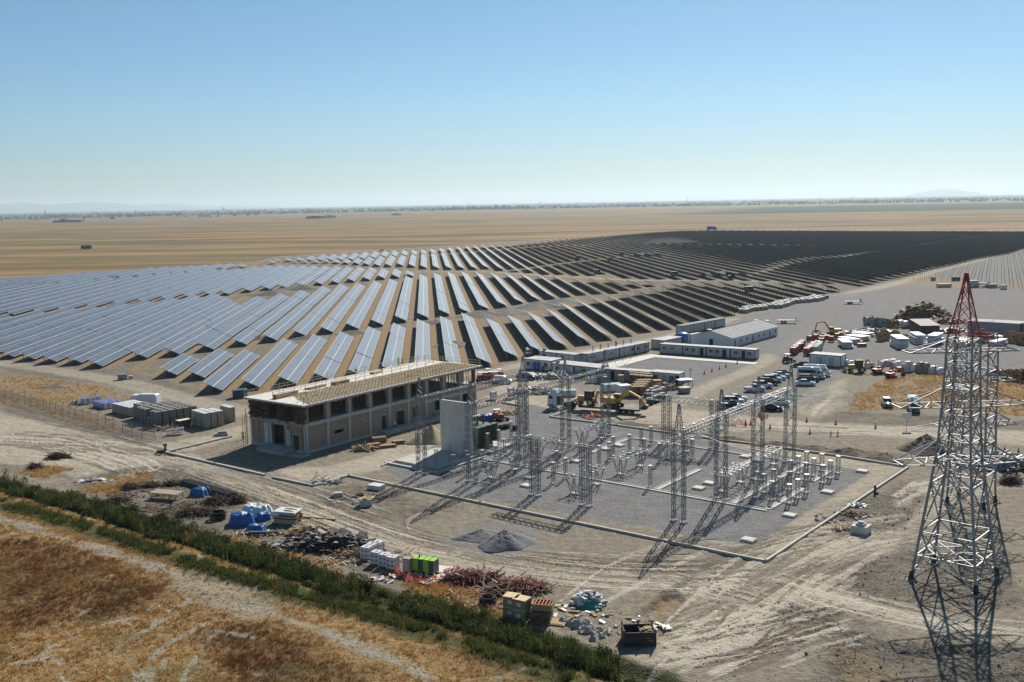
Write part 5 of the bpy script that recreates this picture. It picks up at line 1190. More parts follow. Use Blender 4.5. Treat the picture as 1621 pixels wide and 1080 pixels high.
def track(par, y, L, r=0.42, w=0.45):
    b = MB(); n = 12; pr = []
    for k in range(n): a = math.pi / 2 + math.pi * k / (n - 1); pr.append((-L / 2 + r + math.cos(a) * r, r + math.sin(a) * r))
    for k in range(n): a = -math.pi / 2 + math.pi * k / (n - 1); pr.append((L / 2 - r + math.cos(a) * r, r + math.sin(a) * r))
    b.prism(pr, y - w / 2, y + w / 2); part('crawler_track', b, ['machine_dark'], par)
def excavator(label, loc, rz, s=1.0, paint='machine_yellow', pose=0, group=None):
    o = thing('excavator', label, 'excavator', loc, rz, group); o.scale = (s, s, s)
    track(o, -1.1, 4.0); track(o, 1.1, 4.0)
    b = MB(); b.box((0, 0, .45), (2.2, 1.8, .5)); part('undercarriage', b, ['machine_dark'], o)
    b = MB(); b.box((-.9, 0, .98), (3.4, 2.5, 1.15), 0, 0, (.92, .96)); b.box((-2.3, 0, 1.05), (.7, 2.4, 1.0), 1); part('house', b, [paint, 'machine_dark'], o)
    c = MB(); c.box((.65, .75, 1.0), (1.5, 1.0, .85), 0); c.box((.65, .75, 2.72), (1.45, 1.0, .1), 0)
    for x in (-.05, 1.35):
        for y in (.3, 1.2): c.box((x, y, 1.85), (.09, .09, .9))
    co_ = part('cab', c, [paint], o); g = MB(); g.box((.65, .75, 1.86), (1.3, .86, .85)); part('cab_glass', g, ['glass'], co_)
    k = [((.9, -.2, 1.4), (3.1, -.2, 4.6)), ((3.1, -.2, 4.6), (5.6, -.2, 4.2)), ((5.6, -.2, 4.2), (6.1, -.2, 1.6))] if pose == 0 else [((.9, -.2, 1.4), (3.6, -.2, 3.6)), ((3.6, -.2, 3.6), (6.0, -.2, 2.4)), ((6.0, -.2, 2.4), (7.3, -.2, .8))]
    b = MB(); b.bar(*k[0], .42, .55); b.bar(*k[1], .4, .45); part('boom', b, [paint], o); b = MB(); b.bar(*k[2], .34, .42); part('dipper_arm', b, [paint], o); b = MB(); b.bar((1.3, -.5, 1.4), ((k[0][0][0] + k[0][1][0]) / 2, -.5, (k[0][0][2] + k[0][1][2]) / 2), .16, .16); part('hydraulic_ram', b, ['galv_dark'], o)
    e = k[2][1]; b = MB(); b.prism([(e[0] - .2, e[2] + .3), (e[0] + .5, e[2] + .1), (e[0] + .3, e[2] - .7), (e[0] - .5, e[2] - .9), (e[0] - .9, e[2] - .4)], -.85, .45); part('bucket', b, ['machine_dark'], o)
    return o
def backhoe(label, loc, rz, group=None):
    o = thing('backhoe_loader', label, 'backhoe loader', loc, rz, group)
    b = MB(); b.box((.3, 0, .8), (3.6, 1.1, .75)); b.box((1.5, 0, 1.2), (1.5, 1.05, .75), 0, 0, (.9, .9)); part('chassis', b, ['machine_yellow'], o)
    c = MB()
    for x in (-1.0, .55):
        for y in (-.75, .75): c.box((x, y, 1.5), (.1, .1, 1.45))
    c.box((-.22, 0, 2.95), (1.9, 1.75, .12)); c.box((-.22, 0, 1.2), (1.7, 1.6, .35)); co_ = part('cab', c, ['machine_dark'], o); g = MB(); g.box((-.22, 0, 1.56), (1.5, 1.46, 1.35)); part('cab_glass', g, ['glass'], co_)
    for y in (-.95, .95): wheel(o, -.75, y, .75, .45); wheel(o, 1.8, y, .48, .36)
    b = MB()
    for y in (-.7, .7): b.bar((.9, y, 1.5), (2.9, y, .9), .16, .25); b.bar((2.9, y, .9), (3.2, y, .4), .16, .25)
    part('loader_arm', b, ['machine_yellow'], o); b = MB(); b.prism([(3.1, .1), (3.9, .05), (3.5, .5), (3.15, .95), (3.0, .6)], -1.1, 1.1); part('front_bucket', b, ['machine_dark'], o)
    b = MB(); b.bar((-1.4, 0, 1.0), (-2.2, 0, 3.2), .3, .4); b.bar((-2.2, 0, 3.2), (-3.4, 0, 1.7), .25, .3); b.bar((-1.3, 0, .6), (-1.3, 0, 1.3), .9, .3); part('rear_boom', b, ['machine_yellow'], o); b = MB(); b.prism([(-3.6, 1.7), (-3.1, 1.6), (-3.0, .9), (-3.5, .8)], -.35, .35); part('rear_bucket', b, ['machine_dark'], o)
    for s in (-1, 1):
        b = MB(); b.bar((-1.5, s * .5, .9), (-1.7, s * 1.2, .1), .16, .16); part('stabiliser', b, ['machine_yellow'], o)
    return o
backhoe('yellow backhoe loader parked by the white bags along the fence', P(1358, 589.5), R(176))
excavator('yellow excavator with raised arm beside a red one, behind the cable drums', P(1319, 530), R(172), .9)
excavator('red excavator in front of the yellow one, behind the cable drums', P(1305, 537), R(160), .6, 'machine_orange')
excavator('small orange excavator with a black cab, left of two by the weeds', P(1391, 592), R(20), .62, 'machine_orange')
excavator('small orange excavator, right of two at the edge of the weeds', P(1411, 598.5), R(35), .62, 'machine_orange', 1)
excavator('small orange-armed excavator standing among the white bags', P(1428, 588), R(-10), .5, 'machine_orange', 1)
# lorry with low-loader
la, lb = P(868, 645), P(1005, 655); LL, lrz = row_frame(la, lb); ld = (lb - la).normalized()
o = thing('lorry_tractor', 'white lorry tractor unit coupled to a loaded low trailer', 'lorry', la + ld * 2.6, lrz + math.pi)
b = MB(); b.box((1.2, 0, 1.0), (2.1, 2.4, 2.3), 0, 0, (.94, .96)); b.box((1.0, 0, 3.3), (1.6, 2.2, .75), 0, 0, (.7, .85)); b.box((1.3, 0, .5), (2.2, 2.3, .5)); co_ = part('cab', b, ['car_white'], o)
g = MB(); g.box((2.2, 0, 2.1), (.12, 2.1, .85)); g.box((1.55, 0, 2.1), (.8, 2.43, .7)); part('windscreen', g, ['glass'], co_)
b = MB(); b.box((-1.4, 0, .8), (4.2, 1.0, .3)); b.box((-.2, 0, 1.0), (.6, 2.0, 1.8)); part('chassis', b, ['machine_dark'], o)
for x in (1.4, -1.6, -2.8):
    for y in (-1.05, 1.05): wheel(o, x, y, .5, .35)
o = thing('low_trailer', 'dark low-loader trailer carrying a backhoe and an excavator', 'trailer', la + ld * 4.2, lrz)
b = MB(); b.box((1.6, 0, 1.25), (3.6, 2.2, .35)); b.box((9.6, 0, .75), (13.0, 2.6, .35)); part('deck', b, ['machine_dark'], o)
for x in (11.5, 12.8, 14.1):
    for y in (-1.1, 1.1): wheel(o, x, y, .42, .35)
for y in (-.8, .8):
    b = MB(); b.box((16.2, y, .9), (.2, .8, 2.6)); part('loading_ramp', b, ['galv_dark'], o)
backhoe('orange backhoe loader riding on the low trailer behind the white lorry', la + ld * 9.0 + Vector((0, 0, 1.08)), lrz + math.pi)
excavator('yellow excavator riding on the rear of the low trailer', la + ld * 14.5 + Vector((0, 0, 1.08)), lrz, .95, 'machine_yellow', 1)
def flat_trailer(label, loc, rz):
    o = thing('flat_trailer', label, 'trailer', loc, rz, 'flat trailers standing in the yard'); b = MB(); b.box((0, 0, 1.0), (6.5, 2.4, .18)); b.box((-3.0, 0, 1.18), (.1, 2.4, 1.0)); part('deck', b, ['scrap_grey'], o)
    for x in (.6, 1.6):
        for y in (-.9, .9): wheel(o, x, y, .42, .3)
    b = MB(); b.bar((-3, 0, .9), (-4.6, 0, .6), .14, .14); b.bar((-2.4, 0, 1), (-2.4, 0, 0), .12, .12); part('drawbar', b, ['machine_dark'], o)
    return o
flat_trailer('empty flat trailer in the yard near the white hall', P(1246, 512), R(170)); flat_trailer('empty flat trailer further back in the yard near the grey bags', P(1350, 481.5), R(175))
# ================================================================== STORED MATERIALS, PILES AND SITE CLUTTER
rz0 = random.Random(21)
def heap(name, label, cat, loc, rx, ry, h, n, kind, mats, rz=0.0, size=(1.5, .3, .05), lump=None, seed=1, spread=1.0):
    """a heap of thrown-down bars or sheets over a low mound"""
    r_ = random.Random(seed); mb = MB()
    if lump is not None: mb.lump((0, 0, 0), (rx * .8, ry * .8, h * .72), 18, 5, .22, lump, seed)
    for k in range(n):
        a = r_.uniform(0, 6.283); q = math.sqrt(r_.random()) * spread; x, y = math.cos(a) * rx * q, math.sin(a) * ry * q
        z = max(0.03, h * (1 - q * q) * r_.uniform(.55, 1.05)); L = size[0] * r_.uniform(.5, 1.3); yw = r_.gauss(rz, .7) if kind == 'aligned' else r_.uniform(0, 6.283)
        tl = r_.gauss(0, .22) + (.25 if r_.random() < .2 else 0); d = Vector((math.cos(yw) * math.cos(tl), math.sin(yw) * math.cos(tl), math.sin(tl))) * (L / 2); c = Vector((x, y, z + abs(d.z) * .5))
        mb.bar(c - d, c + d, size[1] * r_.uniform(.6, 1.3), size[2] * r_.uniform(.7, 1.3), r_.randrange(len(mats)))
    o = single(name, mb, mats, label, cat, loc); o['kind'] = 'stuff'; return o
def mound(name, label, cat, loc, rx, ry, h, mt, rz=0, seed=3, power=1.0, rough=.1):
    """a smooth poured heap with sharp slopes and a ragged foot"""
    n = 40; r_ = random.Random(seed); mb = MB(); N = 26
    ph = [r_.uniform(0, 6.28) for _ in range(6)]; am = [r_.uniform(.02, .09) for _ in range(6)]
    for i in range(N):
        t = i / (N - 1)
        for k in range(n):
            a = 6.2832 * k / n; e = 1 + sum(am[q] * math.sin((q + 1) * a + ph[q]) for q in range(6))
            z = h * max(0, 1 - t ** power) * (1 + .14 * math.sin(3 * a + ph[1]) * t) + r_.uniform(-rough, rough) * h * .12 * (1 - t) - (0.08 if i == N - 1 else 0)
            mb.v.append((math.cos(a) * rx * t * e, math.sin(a) * ry * t * e, z))
    for i in range(N - 1):
        for k in range(n):
            k2 = (k + 1) % n; mb.f.append((i * n + k, (i + 1) * n + k, (i + 1) * n + k2, i * n + k2)); mb.m.append(0)
    o = single(name, mb, [mt], label, cat, loc, rz, None, True); return o
# ---- pallets of blocks at the left
def pallet(name, w, d, h, mt, top, courses, gap=.03):
    o = bpy.data.objects.new(name, None); COL.objects.link(o)
    b = MB(); ch = (h - .14) / courses
    for c in range(courses):
        for x in (-1, 1):
            b.box((x * w / 4, 0, .14 + c * ch), (w / 2 - gap, d - .02 - (c % 2) * .015, ch - .025))
        b.box((0, 0, .14 + c * ch + ch - .03), (w * .9, d * .9, .031))
    part('block_load', b, [mt], o)
    if top: t = MB(); t.box((0, 0, h), (w + .02, d + .02, .04)); part('top_sheet', t, [top], o)
    p = MB()
    for y in (-1, 0, 1): p.box((0, y * d * .42, 0), (w, .1, .1))
    for x in range(5): p.box(((x - 2) * w * .22, 0, .1), (.1, d, .035))
    part('pallet_base', p, ['timber'], o)
    return o
def grid_stack(proto, origin, ex, ey, nx, ny, dx, dy, hz, nz, rz, lab, cat, group, skip=lambda i, j, k: False, jit=.08):
    first = True; cnt = 0
    for j in range(ny):
        for i in range(nx):
            for k in range(nz):
                if skip(i, j, k): continue
                vis = k == nz - 1 or j == 0 or i == nx - 1 or i == 0
                if not vis: continue
                loc = origin + ex * (i * dx + rz0.uniform(-jit, jit)) + ey * (j * dy + rz0.uniform(-jit, jit)) + Vector((0, 0, k * hz))
                o = proto if first else dup(proto, loc); first = False; o.location = loc; o.rotation_euler.z = rz + rz0.uniform(-.03, .03); cnt += 1
                lv = '' if nz == 1 else (', upper pallet' if k == nz - 1 else ', lower pallet')
                tag(o, f'{lab}: {nth(j + 1)} row from front, {nth(i + 1)} from left{lv}', cat, group)
pa, pb = P(240, 671), P(313, 664); ex = (pb - pa).normalized()
ga = P(263, 675); exv = (P(372, 671) - P(323, 680)); exv.z = 0; EX = exv.normalized(); EY = Vector((-EX.y, EX.x, 0)); RZ = math.atan2(EX.y, EX.x)
grid_stack(pallet('block_pallet', 1.25, 1.15, 1.5, 'block_grey', None, 6), P(263, 673.5) + EY * .3 - EX * 1.5, EX, EY, 6, 7, 1.5, 1.5, 1.5, 2, RZ, 'grey blocks', 'block pallet', 'pallets of grey blocks', lambda i, j, k: (i < 1 and j > 5) or (j == 2 and i == 0 and k == 1) or (i > 4 and k == 1 and j > 5))
grid_stack(pallet('block_pallet', 1.25, 1.15, 1.5, 'block_grey', None, 6), P(229, 664), EX, EY, 2, 3, 1.45, 1.45, 1.5, 2, RZ, 'grey blocks by the pink ones', 'block pallet', 'pallets of grey blocks')
grid_stack(pallet('brick_pallet', 1.2, 1.2, 1.5, 'block_cream', 'wrap_white', 5), P(327, 677.5), EX, EY, 3, 4, 1.45, 1.4, 1.5, 2, RZ, 'cream blocks', 'block pallet', 'pallets of cream blocks', lambda i, j, k: i == 2 and j > 2)
grid_stack(pallet('brick_pallet', 1.2, 1.2, 1.5, 'block_cream', 'wrap_white', 5), P(367, 667.5), EX, EY, 1, 3, 1.45, 1.4, 1.5, 2, RZ, 'cream blocks at the road end', 'block pallet', 'pallets of cream blocks')
exb = (P(222, 661) - P(182, 651)); EX2 = exb.normalized(); EY2 = Vector((-EX2.y, EX2.x, 0)); RZ2 = math.atan2(EX2.y, EX2.x)
grid_stack(pallet('block_pallet', 1.15, 1.15, 1.9, 'block_pink', 'wrap_white', 4), P(184, 652.5), EX2, EY2, 6, 4, 1.3, 1.3, 1.9, 1, RZ2, 'pinkish blocks', 'block pallet', 'pallets of pinkish blocks', jit=.04)
def bagp():
    o = bpy.data.objects.new('bag_pallet', None); COL.objects.link(o); b = MB()
    for c in range(6): b.box((rz0.uniform(-.03, .03), 0, .12 + c * .2), (1.15, .95, .195), 0, 0, (.97, .97))
    part('bag_load', b, ['wrap_white'], o); s = MB()
    for x in (-.3, .35): s.box((x, 0, .13), (.3, .97, 1.21))
    part('blue_band', s, ['blue_paint'], o); p = MB()
    for y in (-.35, 0, .35): p.box((0, y, 0), (1.15, .1, .12))
    part('pallet_base', p, ['timber'], o); return o
grid_stack(bagp(), P(152, 644), EX2, EY2, 4, 4, 1.35, 1.15, 1.4, 1, RZ2, 'white bags with blue bands', 'bag pallet', 'pallets of white and blue bags')
grid_stack(bagp(), P(134, 640), EX2, EY2, 1, 4, 1.35, 1.1, 1.4, 1, RZ2, 'bags standing apart at left end', 'bag pallet', 'pallets of white and blue bags')
b = MB(); b.box((0, 0, 0), (6.2, 2.6, 1.9), 0, 0, (.94, .8)); b.box((0.6, 0, 1.85), (4.2, 2.0, .25), 0, 0, (.9, .8)); b.box((-2.3, 0, 0), (1.8, 2.9, 1.2), 0, 0, (.6, .9)); single('covered_stack', b, ['wrap_white'], 'long stack under a white sheet behind the pinkish pallets', 'covered stack', P(232, 638), RZ2 + .6)
b = MB(); b.box((0, 0, .1), (2.6, 1.5, 1.2)); b.box((0, 0, 1.3), (2.7, 1.6, .08), 1); single('brown_crate', b, ['timber_dark', 'concrete_pale'], 'brown crate with pale lid standing alone before the grey block stacks', 'crate', P(291, 675), RZ)
b = MB()
for k in range(5): b.lump((k * .9, rz0.uniform(-.5, .5), 0), (.7, .6, .9), 10, 4, .25, k % 2, k)
o = single('sack_heap', b, ['wrap_white', 'wrap_grey'], 'heap of white and grey sacks at the left end of the pallets', 'sack heap', P(116, 640)); o['kind'] = 'stuff'
heap('scrap_pile', 'scatter of broken wood and sheet metal in front of the block stacks', 'scrap pile', P(262, 680), 4.5, 2.0, .5, 70, 'x', ['timber', 'timber_dark', 'scrap_grey', 'rust'], 0, (1.6, .16, .08), seed=4)
b = MB(); lattice_beam(b, (-1.6, 0, .6), (1.6, 0, .9), .5, .35, 6, .09, .07, 0, False); b.box((0, 0, .3), (3, .9, .05)); b.bar((-.4, 0, 0), (-.4, 0, 2.2), .12); single('truss_piece', b, ['galv_white'], 'pale steel truss piece lying before the block stacks', 'steel frame', P(278, 688), .3)
b = MB(); b.box((0, 0, 0), (2.2, 1.2, 1.3)); b.box((0, 0, 1.3), (2.0, 1.1, .1)); b.box((2.0, .2, 0), (1.0, 1.0, .8), 1); single('spool_box', b, ['wrap_grey', 'timber_pale'], 'grey box cabinet at the end of a solar row by the road', 'box', P(194, 601), .4)
b = MB(); b.box((0, 0, .15), (3.2, 2.0, 1.6)); b.box((0, 0, 1.75), (3.3, 2.1, .08)); b.box((0, 0, 0), (3.0, 1.8, .15)); single('skip_box', b, ['teal_paint'], 'dark blue steel box under the end of a solar row by the building', 'steel box', P(380, 629), .35)
b = MB(); b.box((0, 0, 0), (2.6, .6, .5), 0); b.box((.3, .3, .5), (1.6, .5, .3), 0); single('block_heap', b, ['rubble'], 'small heap of blocks on the kerb end left of the building', 'block heap', P(350, 690), .2)
# ---- chain-link fence with cranked posts at the left
def fence(name, label, pts, step, h, mt_post, mesh=True, crank=True):
    o = thing(name, label, 'fence', (0, 0, 0)); pl = [P(*p) for p in pts]; pos = []
    for p, q in zip(pl[:-1], pl[1:]):
        n = max(1, int((q - p).length / step))
        for k in range(n): pos.append((p.lerp(q, k / n), (q - p).normalized()))
    pos.append((pl[-1], (pl[-1] - pl[-2]).normalized()))
    for p, d in pos[:95]:
        b = MB(); n_ = Vector((d.y, -d.x, 0)); b.bar(p - Vector((0, 0, .3)), p + Vector((0, 0, h)), .11)
        if crank: b.bar(p + Vector((0, 0, h)), p + Vector((0, 0, h + .4)) - n_ * .4, .09)
        part('post', b, [mt_post], o)
    if mesh:
        b = MB()
        for (p, d), (q, _) in zip(pos[:-1], pos[1:]):
            for z in (0.05, h * .5, h - .05): b.bar(p + Vector((0, 0, z)), q + Vector((0, 0, z)), .025)
            L = (q - p).length; m_ = int(L / .28)
            for k in range(m_):
                a = p.lerp(q, k / m_); c = p.lerp(q, min(1, (k + h / .9) / m_)); b.bar(a + Vector((0, 0, .03)), Vector((c.x, c.y, h - .03)), .016); a2 = p.lerp(q, (k + 1) / m_); e = p.lerp(q, max(0, (k + 1 - h / .9) / m_)); b.bar(a2 + Vector((0, 0, .03)), Vector((e.x, e.y, h - .03)), .016)
            if crank:
                n_ = Vector((d.y, -d.x, 0))
                for f in (.4, .9): b.bar(p + Vector((0, 0, h + .4 * f)) - n_ * .4 * f, q + Vector((0, 0, h + .4 * f)) - n_ * .4 * f, .02)
        part('wire_mesh', b, ['galv_dark'], o)
    return o
fence('chain_link_fence', 'chain-link fence with cranked posts beside the dirt road at left', [(-30, 622), (0, 630), (60, 646), (120, 663), (180, 680), (225, 694), (246, 697)], 3.0, 2.1, 'pile_steel')
fence('far_field_fence', 'thin post fence along the far edge of the solar field', [(395, 420), (440, 403), (560, 397), (660, 391), (780, 383), (850, 378)], 9.0, 2.2, 'pile_steel', False, False)
fence('yard_fence', 'line of dark fence posts beside the white bags and weeds', [(1338, 585), (1390, 590), (1440, 594), (1480, 598), (1560, 603), (1625, 607)], 4.6, 3.2, 'machine_dark', False, False)
fence('yard_fence', 'row of thin dark posts behind the white panel stacks', [(1334, 537), (1370, 530), (1404, 533), (1440, 530)], 6.5, 2.6, 'machine_dark', False, False)
# ---- foreground storage along the ditch
def at(px, py): return P(px, py)
b = MB(); pa, pb = at(283, 766), at(360, 789); d = (pb - pa); n_ = Vector((-d.y, d.x, 0)).normalized()
for k in range(9):
    o_ = n_ * ((k % 6) * .42 + (k // 6) * .2); q = d * rz0.uniform(-.04, .04)
    c = MB(); c.cyl(pa + o_ + q + Vector((0, 0, .17 + .3 * (k // 6))), pb + o_ + q + Vector((0, 0, .17 + .3 * (k // 6))), .16, seg=8, cap=1)
    if k % 6 == 0 and k < 6: pass
    single('steel_pipe', c, ['scrap_black', 'dark_void'], f'long dark pipe, {nth(k + 1)} of the bundle lying beside the bright blue tarp', 'pipe', (0, 0, 0), 0, 'bundle of long dark pipes')
def tarp(label, loc, rx, ry, h, mt, rz=0, seed=1):
    r_ = random.Random(seed); mb = MB(); nx, ny = 26, 20
    for j in range(ny):
        for i in range(nx):
            u, v = i / (nx - 1) * 2 - 1, j / (ny - 1) * 2 - 1; e = max(abs(u), abs(v)); x = u * rx * (1 + .05 * math.sin(v * 7 + seed)); y = v * ry * (1 + .06 * math.sin(u * 6 + seed))
            z = h * (1 - smooth(.74, 1.0, e)) * (.84 + .16 * math.sin(u * 4 + seed) * math.cos(v * 3)) + (r_.uniform(-.03, .03) + .07 * math.sin(math.atan2(v, u) * 9 + seed) * e) * h
            mb.v.append((x * (.86 + .14 * e), y * (.86 + .14 * e), max(0.0, z) - .02))
    for j in range(ny - 1):
        for i in range(nx - 1): a = j * nx + i; mb.f.append((a, a + 1, a + nx + 1, a + nx)); mb.m.append(0)
    return single('tarpaulin', mb, [mt], label, 'tarpaulin', loc, rz, None, True)
tarp('bright blue tarpaulin heaped over goods beside the dark pipes', at(317, 783), 1.35, 1.0, 1.25, 'blue_tarp', -.4, 1)
tarp('large blue tarpaulin over a stack beside the white-sheeted stacks', at(383, 829), 1.75, 1.25, 1.8, 'blue_tarp', .2, 2)
tarp('small blue tarpaulin crumpled in front of the larger one', at(406, 838), 1.3, .8, .8, 'blue_tarp', -.1, 3)
tarp('blue tarpaulin corner tucked between the white-sheeted stacks', at(418, 822), .9, .9, 1.1, 'blue_tarp', .5, 4)
tarp('white tarpaulin over the left timber stack near the scrap heap', at(408, 814), 2.2, 1.3, 1.55, 'wrap_white', -.35, 5)
def sheeted(label, loc, rz):
    o = thing('sheeted_stack', label, 'timber stack', loc, rz); b = MB()
    for z in range(8):
        for q in range(6): b.box((rz0.uniform(-.12, .12), (q - 2.5) * .36, z * .2), (3.3, .3, .17), rz0.choice([0, 1]))
    part('timber_load', b, ['timber_pale', 'timber_dark'], o); b = MB()
    b.box((0, 0, 1.58), (3.4, 2.4, .12), 0, 0, (.95, .95)); b.box((-1.2, 0, 1.1), (1.0, 2.44, .5), 0); part('cover_sheet', b, ['wrap_white'], o); b = MB()
    for k in range(7): b.box((rz0.uniform(-.4, .8), rz0.uniform(-.6, .6), 1.7), (1.2, .2, .06), 0, rz0.uniform(-.3, .3))
    part('loose_board', b, ['timber'], o); return o
sheeted('timber stack half covered by a white sheet at the edge of the dirt road', at(456, 826), -.28)
b = MB()
for k in range(6): b.box((0, (k - 2.5) * .34, .95), (4.8, .3, .06), k % 2)
for x in (-2.2, -1.1, 0, 1.1, 2.2):
    for y in (-.9, .9): b.bar((x, y, 0), (x, y, .95), .09, .09, 0)
    b.bar((x, -.9, .5), (x, .9, .5), .07, .07)
for y in (-.9, .9):
    for x in (-2.2, 0): b.bar((x, y, .1), (x + 1.1, y, .9), .06, .06); b.bar((x + 1.1, y, .9), (x + 2.2, y, .1), .06, .06)
single('work_platform', b, ['timber', 'concrete_wet'], 'long low timber work platform on lattice legs near the pipes', 'work table', at(264, 789), -.32)
for k, (px, py, rx, ry, h, n, lab) in enumerate([(206, 773, 1.6, 1.0, .7, 90, 'dark rebar heap on dry grass left of the work platform'), (240, 770, 1.4, .8, .6, 80, 'dark rebar heap just behind the work platform'), (186, 794, 2.0, 1.0, .45, 80, 'low dark rebar heap beside the green ditch'), (316, 814, 3.4, 1.5, .8, 200, 'long dark brown rebar heap between the ditch and the blue tarps'), (343, 796, 1.7, 1.3, .95, 120, 'dark rebar bundle beside the bright blue tarp'), (377, 795, 1.2, .8, 1.0, 80, 'stacked dark rebar mesh at the edge of the dirt road'), (92, 725, 2.0, 1.0, .9, 110, 'dark brush heap on the pale dirt at far left'), (56, 742, 1.1, .8, .9, 70, 'small dark brush heap beside the ditch at far left'), (270, 768, 1.4, .8, .5, 70, 'dark rebar between the work platform and the pipes'), (1600, 765, 1.6, 1.0, 1.2, 110, 'dark brush heap at the right edge behind the pylon')]):
    heap('rebar_heap', lab, 'rebar heap', at(px, py), rx, ry, h, n, 'x', ['rust', 'rust', 'timber_dark'], 0, (1.9, .06, .06), 0, 30 + k)
heap('sheet_scraps', 'scattered pale sheet scraps on dry grass near the ditch', 'scrap', at(150, 762), 2.8, .9, .15, 26, 'aligned', ['scrap_grey', 'wrap_white'], .4, (1.2, .6, .03), None, 51)
heap('loose_rods', 'loose long rods and boards on the bare ground below the work platform', 'rods', at(250, 806), 6, 1.8, .1, 34, 'aligned', ['rust', 'timber', 'timber_dark'], -.3, (3.2, .07, .05), None, 52)
heap('scrap_pile', 'big heap of black and grey roofing scraps beside the ditch', 'scrap pile', at(520, 862), 5.6, 2.7, 1.5, 380, 'x', ['scrap_black', 'scrap_black', 'scrap_grey', 'timber_dark'], 0, (2.0, .55, .05), 0, 53)
heap('scrap_pile', 'grey roofing scraps spread along the ditch side of the black heap', 'scrap pile', at(478, 863), 5.5, 1.9, .4, 170, 'x', ['scrap_black', 'scrap_grey', 'scrap_grey', 'timber'], 0, (1.3, .4, .04), None, 54)
heap('scrap_pile', 'heap of broken pale timber on the road side of the black heap', 'scrap pile', at(494, 845), 3.4, 1.3, .9, 200, 'x', ['timber', 'timber_pale', 'timber_dark'], 0, (1.4, .12, .07), 0, 55)
heap('scrap_pile', 'brown broken timber at the right end of the black scrap heap', 'scrap pile', at(570, 878), 3.2, 1.5, .5, 150, 'x', ['timber', 'timber_red', 'timber_dark'], 0, (1.5, .12, .06), None, 56)
b = MB(); b.box((0, 0, 0), (5.2, .28, .16)); single('timber_plank', b, ['timber'], 'single long plank lying on the dirt road side', 'plank', at(505, 821), -.3)
b = MB(); b.bar((0, 0, .1), (5.5, .2, .25), .12, .25); b.box((2.6, .1, .2), (2.4, .5, .25), 1); single('dark_beam', b, ['machine_dark', 'teal_paint'], 'long black beam with a dark blue pad in front of the blue tarps', 'beam', at(377, 847), -.05)
def ringcoil(label, loc, rx, n, h, seed):
    b = MB(); r_ = random.Random(seed)
    for k in range(n):
        R0 = rx * r_.uniform(.7, 1.0); z = .06 + k * h / n; cx, cy = r_.uniform(-.1, .1), r_.uniform(-.1, .1); pr0 = None
        for a in range(17):
            p = (cx + math.cos(a * .3927) * R0, cy + math.sin(a * .3927) * R0, z)
            if pr0: b.bar(pr0, p, .1, .1)
            pr0 = p
    return single('hose_coil', b, ['tyre'], label, 'hose coil', loc)
ringcoil('large black hose coil between the rebar and the blue tarps', at(346, 821), 1.15, 12, 1.0, 1); ringcoil('black hose coil left of the wooden boxes, nearer the ditch', at(772, 955), .95, 9, .75, 2); ringcoil('black hose coil behind the other one by the red props', at(779, 945), .9, 7, .5, 3)
def wrapped(label, loc, rz, h=1.5):
    o = thing('wrapped_pallet', label, 'wrapped pallet', loc, rz, 'white wrapped pallets by the generator'); b = MB()
    for c in range(5): b.box((0, 0, .12 + c * (h - .12) / 5), (1.2, 1.15, (h - .12) / 5 - .015), 0, 0, (.985, .985))
    b.box((0, 0, h), (1.1, 1.05, .05)); part('wrapped_load', b, ['wrap_white'], o); m_ = MB()
    for s in (-1, 1):
        for c in (1, 3): m_.box((s * .28, -.585, .18 + c * (h - .12) / 5), (.26, .02, .16)); m_.box((.605, s * .28, .18 + c * (h - .12) / 5), (.02, .26, .16))
    m_.box((0, 0, h + .05), (.4, .35, .012)); part('printed_mark', m_, ['red_paint'], o); p = MB()
    for y in (-.45, 0, .45): p.box((0, y, 0), (1.2, .1, .12))
    part('pallet_base', p, ['timber'], o); return o
for k, (px, py, lab) in enumerate([(581, 884, 'white wrapped pallet at the left end by the scrap heap'), (590, 879, 'white wrapped pallet second from the left, behind the shaded gap'), (599, 876, 'white wrapped pallet at the back of the group'), (597, 892, 'white wrapped pallet in the middle of the group'), (610, 896, 'white wrapped pallet second from the generator'), (622, 900, 'white wrapped pallet nearest the grey cabinet')]): wrapped(lab, at(px, py), -.45)
o = thing('generator', 'bright green generator container on a concrete slab', 'generator', at(674, 906), -.42); b = MB(); b.box((0, 0, .25), (2.9, 1.2, 1.5)); part('canopy', b, ['green_paint'], o)
b = MB(); b.box((1.46, 0, .3), (.03, 1.1, 1.35)); part('end_grille', b, ['teal_paint'], o); b = MB(); b.box((0, 0, 0), (3.0, 1.1, .25)); part('base_frame', b, ['machine_dark'], o)
for k in range(4): b = MB(); b.box((-1.05 + k * .7, -.61, .35), (.64, .03, 1.3)); part('door', b, [['green_paint', 'teal_paint', 'green_paint', 'teal_paint'][k]], o); 
for k in range(3): b = MB(); b.box((-.72 + k * .72, 0, 1.75), (.05, 1.2, .05)); part('roof_rib', b, ['teal_paint'], o)
b = MB(); b.cyl((-.9, .2, 1.75), (-.9, .2, 2.05), .08); part('exhaust', b, ['machine_dark'], o)
o = thing('electric_cabinet', 'upright grey electric cabinet left of the green generator', 'cabinet', at(645.5, 906), -.42); b = MB(); b.box((0, 0, .1), (.95, .6, 1.6)); b.box((0, 0, 1.7), (1.0, .66, .06)); part('casing', b, ['wrap_grey'], o); b = MB(); b.box((0, -.31, .2), (.8, .03, 1.4)); do = part('door', b, ['panel_grey'], o); b = MB(); b.box((.1, -.33, 1.1), (.2, .02, .25)); part('warning_plate', b, ['plate_yellow'], do); b = MB(); b.box((0, 0, 0), (.9, .55, .1)); part('plinth', b, ['machine_dark'], o)
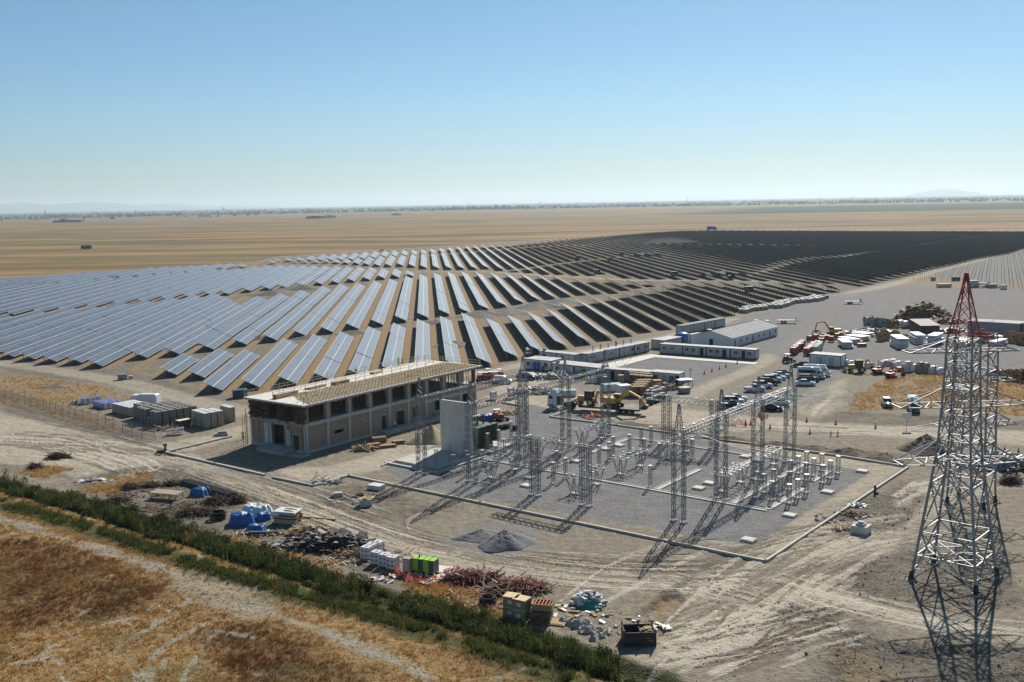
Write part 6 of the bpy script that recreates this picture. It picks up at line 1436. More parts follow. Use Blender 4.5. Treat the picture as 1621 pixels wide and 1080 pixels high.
for k, (px, py, w_, d_, lab) in enumerate([(706, 903, 2.8, 2.2, 'pale concrete slab behind the green generator'), (688, 918, 3.6, 1.6, 'pale concrete slab in front of the green generator')]):
    b = MB(); b.box((0, 0, -.2), (w_, d_, .32)); single('concrete_slab', b, ['concrete_pale'], lab, 'concrete slab', at(px, py), .75 if k else -.35)
def net(label, pts, h):
    b = MB(); r_ = random.Random(len(pts)); pl = []
    for p in pts: pl.append(P(*p))
    for p, q in zip(pl[:-1], pl[1:]):
        n = max(2, int((q - p).length / .35)); z0 = None
        for k in range(n):
            a, c = p.lerp(q, k / n), p.lerp(q, (k + 1) / n); za, zc = h * r_.uniform(.4, 1), h * r_.uniform(.4, 1)
            for f in (0.1, .4, .7, 1.0): b.bar(a + Vector((0, 0, za * f)), c + Vector((0, 0, zc * f)), .05, .07)
            b.bar(a, a + Vector((0, 0, za)), .05, .05)
    return single('safety_net', b, ['orange_net'], label, 'safety net', (0, 0, 0))
net('orange safety net sagging in front of the green generator', [(625, 903), (634, 912), (650, 920), (677, 926), (686, 929)], .8); net('orange safety net at the slab behind the generator', [(702, 908), (718, 903), (728, 901), (722, 908), (704, 913)], .5)
net('red safety net beside the track behind the right gantry', [(1146, 672), (1160, 671), (1172, 672), (1178, 674)], 1.1); net('red safety net heaped among the kerbs in front of the lorry', [(921, 660), (935, 664), (946, 660), (950, 655)], .9)
net('red net beside the small white van', [(1200, 656), (1206, 664), (1216, 661)], .8)
heap('prop_heap', 'heap of dark red scaffold props near the generator slab', 'prop heap', at(748, 919), 3.3, 1.6, .9, 300, 'x', ['red_paint', 'timber_red', 'machine_dark'], 0, (2.2, .07, .07), None, 61)
heap('prop_heap', 'heap of dark red scaffold props behind the wooden boxes', 'prop heap', at(818, 935), 3.5, 1.8, .95, 300, 'x', ['red_paint', 'timber_red', 'machine_dark', 'timber'], 0, (2.2, .07, .07), None, 62)
heap('prop_heap', 'loose props and boards lying between the two red heaps', 'prop heap', at(760, 940), 4.0, 1.4, .1, 26, 'aligned', ['red_paint', 'timber_pale', 'timber'], .35, (2.8, .09, .06), None, 63)
def boxc(label, loc, rz, lid=.0, z=0):
    o = thing('wooden_box', label, 'wooden box', loc, rz, 'plywood boxes by the ditch'); b = MB(); b.box((0, 0, 0), (1.5, 1.3, 1.0)); 
    for x in (-.74, .74): b.box((x, 0, 0), (.06, 1.36, 1.02))
    part('box_body', b, ['timber'], o); b = MB(); b.box((0, 0, 1.0), (1.6, 1.4, .07)); part('lid', b, ['timber_pale'], o); b = MB(); b.box((0, -.66, .3), (.5, .02, .4)); part('paper_label', b, ['wrap_white'], o); return o
boxc('plywood box beside the ditch, left one on the ground', at(811, 974), -.45); boxc('plywood box beside the ditch, right one on the ground', at(825, 979), -.45); boxc('plywood box set on top, left of two by the ditch', at(811, 973) + Vector((0, .1, 1.07)), -.35); boxc('plywood box set on top, right of two, by the pallets', at(825, 978) + Vector((0.1, .1, 1.07)), -.55)
b = MB()
for z in range(9):
    for q in range(5): b.box(((q - 2) * .42 + rz0.uniform(-.1, .1), rz0.uniform(-.1, .1), z * .13), (.34, 2.2, .035), 0)
    for q in (-1, 0, 1): b.box((0, q * .8, z * .13 + .036), (2.2, .12, .09), 1)
single('pallet_stack', b, ['timber', 'timber_dark'], 'stack of dark wooden pallets under the orange crate beside the ditch', 'pallet stack', at(857, 982), -.2)
o = thing('wooden_crate', 'open orange-brown crate on top of the pallet stack', 'crate', at(857, 982) + Vector((.2, .2, 1.2)), -.25); b = MB()
for s in (-1, 1): b.box((0, s * .72, 0), (2.0, .08, .7)); b.box((s * 1.0, 0, 0), (.08, 1.36, .7))
b.box((0, 0, 0.0), (1.9, 1.3, .05)); part('crate_side', b, ['cardboard'], o)
for k in range(5): b = MB(); b.box((-.75 + k * .37, 0, .5), (.09, 1.35, .18)); part('slat', b, ['machine_orange'], o)
b = MB(); b.box((0, 0, 0), (2.6, 1.8, .12)); b.box((0, 0, .12), (2.2, 1.5, .04)); single('pallet_platform', b, ['timber'], 'flat wooden pallet beside the pallet stack', 'pallet', at(877, 985), -.3)
o = heap('rubbish_heap', 'heap of white sacks and green netting on the bare ground', 'rubbish heap', at(930, 955), 1.9, 1.2, 1.25, 60, 'x', ['wrap_white', 'wrap_white', 'wrap_grey'], 0, (.9, .5, .25), 0, 71)
b = MB(); b.lump((0, 0, 0), (1.2, .8, .75), 16, 5, .25, 0, 5); b.lump((-.9, .3, 0), (.6, .5, .4), 12, 4, .25, 0, 6); o = single('green_netting', b, ['net_green'], 'dark green netting heaped on the front of the white sacks', 'netting', at(935, 962)); 
b = MB(); r_ = random.Random(9)
for k, (px, py) in enumerate([(893, 984), (900, 988), (907, 990), (913, 992), (922, 997), (930, 1000), (936, 997), (945, 1004), (953, 1008), (940, 1010), (962, 1004), (928, 992), (918, 1001), (949, 998)]):
    b = MB(); s = r_.uniform(.45, .95); b.lump((0, 0, 0), (s, s * r_.uniform(.6, 1), s * r_.uniform(.6, .95)), 7, 3, .35, 0, k)
    single('concrete_rubble', b, ['rubble'], f'pale broken concrete chunk, {nth(k + 1)} from the left of the heap along the ditch', 'rubble', at(px, py), r_.uniform(0, 3), 'broken concrete along the ditch')
o = thing('waste_skip', 'dark open skip with sacks of cardboard beside the ditch', 'skip', at(1011, 1016), .03); b = MB()
for s in (-1, 1): b.box((0, s * 1.05, .1), (3.0, .09, 1.3)); b.box((s * 1.5, 0, .1), (.09, 2.1, 1.3))
b.box((0, 0, .05), (2.9, 2.0, .1)); b.box((.1, 0, .15), (.06, 2.0, 1.1))
for x in (-1.5, .1, 1.5):
    for y in (-1.08, 1.08): b.box((x, y, 0), (.14, .1, 1.7))
part('skip_shell', b, ['machine_dark'], o)
heap('cardboard_load', 'crushed cardboard filling the right half of the dark skip', 'cardboard', at(1011, 1016) + Vector((.85, 0, .5)), .75, .95, .9, 110, 'x', ['cardboard', 'cardboard', 'timber_pale'], 0, (.7, .35, .05), 0, 75)
heap('scrap_pile', 'white plastic strips behind the dark skip', 'scrap', at(1040, 995), 1.4, .5, .25, 14, 'x', ['wrap_white', 'plate_yellow'], 0, (1.2, .3, .08), None, 76)
for k, (px, py, rx, ry, n, mats, L, lab) in enumerate([(300, 800, 7, 2.2, 60, ['timber', 'rust', 'timber_dark'], 1.6, 'loose boards and rods strewn between the rebar heaps'), (225, 782, 5, 2, 60, ['timber_dark', 'rust', 'scrap_grey'], 1.2, 'small scraps strewn left of the work platform'), (440, 845, 6, 1.6, 70, ['timber', 'scrap_black', 'wrap_white'], 1.0, 'small scraps strewn below the sheeted stack'), (545, 890, 7, 1.5, 80, ['timber', 'timber_pale', 'scrap_grey'], 1.2, 'broken slats strewn along the ditch below the black heap'), (640, 915, 4, 1.5, 30, ['timber_pale', 'wrap_white', 'orange_net'], .8, 'small litter strewn before the generator'), (790, 958, 6, 1.6, 50, ['timber', 'red_paint', 'timber_pale'], 1.3, 'scraps strewn around the black hose coils'), (880, 965, 5, 2, 40, ['timber', 'wrap_white', 'scrap_grey'], .7, 'litter strewn between the crates and the white sacks'), (960, 985, 6, 3, 50, ['rubble', 'wrap_white', 'timber'], .5, 'small litter and stones strewn before the dark skip'), (615, 878, 3, 1.2, 40, ['timber', 'timber_pale', 'scrap_black'], 1.2, 'broken boards behind the white wrapped pallets'), (1345, 820, 5, 3, 50, ['soil_grey', 'rubble', 'timber'], .5, 'broken lumps strewn around the manhole block'), (560, 790, 5, 3, 40, ['soil_grey', 'rubble'], .5, 'broken lumps strewn in the dug hollow by the kerb')]):
    heap('litter', lab, 'litter', P(px, py), rx, ry, .08, n, 'x', mats, 0, (L, .12 if L > .9 else .3, .05 if L > .9 else .15), None, 140 + k)
# ---- heaps and small things around the switchyard
mound('gravel_heap', 'grey gravel heap on the bare ground before the switchyard', 'gravel heap', at(797, 862), 3.6, 3.2, 1.7, 'aggregate', .3, 4, 1.25, .9)
mound('gravel_heap', 'low flattened gravel heap joining the taller one', 'gravel heap', at(760, 850), 3.6, 2.4, .9, 'aggregate', .1, 5, 1.3, .9)
mound('sand_heap', 'yellow sand heap between the building and the fire wall', 'sand heap', P(684, 697), 3.8, 3.6, 3.0, 'sand', .2, 6, .9); mound('sand_heap', 'lower yellow sand heap in the shade of the building', 'sand heap', P(664, 700), 3.0, 2.4, 1.5, 'sand', .2, 7, .9)
mound('soil_heap', 'dark soil heap beside the track right of the switchyard', 'soil heap', P(1466, 712), 5.2, 4.2, 2.6, 'soil_dark', .2, 8, 1.0, .8)
for k, (px, py, rx, ry, h) in enumerate([(1100, 690, 6, 1.8, .9), (1160, 697, 6, 1.8, 1.1), (1230, 706, 6, 2.0, 1.2), (1290, 713, 6, 2.0, 1.3), (1345, 719, 6, 2.2, 1.7), (1395, 727, 5, 2.0, 1.5), (1000, 672, 7, 1.6, .7), (1060, 681, 6, 1.6, .8)]): mound('soil_bank', f'dark soil bank along the back kerb, {nth(k + 1)} stretch', 'soil bank', P(px, py), rx, ry, h * .62, 'soil_dark', -.45, 20 + k, 1.2, .9); 
for k, (px, py, rx, ry, h) in enumerate([(720, 548, 7, 3, 1.5), (760, 500, 12, 6, 2.2), (800, 497, 12, 7, 2.4), (850, 487, 14, 8, 2.6), (890, 478, 10, 6, 1.8), (235, 556, 6, 2.5, 1.4), (330, 545, 6, 2.5, 1.2), (410, 537, 6, 2.5, 1.2), (690, 512, 6, 3, 1.3), (560, 528, 7, 3, 1.2), (490, 536, 6, 3, 1.2), (430, 467, 14, 6, 2.4), (480, 458, 14, 6, 2.4), (180, 442, 14, 8, 2.5), (1145, 437, 16, 8, 3), (1350, 408, 16, 7, 2.5), (1020, 406, 16, 7, 3), (90, 613, 5, 2, .7), (1565, 455, 8, 4, 2.4), (640, 505, 5, 3, 1.1)]): mound('spoil_heap', f'grey spoil heap in the gaps of the solar field, {nth(k + 1)} counted', 'spoil heap', P(px, py), rx, ry, h, 'soil_grey', .2, 40 + k, 1.0, .5)
def blockthing(name, label, cat, px, py, rz, parts_, mats):
    mb = MB()
    for c, d, mi in parts_: mb.box(c, d, mi)
    return single(name, mb, mats, label, cat, P(px, py), rz)
blockthing('manhole_block', 'stepped concrete manhole block in a dug pit by the pylon', 'manhole', 1363, 843, -.7, [((0, 0, -.3), (2.0, 1.9, 1.3), 0), ((0, 0, 1.0), (1.1, 1.0, .3), 0), ((0, 0, 1.3), (.7, .6, .2), 0)], ['concrete_pale'])
blockthing('pipe_post', 'short dark post on the right kerb', 'post', 1385, 782, .3, [((0, 0, 0), (.25, .25, 1.3), 0), ((.2, 0, 0), (.6, .3, .3), 0)], ['machine_dark'])
blockthing('pipe_post', 'dark hydrant post at the kerb corner by the dirt road', 'hydrant', 262, 716, .3, [((0, 0, 0), (.35, .35, 1.3), 0), ((0, 0, 1.2), (.7, .4, .3), 0), ((-.8, .3, 0), (1.4, 1, .4), 0)], ['machine_dark'])
blockthing('concrete_plinth', 'low flat concrete plinth just outside the front kerb', 'plinth', 596, 774, -.5, [((0, 0, 0), (2.3, 1.6, .7), 0)], ['concrete_pale'])
blockthing('concrete_plinth', 'small grey plinth left of the old tyre', 'plinth', 534, 786, .3, [((0, 0, 0), (1.6, 1.0, .5), 0), ((.1, 0, .5), (1.2, .8, .12), 1)], ['concrete_wet', 'concrete'])
blockthing('cable_chamber', 'open concrete chamber with planks on it in the dug hollow', 'chamber', 579, 800, .2, [((0, 0, -.2), (1.8, 1.4, 1.2), 0), ((0, -.2, 1.0), (2.4, .3, .1), 1), ((.2, .3, 1.0), (2.2, .3, .1), 1), ((0, 0, 1.12), (.5, 1.4, .06), 1)], ['concrete', 'timber_pale'])
b = MB(); n = 18
for k in range(n):
    a, c = 6.2832 * k / n, 6.2832 * (k + 1) / n; b.bar((math.cos(a) * .45, math.sin(a) * .45, .16), (math.cos(c) * .45, math.sin(c) * .45, .16), .26, .3)
single('old_tyre', b, ['tyre'], 'old black tyre lying flat before the front kerb', 'tyre', P(570, 785))
heap('timber_scraps', 'pale wood offcuts beside the manhole block', 'timber scraps', P(1331, 838), 1.4, .7, .3, 40, 'x', ['timber_pale', 'timber'], 0, (1.0, .1, .05), None, 81)
heap('timber_scraps', 'white and grey scraps outside the right kerb', 'scraps', P(1356, 801), 1.3, .8, .4, 40, 'x', ['wrap_white', 'scrap_grey'], 0, (.8, .2, .05), None, 82); heap('timber_scraps', 'dark red scraps between the kerb and the manhole block', 'scraps', P(1352, 816), 1.6, .7, .4, 50, 'x', ['rust', 'timber_red'], 0, (1.0, .08, .06), None, 83)
heap('plank_stack', 'flat stack of grey boards inside the kerb corner', 'boards', P(514, 764), 2.4, 1.2, .2, 60, 'aligned', ['scrap_grey', 'concrete'], .1, (2.6, .16, .06), None, 84)
for k, (px, py, L, h, lab) in enumerate([(592, 708, 2.2, .8, 'timber stack on the ground by the building, left one'), (600, 700, 2.6, 1.0, 'timber stack on the ground by the building, rear one'), (611, 708, 3.6, .55, 'long timber stack on the ground by the building'), (631, 702, 2.2, .7, 'timber stack on the ground by the building, right one')]):
    b = MB()
    for z in range(int(h / .14)):
        for q in range(5): b.box((rz0.uniform(-.1, .1), (q - 2) * .26, z * .14), (L, .24, .135), rz0.choice([0, 1]))
    single('timber_stack', b, ['timber', 'timber_dark'], lab, 'timber stack', P(px, py), .35, 'timber stacks beside the building')
heap('timber_scraps', 'splayed heap of formwork boards at the foot of the building', 'timber scraps', P(577, 712), 2.2, 1.2, .7, 110, 'x', ['timber', 'timber_pale', 'timber_dark'], 0, (2.0, .12, .06), None, 85)
heap('brick_scatter', 'scatter of red-brown bricks beside the sand heap', 'bricks', P(650, 702), 2.2, .9, .35, 80, 'x', ['machine_red', 'rust', 'brick_fill'], 0, (.4, .2, .15), None, 86)
# ---- traffic cones
cn = MB(); cn.box((0, 0, 0), (.42, .42, .06), 1); cn.cyl((0, 0, .06), (0, 0, .95), .17, .04, 8, 0); cn.cyl((0, 0, .45), (0, 0, .62), .112, .085, 8, 2); cn = cn.mesh('traffic_cone', ['cone_red', 'machine_dark', 'wrap_white'])
for k, (px, py) in enumerate([(1115, 592.5), (1127, 588.5), (1139, 585), (1149, 581.5), (1167, 576), (1180, 672), (1181, 675), (1188, 673), (1219, 679), (1282, 687), (1315, 690), (1326, 690), (1277, 668), (1323, 672), (1386, 678), (1590, 716), (1612, 718), (1572, 705)]):
    c = tag(obj('traffic_cone', cn, None, P(px, py)), f'red traffic cone, {nth(k + 1)} of the cones along the tracks, counted from the courtyard outwards', 'traffic cone', 'traffic cones'); c.scale = (1.25, 1.25, 1.1)
# ---- the stores between lorry and cabins
def crate(label, px, py, w_, d_, h, mt='cardboard', mt2='timber_pale', rz=.0, z=0, grp='crates behind the lorry'):
    o = thing('slatted_crate', label, 'crate', P(px, py) + Vector((0, 0, z)), rz, grp); b = MB(); b.box((0, 0, .12), (w_ * .94, d_ * .94, h - .15)); part('crate_load', b, [mt], o); b = MB(); n = max(3, int(w_ / .6))
    for k in range(n + 1):
        for s in (-1, 1): b.box((-w_ / 2 + k * w_ / n, s * d_ / 2, 0), (.1, .06, h))
    for s in (-1, 1):
        for zz in (.1, h * .5, h - .08): b.box((0, s * (d_ / 2 + .03), zz), (w_, .05, .1))
        b.box((s * w_ / 2, 0, h * .5), (.05, d_, .1))
    for k in range(4): b.box((0, (k - 1.5) * d_ * .27, h), (w_ + .05, d_ * .18, .05))
    part('crate_slats', b, [mt2], o); return o
for k in range(4):
    for j in range(3): crate(f'pinkish slatted crate of the tall upper block, {nth(j + 1)} row, {nth(k + 1)} from left', 1003 + k * 8.2 - j * 1.5, 609.5 + k * .8 - j * 4.2, 1.7, 1.7, 2.5, 'timber_red', 'timber', -.15)
for k in range(3):
    for j in range(4): crate(f'brown slatted crate of the lower block, {nth(j + 1)} row, {nth(k + 1)} from left', 1003 + k * 6.5 + j * 3.5, 628 - j * 3.6 - k * .2, 1.5, 1.5, 2.3, ['cardboard', 'timber_red', 'timber'][(k + j) % 3], 'timber', .35)
crate('single upright crate standing before the dark cabins', 983, 607, 1.2, 1.2, 2.0, 'timber', 'timber_pale'); crate('orange-brown box at the right of the crate block', 1040, 612, 1.8, 1.6, 1.5, 'cardboard', 'timber_pale')
for k, (px, py) in enumerate([(1025, 628.5), (1032, 625), (1039, 622), (1043, 627), (1049, 624), (1035, 629)]):
    b = MB(); b.box((0, 0, 0), (1.5, 1.4, 1.5), 0, 0, (.92, .92)); b.box((0, 0, 1.48), (1.2, 1.1, .12), 0, 0, (.8, .8)); single('bulk_bag', b, ['wrap_grey'], f'grey bulk bag behind the green bins, {nth(k + 1)} from the left', 'bulk bag', P(px, py), .3, 'grey bulk bags behind the bins')
heap('scrap_pile', 'jumbled brown pallets and bags right of the crate block', 'scrap pile', P(1050, 616), 4.5, 2.5, 1.3, 120, 'x', ['timber', 'timber_dark', 'wrap_grey', 'timber_red'], 0, (1.4, .3, .12), None, 91)
for k, (px, py) in enumerate([(1029, 640), (1036, 637), (1042, 634.5), (1048, 632)]):
    o = thing('waste_bin', f'dark green wheeled waste bin, {nth(k + 1)} from the near end of the row', 'waste bin', P(px, py), .35, 'row of waste bins'); b = MB(); b.box((0, 0, .15), (1.3, 1.0, 1.1), 0, 0, (1.06, 1.1)); part('bin_body', b, ['bin_green'], o); b = MB(); b.prism([(-.72, 1.25), (.72, 1.25), (.6, 1.42), (-.6, 1.42)], -.56, .56); part('lid', b, ['bin_green'], o)
    for x in (-.5, .5):
        b = MB(); b.cyl((x, -.4, .1), (x, .4, .1), .1, seg=8); part('wheel_pair', b, ['tyre'], o)
b = MB(); b.box((0, 0, .1), (2.6, 2.4, 2.4)); 
for k in range(6): b.box((-1.1 + k * .44, 0, 2.5), (.4, 2.4, .03))
single('white_stack', b, ['white_sheet'], 'white-topped pallet stack behind the excavator on the trailer', 'pallet stack', P(988, 627), .35); b = MB(); b.box((0, 0, .1), (4.2, 2.2, 1.5)); b.box((0, 0, 1.6), (4.3, 2.3, .1), 1); single('green_topped_stack', b, ['wrap_white', 'insulator'], 'stack with pale green sheeting behind the excavator cab', 'stack', P(968, 619), .3); b = MB(); b.box((0, 0, .1), (4.0, 2.0, 1.2)); b.box((0, 0, 1.3), (4.1, 2.1, .1), 1); single('green_topped_stack', b, ['wrap_white', 'insulator'], 'stack with pale green sheeting right behind the lorry cab', 'stack', P(897, 627), .1)
for k, (px, py, w_, h, m_) in enumerate([(934, 606, 1.8, 1.2, 'wrap_white'), (941, 606, 1.6, 1.1, 'wrap_white'), (949, 606, 1.5, 1.7, 'drum_steel'), (957, 607, 1.8, 1.5, 'drum_steel'), (921, 598, 2.2, 1.5, 'cardboard')]):
    b = MB(); b.box((0, 0, 0), (w_, 1.5, h), 0, 0, (.9, .9)); b.box((0, 0, h), (w_ * .7, 1.0, .15)); single('stored_goods', b, [m_], f'{["white sack pile","white sack pile next to a grey one","grey drum pile","grey drum pile before the dark cabins","brown box pile by the near cabins"][k]}, in front of the near cabin row', 'stored goods', P(px, py), .1)
tarp('yellow-green sheet over goods in front of the near cabin row', P(936, 599), 2.4, 1.2, .9, 'green_paint', .05, 12)
heap('steel_scrap', 'long heap of grey steel sections in front of the left cabins', 'steel sections', P(885, 599), 7, 1.5, .9, 120, 'aligned', ['galv', 'galv_dark', 'galv_white'], -.08, (4.0, .14, .12), None, 92)
heap('steel_scrap', 'jumble of goods, boxes and steel left of the lorry', 'stored goods', P(850, 622), 6, 2.5, 1.0, 170, 'x', ['galv', 'wrap_white', 'timber', 'galv_dark', 'cardboard'], 0, (1.3, .3, .2), None, 93)
# ---- cable drums
def drum(label, loc, rz, r, w_, m_side, m_face, group, m_core='drum_wood'):
    """drum standing on its flanges, axle along local x"""
    o = thing('cable_drum', label, 'cable drum', loc, rz, group); b = MB(); b.cyl((-w_ / 2, 0, r), (w_ / 2, 0, r), r * .82, seg=16, mi=0); part('wound_cable', b, [m_side], o)
    for s in (-1, 1): b = MB(); b.cyl((s * w_ / 2, 0, r), (s * (w_ / 2 + .1), 0, r), r, seg=18, mi=0); b.cyl((s * (w_ / 2 + .1), 0, r), (s * (w_ / 2 + .12), 0, r), r * .2, seg=8, mi=1); part('flange', b, [m_face, 'dark_void'], o)
    return o
da = R(66); dirr = Vector((math.cos(da), math.sin(da), 0)); GD = 'red and wooden cable drums in the yard'
for j, (px, py, n, m_side, m_face) in enumerate([(1256, 562, 7, 'machine_red', 'drum_wood'), (1267, 555, 1, 'machine_red', 'drum_wood'), (1278, 563, 6, 'machine_red', 'drum_wood'), (1291, 560, 5, 'drum_blue', 'timber_pale')]):
    q = P(px, py)
    for k in range(n): drum(f'{["red","red","red","pale blue"][j]} cable drum, {nth(k + 1)} from the near end of the {["leftmost","second","third","rightmost"][j]} drum file', q + dirr * (k * 2.55) + Vector((rz0.uniform(-.2, .2), 0, 0)), R(-22), 1.2, 1.5, m_side, m_face, GD)
for k, (px, py) in enumerate([(1282, 541), (1291, 539), (1300, 545), (1294, 549), (1302, 541), (1316, 541.5), (1325, 537), (1330, 535)]): drum(f'red cable drum among the loose ones behind the files, {nth(k + 1)} from left', P(px, py), R(-22) + rz0.uniform(-.4, .4), 1.0, 1.3, 'machine_red', 'drum_wood' if k % 2 else 'red_paint', GD)
DL = ['big grey drum at the left end of the drum row by the scrap heap', 'brown drum right behind the leftmost grey one', 'second big grey drum in the row by the scrap heap', 'brown drum between two grey ones', 'third big grey drum in the row by the scrap heap', 'brown drum right of the last grey drum', 'brown drum turned half sideways in the drum row', 'brown drum beside the white ones', 'left white-sided drum of the drum row', 'right white-sided drum of the drum row', 'last brown drum at the right end of the drum row', 'smaller of two wooden drums standing between the white stacks', 'larger of two wooden drums standing between the white stacks', 'wooden drum behind the left end of the second white stacks', 'wooden drum in front of its twin by the second white stacks', 'large red cable drum beside the pylon peak', 'large wooden drum near the long blue-grey containers', 'small wooden drum left of a larger one by the containers', 'wooden drum cut by the right photo edge', 'red-wound drum lying by the weeds right of the pylon', 'second red-wound drum by the weeds right of the pylon', 'black-wound drum by the fence at the right edge', 'reddish drum between the fence posts at right', 'small wooden drum with white winding on bare ground', 'wooden drum with white winding behind the lattice column']
for k, (px, py, r_, ms, mf, a) in enumerate([(1372, 514.5, 1.5, 'drum_steel', 'drum_steel', 10), (1377, 513.5, 1.5, 'drum_wood', 'drum_wood', 10), (1384, 517, 1.5, 'drum_steel', 'drum_steel', 85), (1390, 517, 1.5, 'drum_wood', 'drum_wood', 85), (1397, 518, 1.55, 'drum_steel', 'drum_steel', 85), (1403, 518, 1.4, 'drum_wood', 'drum_wood', 60), (1410, 518.5, 1.4, 'drum_wood', 'drum_wood', 30), (1416, 518, 1.3, 'drum_wood', 'drum_wood', 20), (1424, 518, 1.3, 'wrap_white', 'wrap_white', 0), (1432, 519.5, 1.3, 'wrap_white', 'wrap_white', 0), (1438, 519.5, 1.2, 'drum_wood', 'drum_wood', 80), (1393, 540, 1.35, 'drum_wood', 'drum_wood', 70), (1400, 538, 1.6, 'drum_wood', 'drum_wood', 80), (1417, 536, 1.3, 'drum_wood', 'drum_wood', 80), (1418, 542, 1.3, 'drum_wood', 'drum_wood', 80), (1555, 541, 1.9, 'red_paint', 'machine_red', 70), (1602, 542, 1.7, 'drum_wood', 'drum_wood', 90), (1594, 541, 1.2, 'drum_wood', 'drum_wood', 70), (1617, 545, 1.7, 'drum_wood', 'drum_wood', 90), (1572, 600, 1.3, 'machine_red', 'drum_wood', 0), (1581, 601, 1.3, 'machine_red', 'drum_wood', 0), (1614, 604, 1.5, 'tyre', 'drum_wood', 10), (1597, 602, 1.3, 'timber_red', 'drum_wood', 40), (781, 632.5, 1.0, 'wrap_white', 'drum_wood', 5), (809, 630, 1.3, 'wrap_white', 'drum_wood', 5)]):
    drum(DL[k], P(px, py), R(a), r_, 1.2, ms, mf, GD)
# ---- stacks of white panels
def sheets(label, pa, pb, depth, n, h):
    a, c = P(*pa), P(*pb); L = (c - a).length; rz = math.atan2((c - a).y, (c - a).x); b = MB()
    for k in range(n):
        z = k * h / n; b.box((L / 2 + rz0.uniform(-.35, .35), depth / 2 + rz0.uniform(-.5, .5), z + .16), (L, depth, h / n - .18), 0)
        for x in (.15, .5, .85): b.box((L * x, depth / 2, z), (.15, depth * .9, .16), 1)
    return single('panel_stack', b, ['white_sheet', 'timber_dark'], label, 'panel stack', a, rz, 'stacks of white panels in the yard')
sheets('white panel stack nearest the small red box', (1335, 552), (1351, 552), 8, 4, 1.9); sheets('white panel stack behind the one by the red box', (1351, 546), (1365, 545), 7, 3, 1.6); sheets('white panel stack second from the back in the left group', (1364, 541), (1378, 539), 6, 3, 1.5); sheets('white panel stack at the back of the left group', (1371, 535), (1385, 533), 6, 2, 1.3)
sheets('white panel stack, left of three before the brown shed', (1419.5, 553), (1438, 553), 9, 5, 3.0); sheets('white panel stack, middle of three before the brown shed', (1449, 546), (1464, 546), 8, 4, 2.8); sheets('white panel stack, right of three before the brown shed', (1465.5, 547), (1481, 548), 8, 4, 3.0); sheets('white panel stack seen through the pylon lattice', (1511, 550), (1528, 551), 9, 3, 1.8); sheets('grey sheet stack right of the red drum', (1563, 549), (1575, 550), 9, 3, 1.6); sheets('pale board stack at the foot of the blue-grey containers', (1580, 541), (1590, 541), 3, 4, 1.6)
b = MB(); b.box((0, 0, .1), (2.4, 1.4, .9)); b.box((0, 0, 0), (2.6, 1.5, .1), 1); single('red_box', b, ['machine_red', 'timber_pale'], 'small red box on the gravel before the white panel stacks', 'box', P(1364, 549), .1)
o = thing('tool_shed', 'dark brown shed with a sloping sheet roof in the yard', 'shed', P(1458, 529), R(2)); b = MB(); b.box((2.9, 4.0, 0), (5.8, 8.0, 2.6)); part('wall', b, ['shed_brown'], o); b = MB(); b.quad([(-.3, -.4, 2.62), (6.1, -.4, 2.62), (6.1, 8.4, 3.8), (-.3, 8.4, 3.8)]); b.quad([(-.3, 8.4, 3.72), (6.1, 8.4, 3.72), (6.1, -.4, 2.54), (-.3, -.4, 2.54)]); b.box((2.9, 8.05, 2.6), (5.8, .1, 1.1)); part('roof', b, ['shed_brown'], o); b = MB(); b.box((2.0, -.03, 0.05), (1.0, .08, 2.0)); part('door', b, ['timber_dark'], o)
for k, (pa, pb, dp, lab) in enumerate([((1531, 531), (1569, 533), 7.0, 'blue-grey steel container with pale roof boards, left of three by the pylon'), ((1567, 533), (1613, 536), 7.5, 'long blue-grey steel container with pale roof boards, middle of three'), ((1617, 535), (1650, 537), 7.0, 'blue-grey steel container cut off by the right photo edge')]):
    a, c = P(*pa), P(*pb); L = (c - a).length; o = thing('storage_container', lab, 'container', a, math.atan2((c - a).y, (c - a).x), 'blue-grey containers'); b = MB(); b.box((L / 2, dp / 2, 0), (L, dp, 4.3)); 
    for q in range(int(L / .6)): b.box((.3 + q * .6, -.02, .2), (.25, .06, 4.0))
    part('wall', b, ['steel_blue'], o); b = MB()
    for q in range(4): b.box((L / 2, .8 + q * dp / 4, 4.3), (L + .2, dp / 4 - .5, .16))
    part('roof_board', b, ['concrete_pale'], o)
heap('scrap_pile', 'great heap of broken wooden drums and crates in the yard', 'scrap pile', P(1462, 505), 9.5, 8.5, 5.6, 620, 'x', ['timber', 'timber_pale', 'timber_dark', 'timber_red', 'drum_wood', 'timber_dark'], 0, (2.4, 1.3, .12), 2, 101); heap('scrap_pile', 'lower spread of broken wood at the right of the great heap', 'scrap pile', P(1492, 511), 8, 5, 1.8, 260, 'x', ['timber', 'timber_pale', 'timber_dark', 'timber_red'], 0, (1.8, .8, .1), 2, 102); heap('scrap_pile', 'pale boards spread in front of the great wood heap', 'scrap pile', P(1445, 519), 7, 3.0, .9, 160, 'x', ['timber_pale', 'timber', 'timber_pale'], 0, (1.8, .8, .08), None, 103)
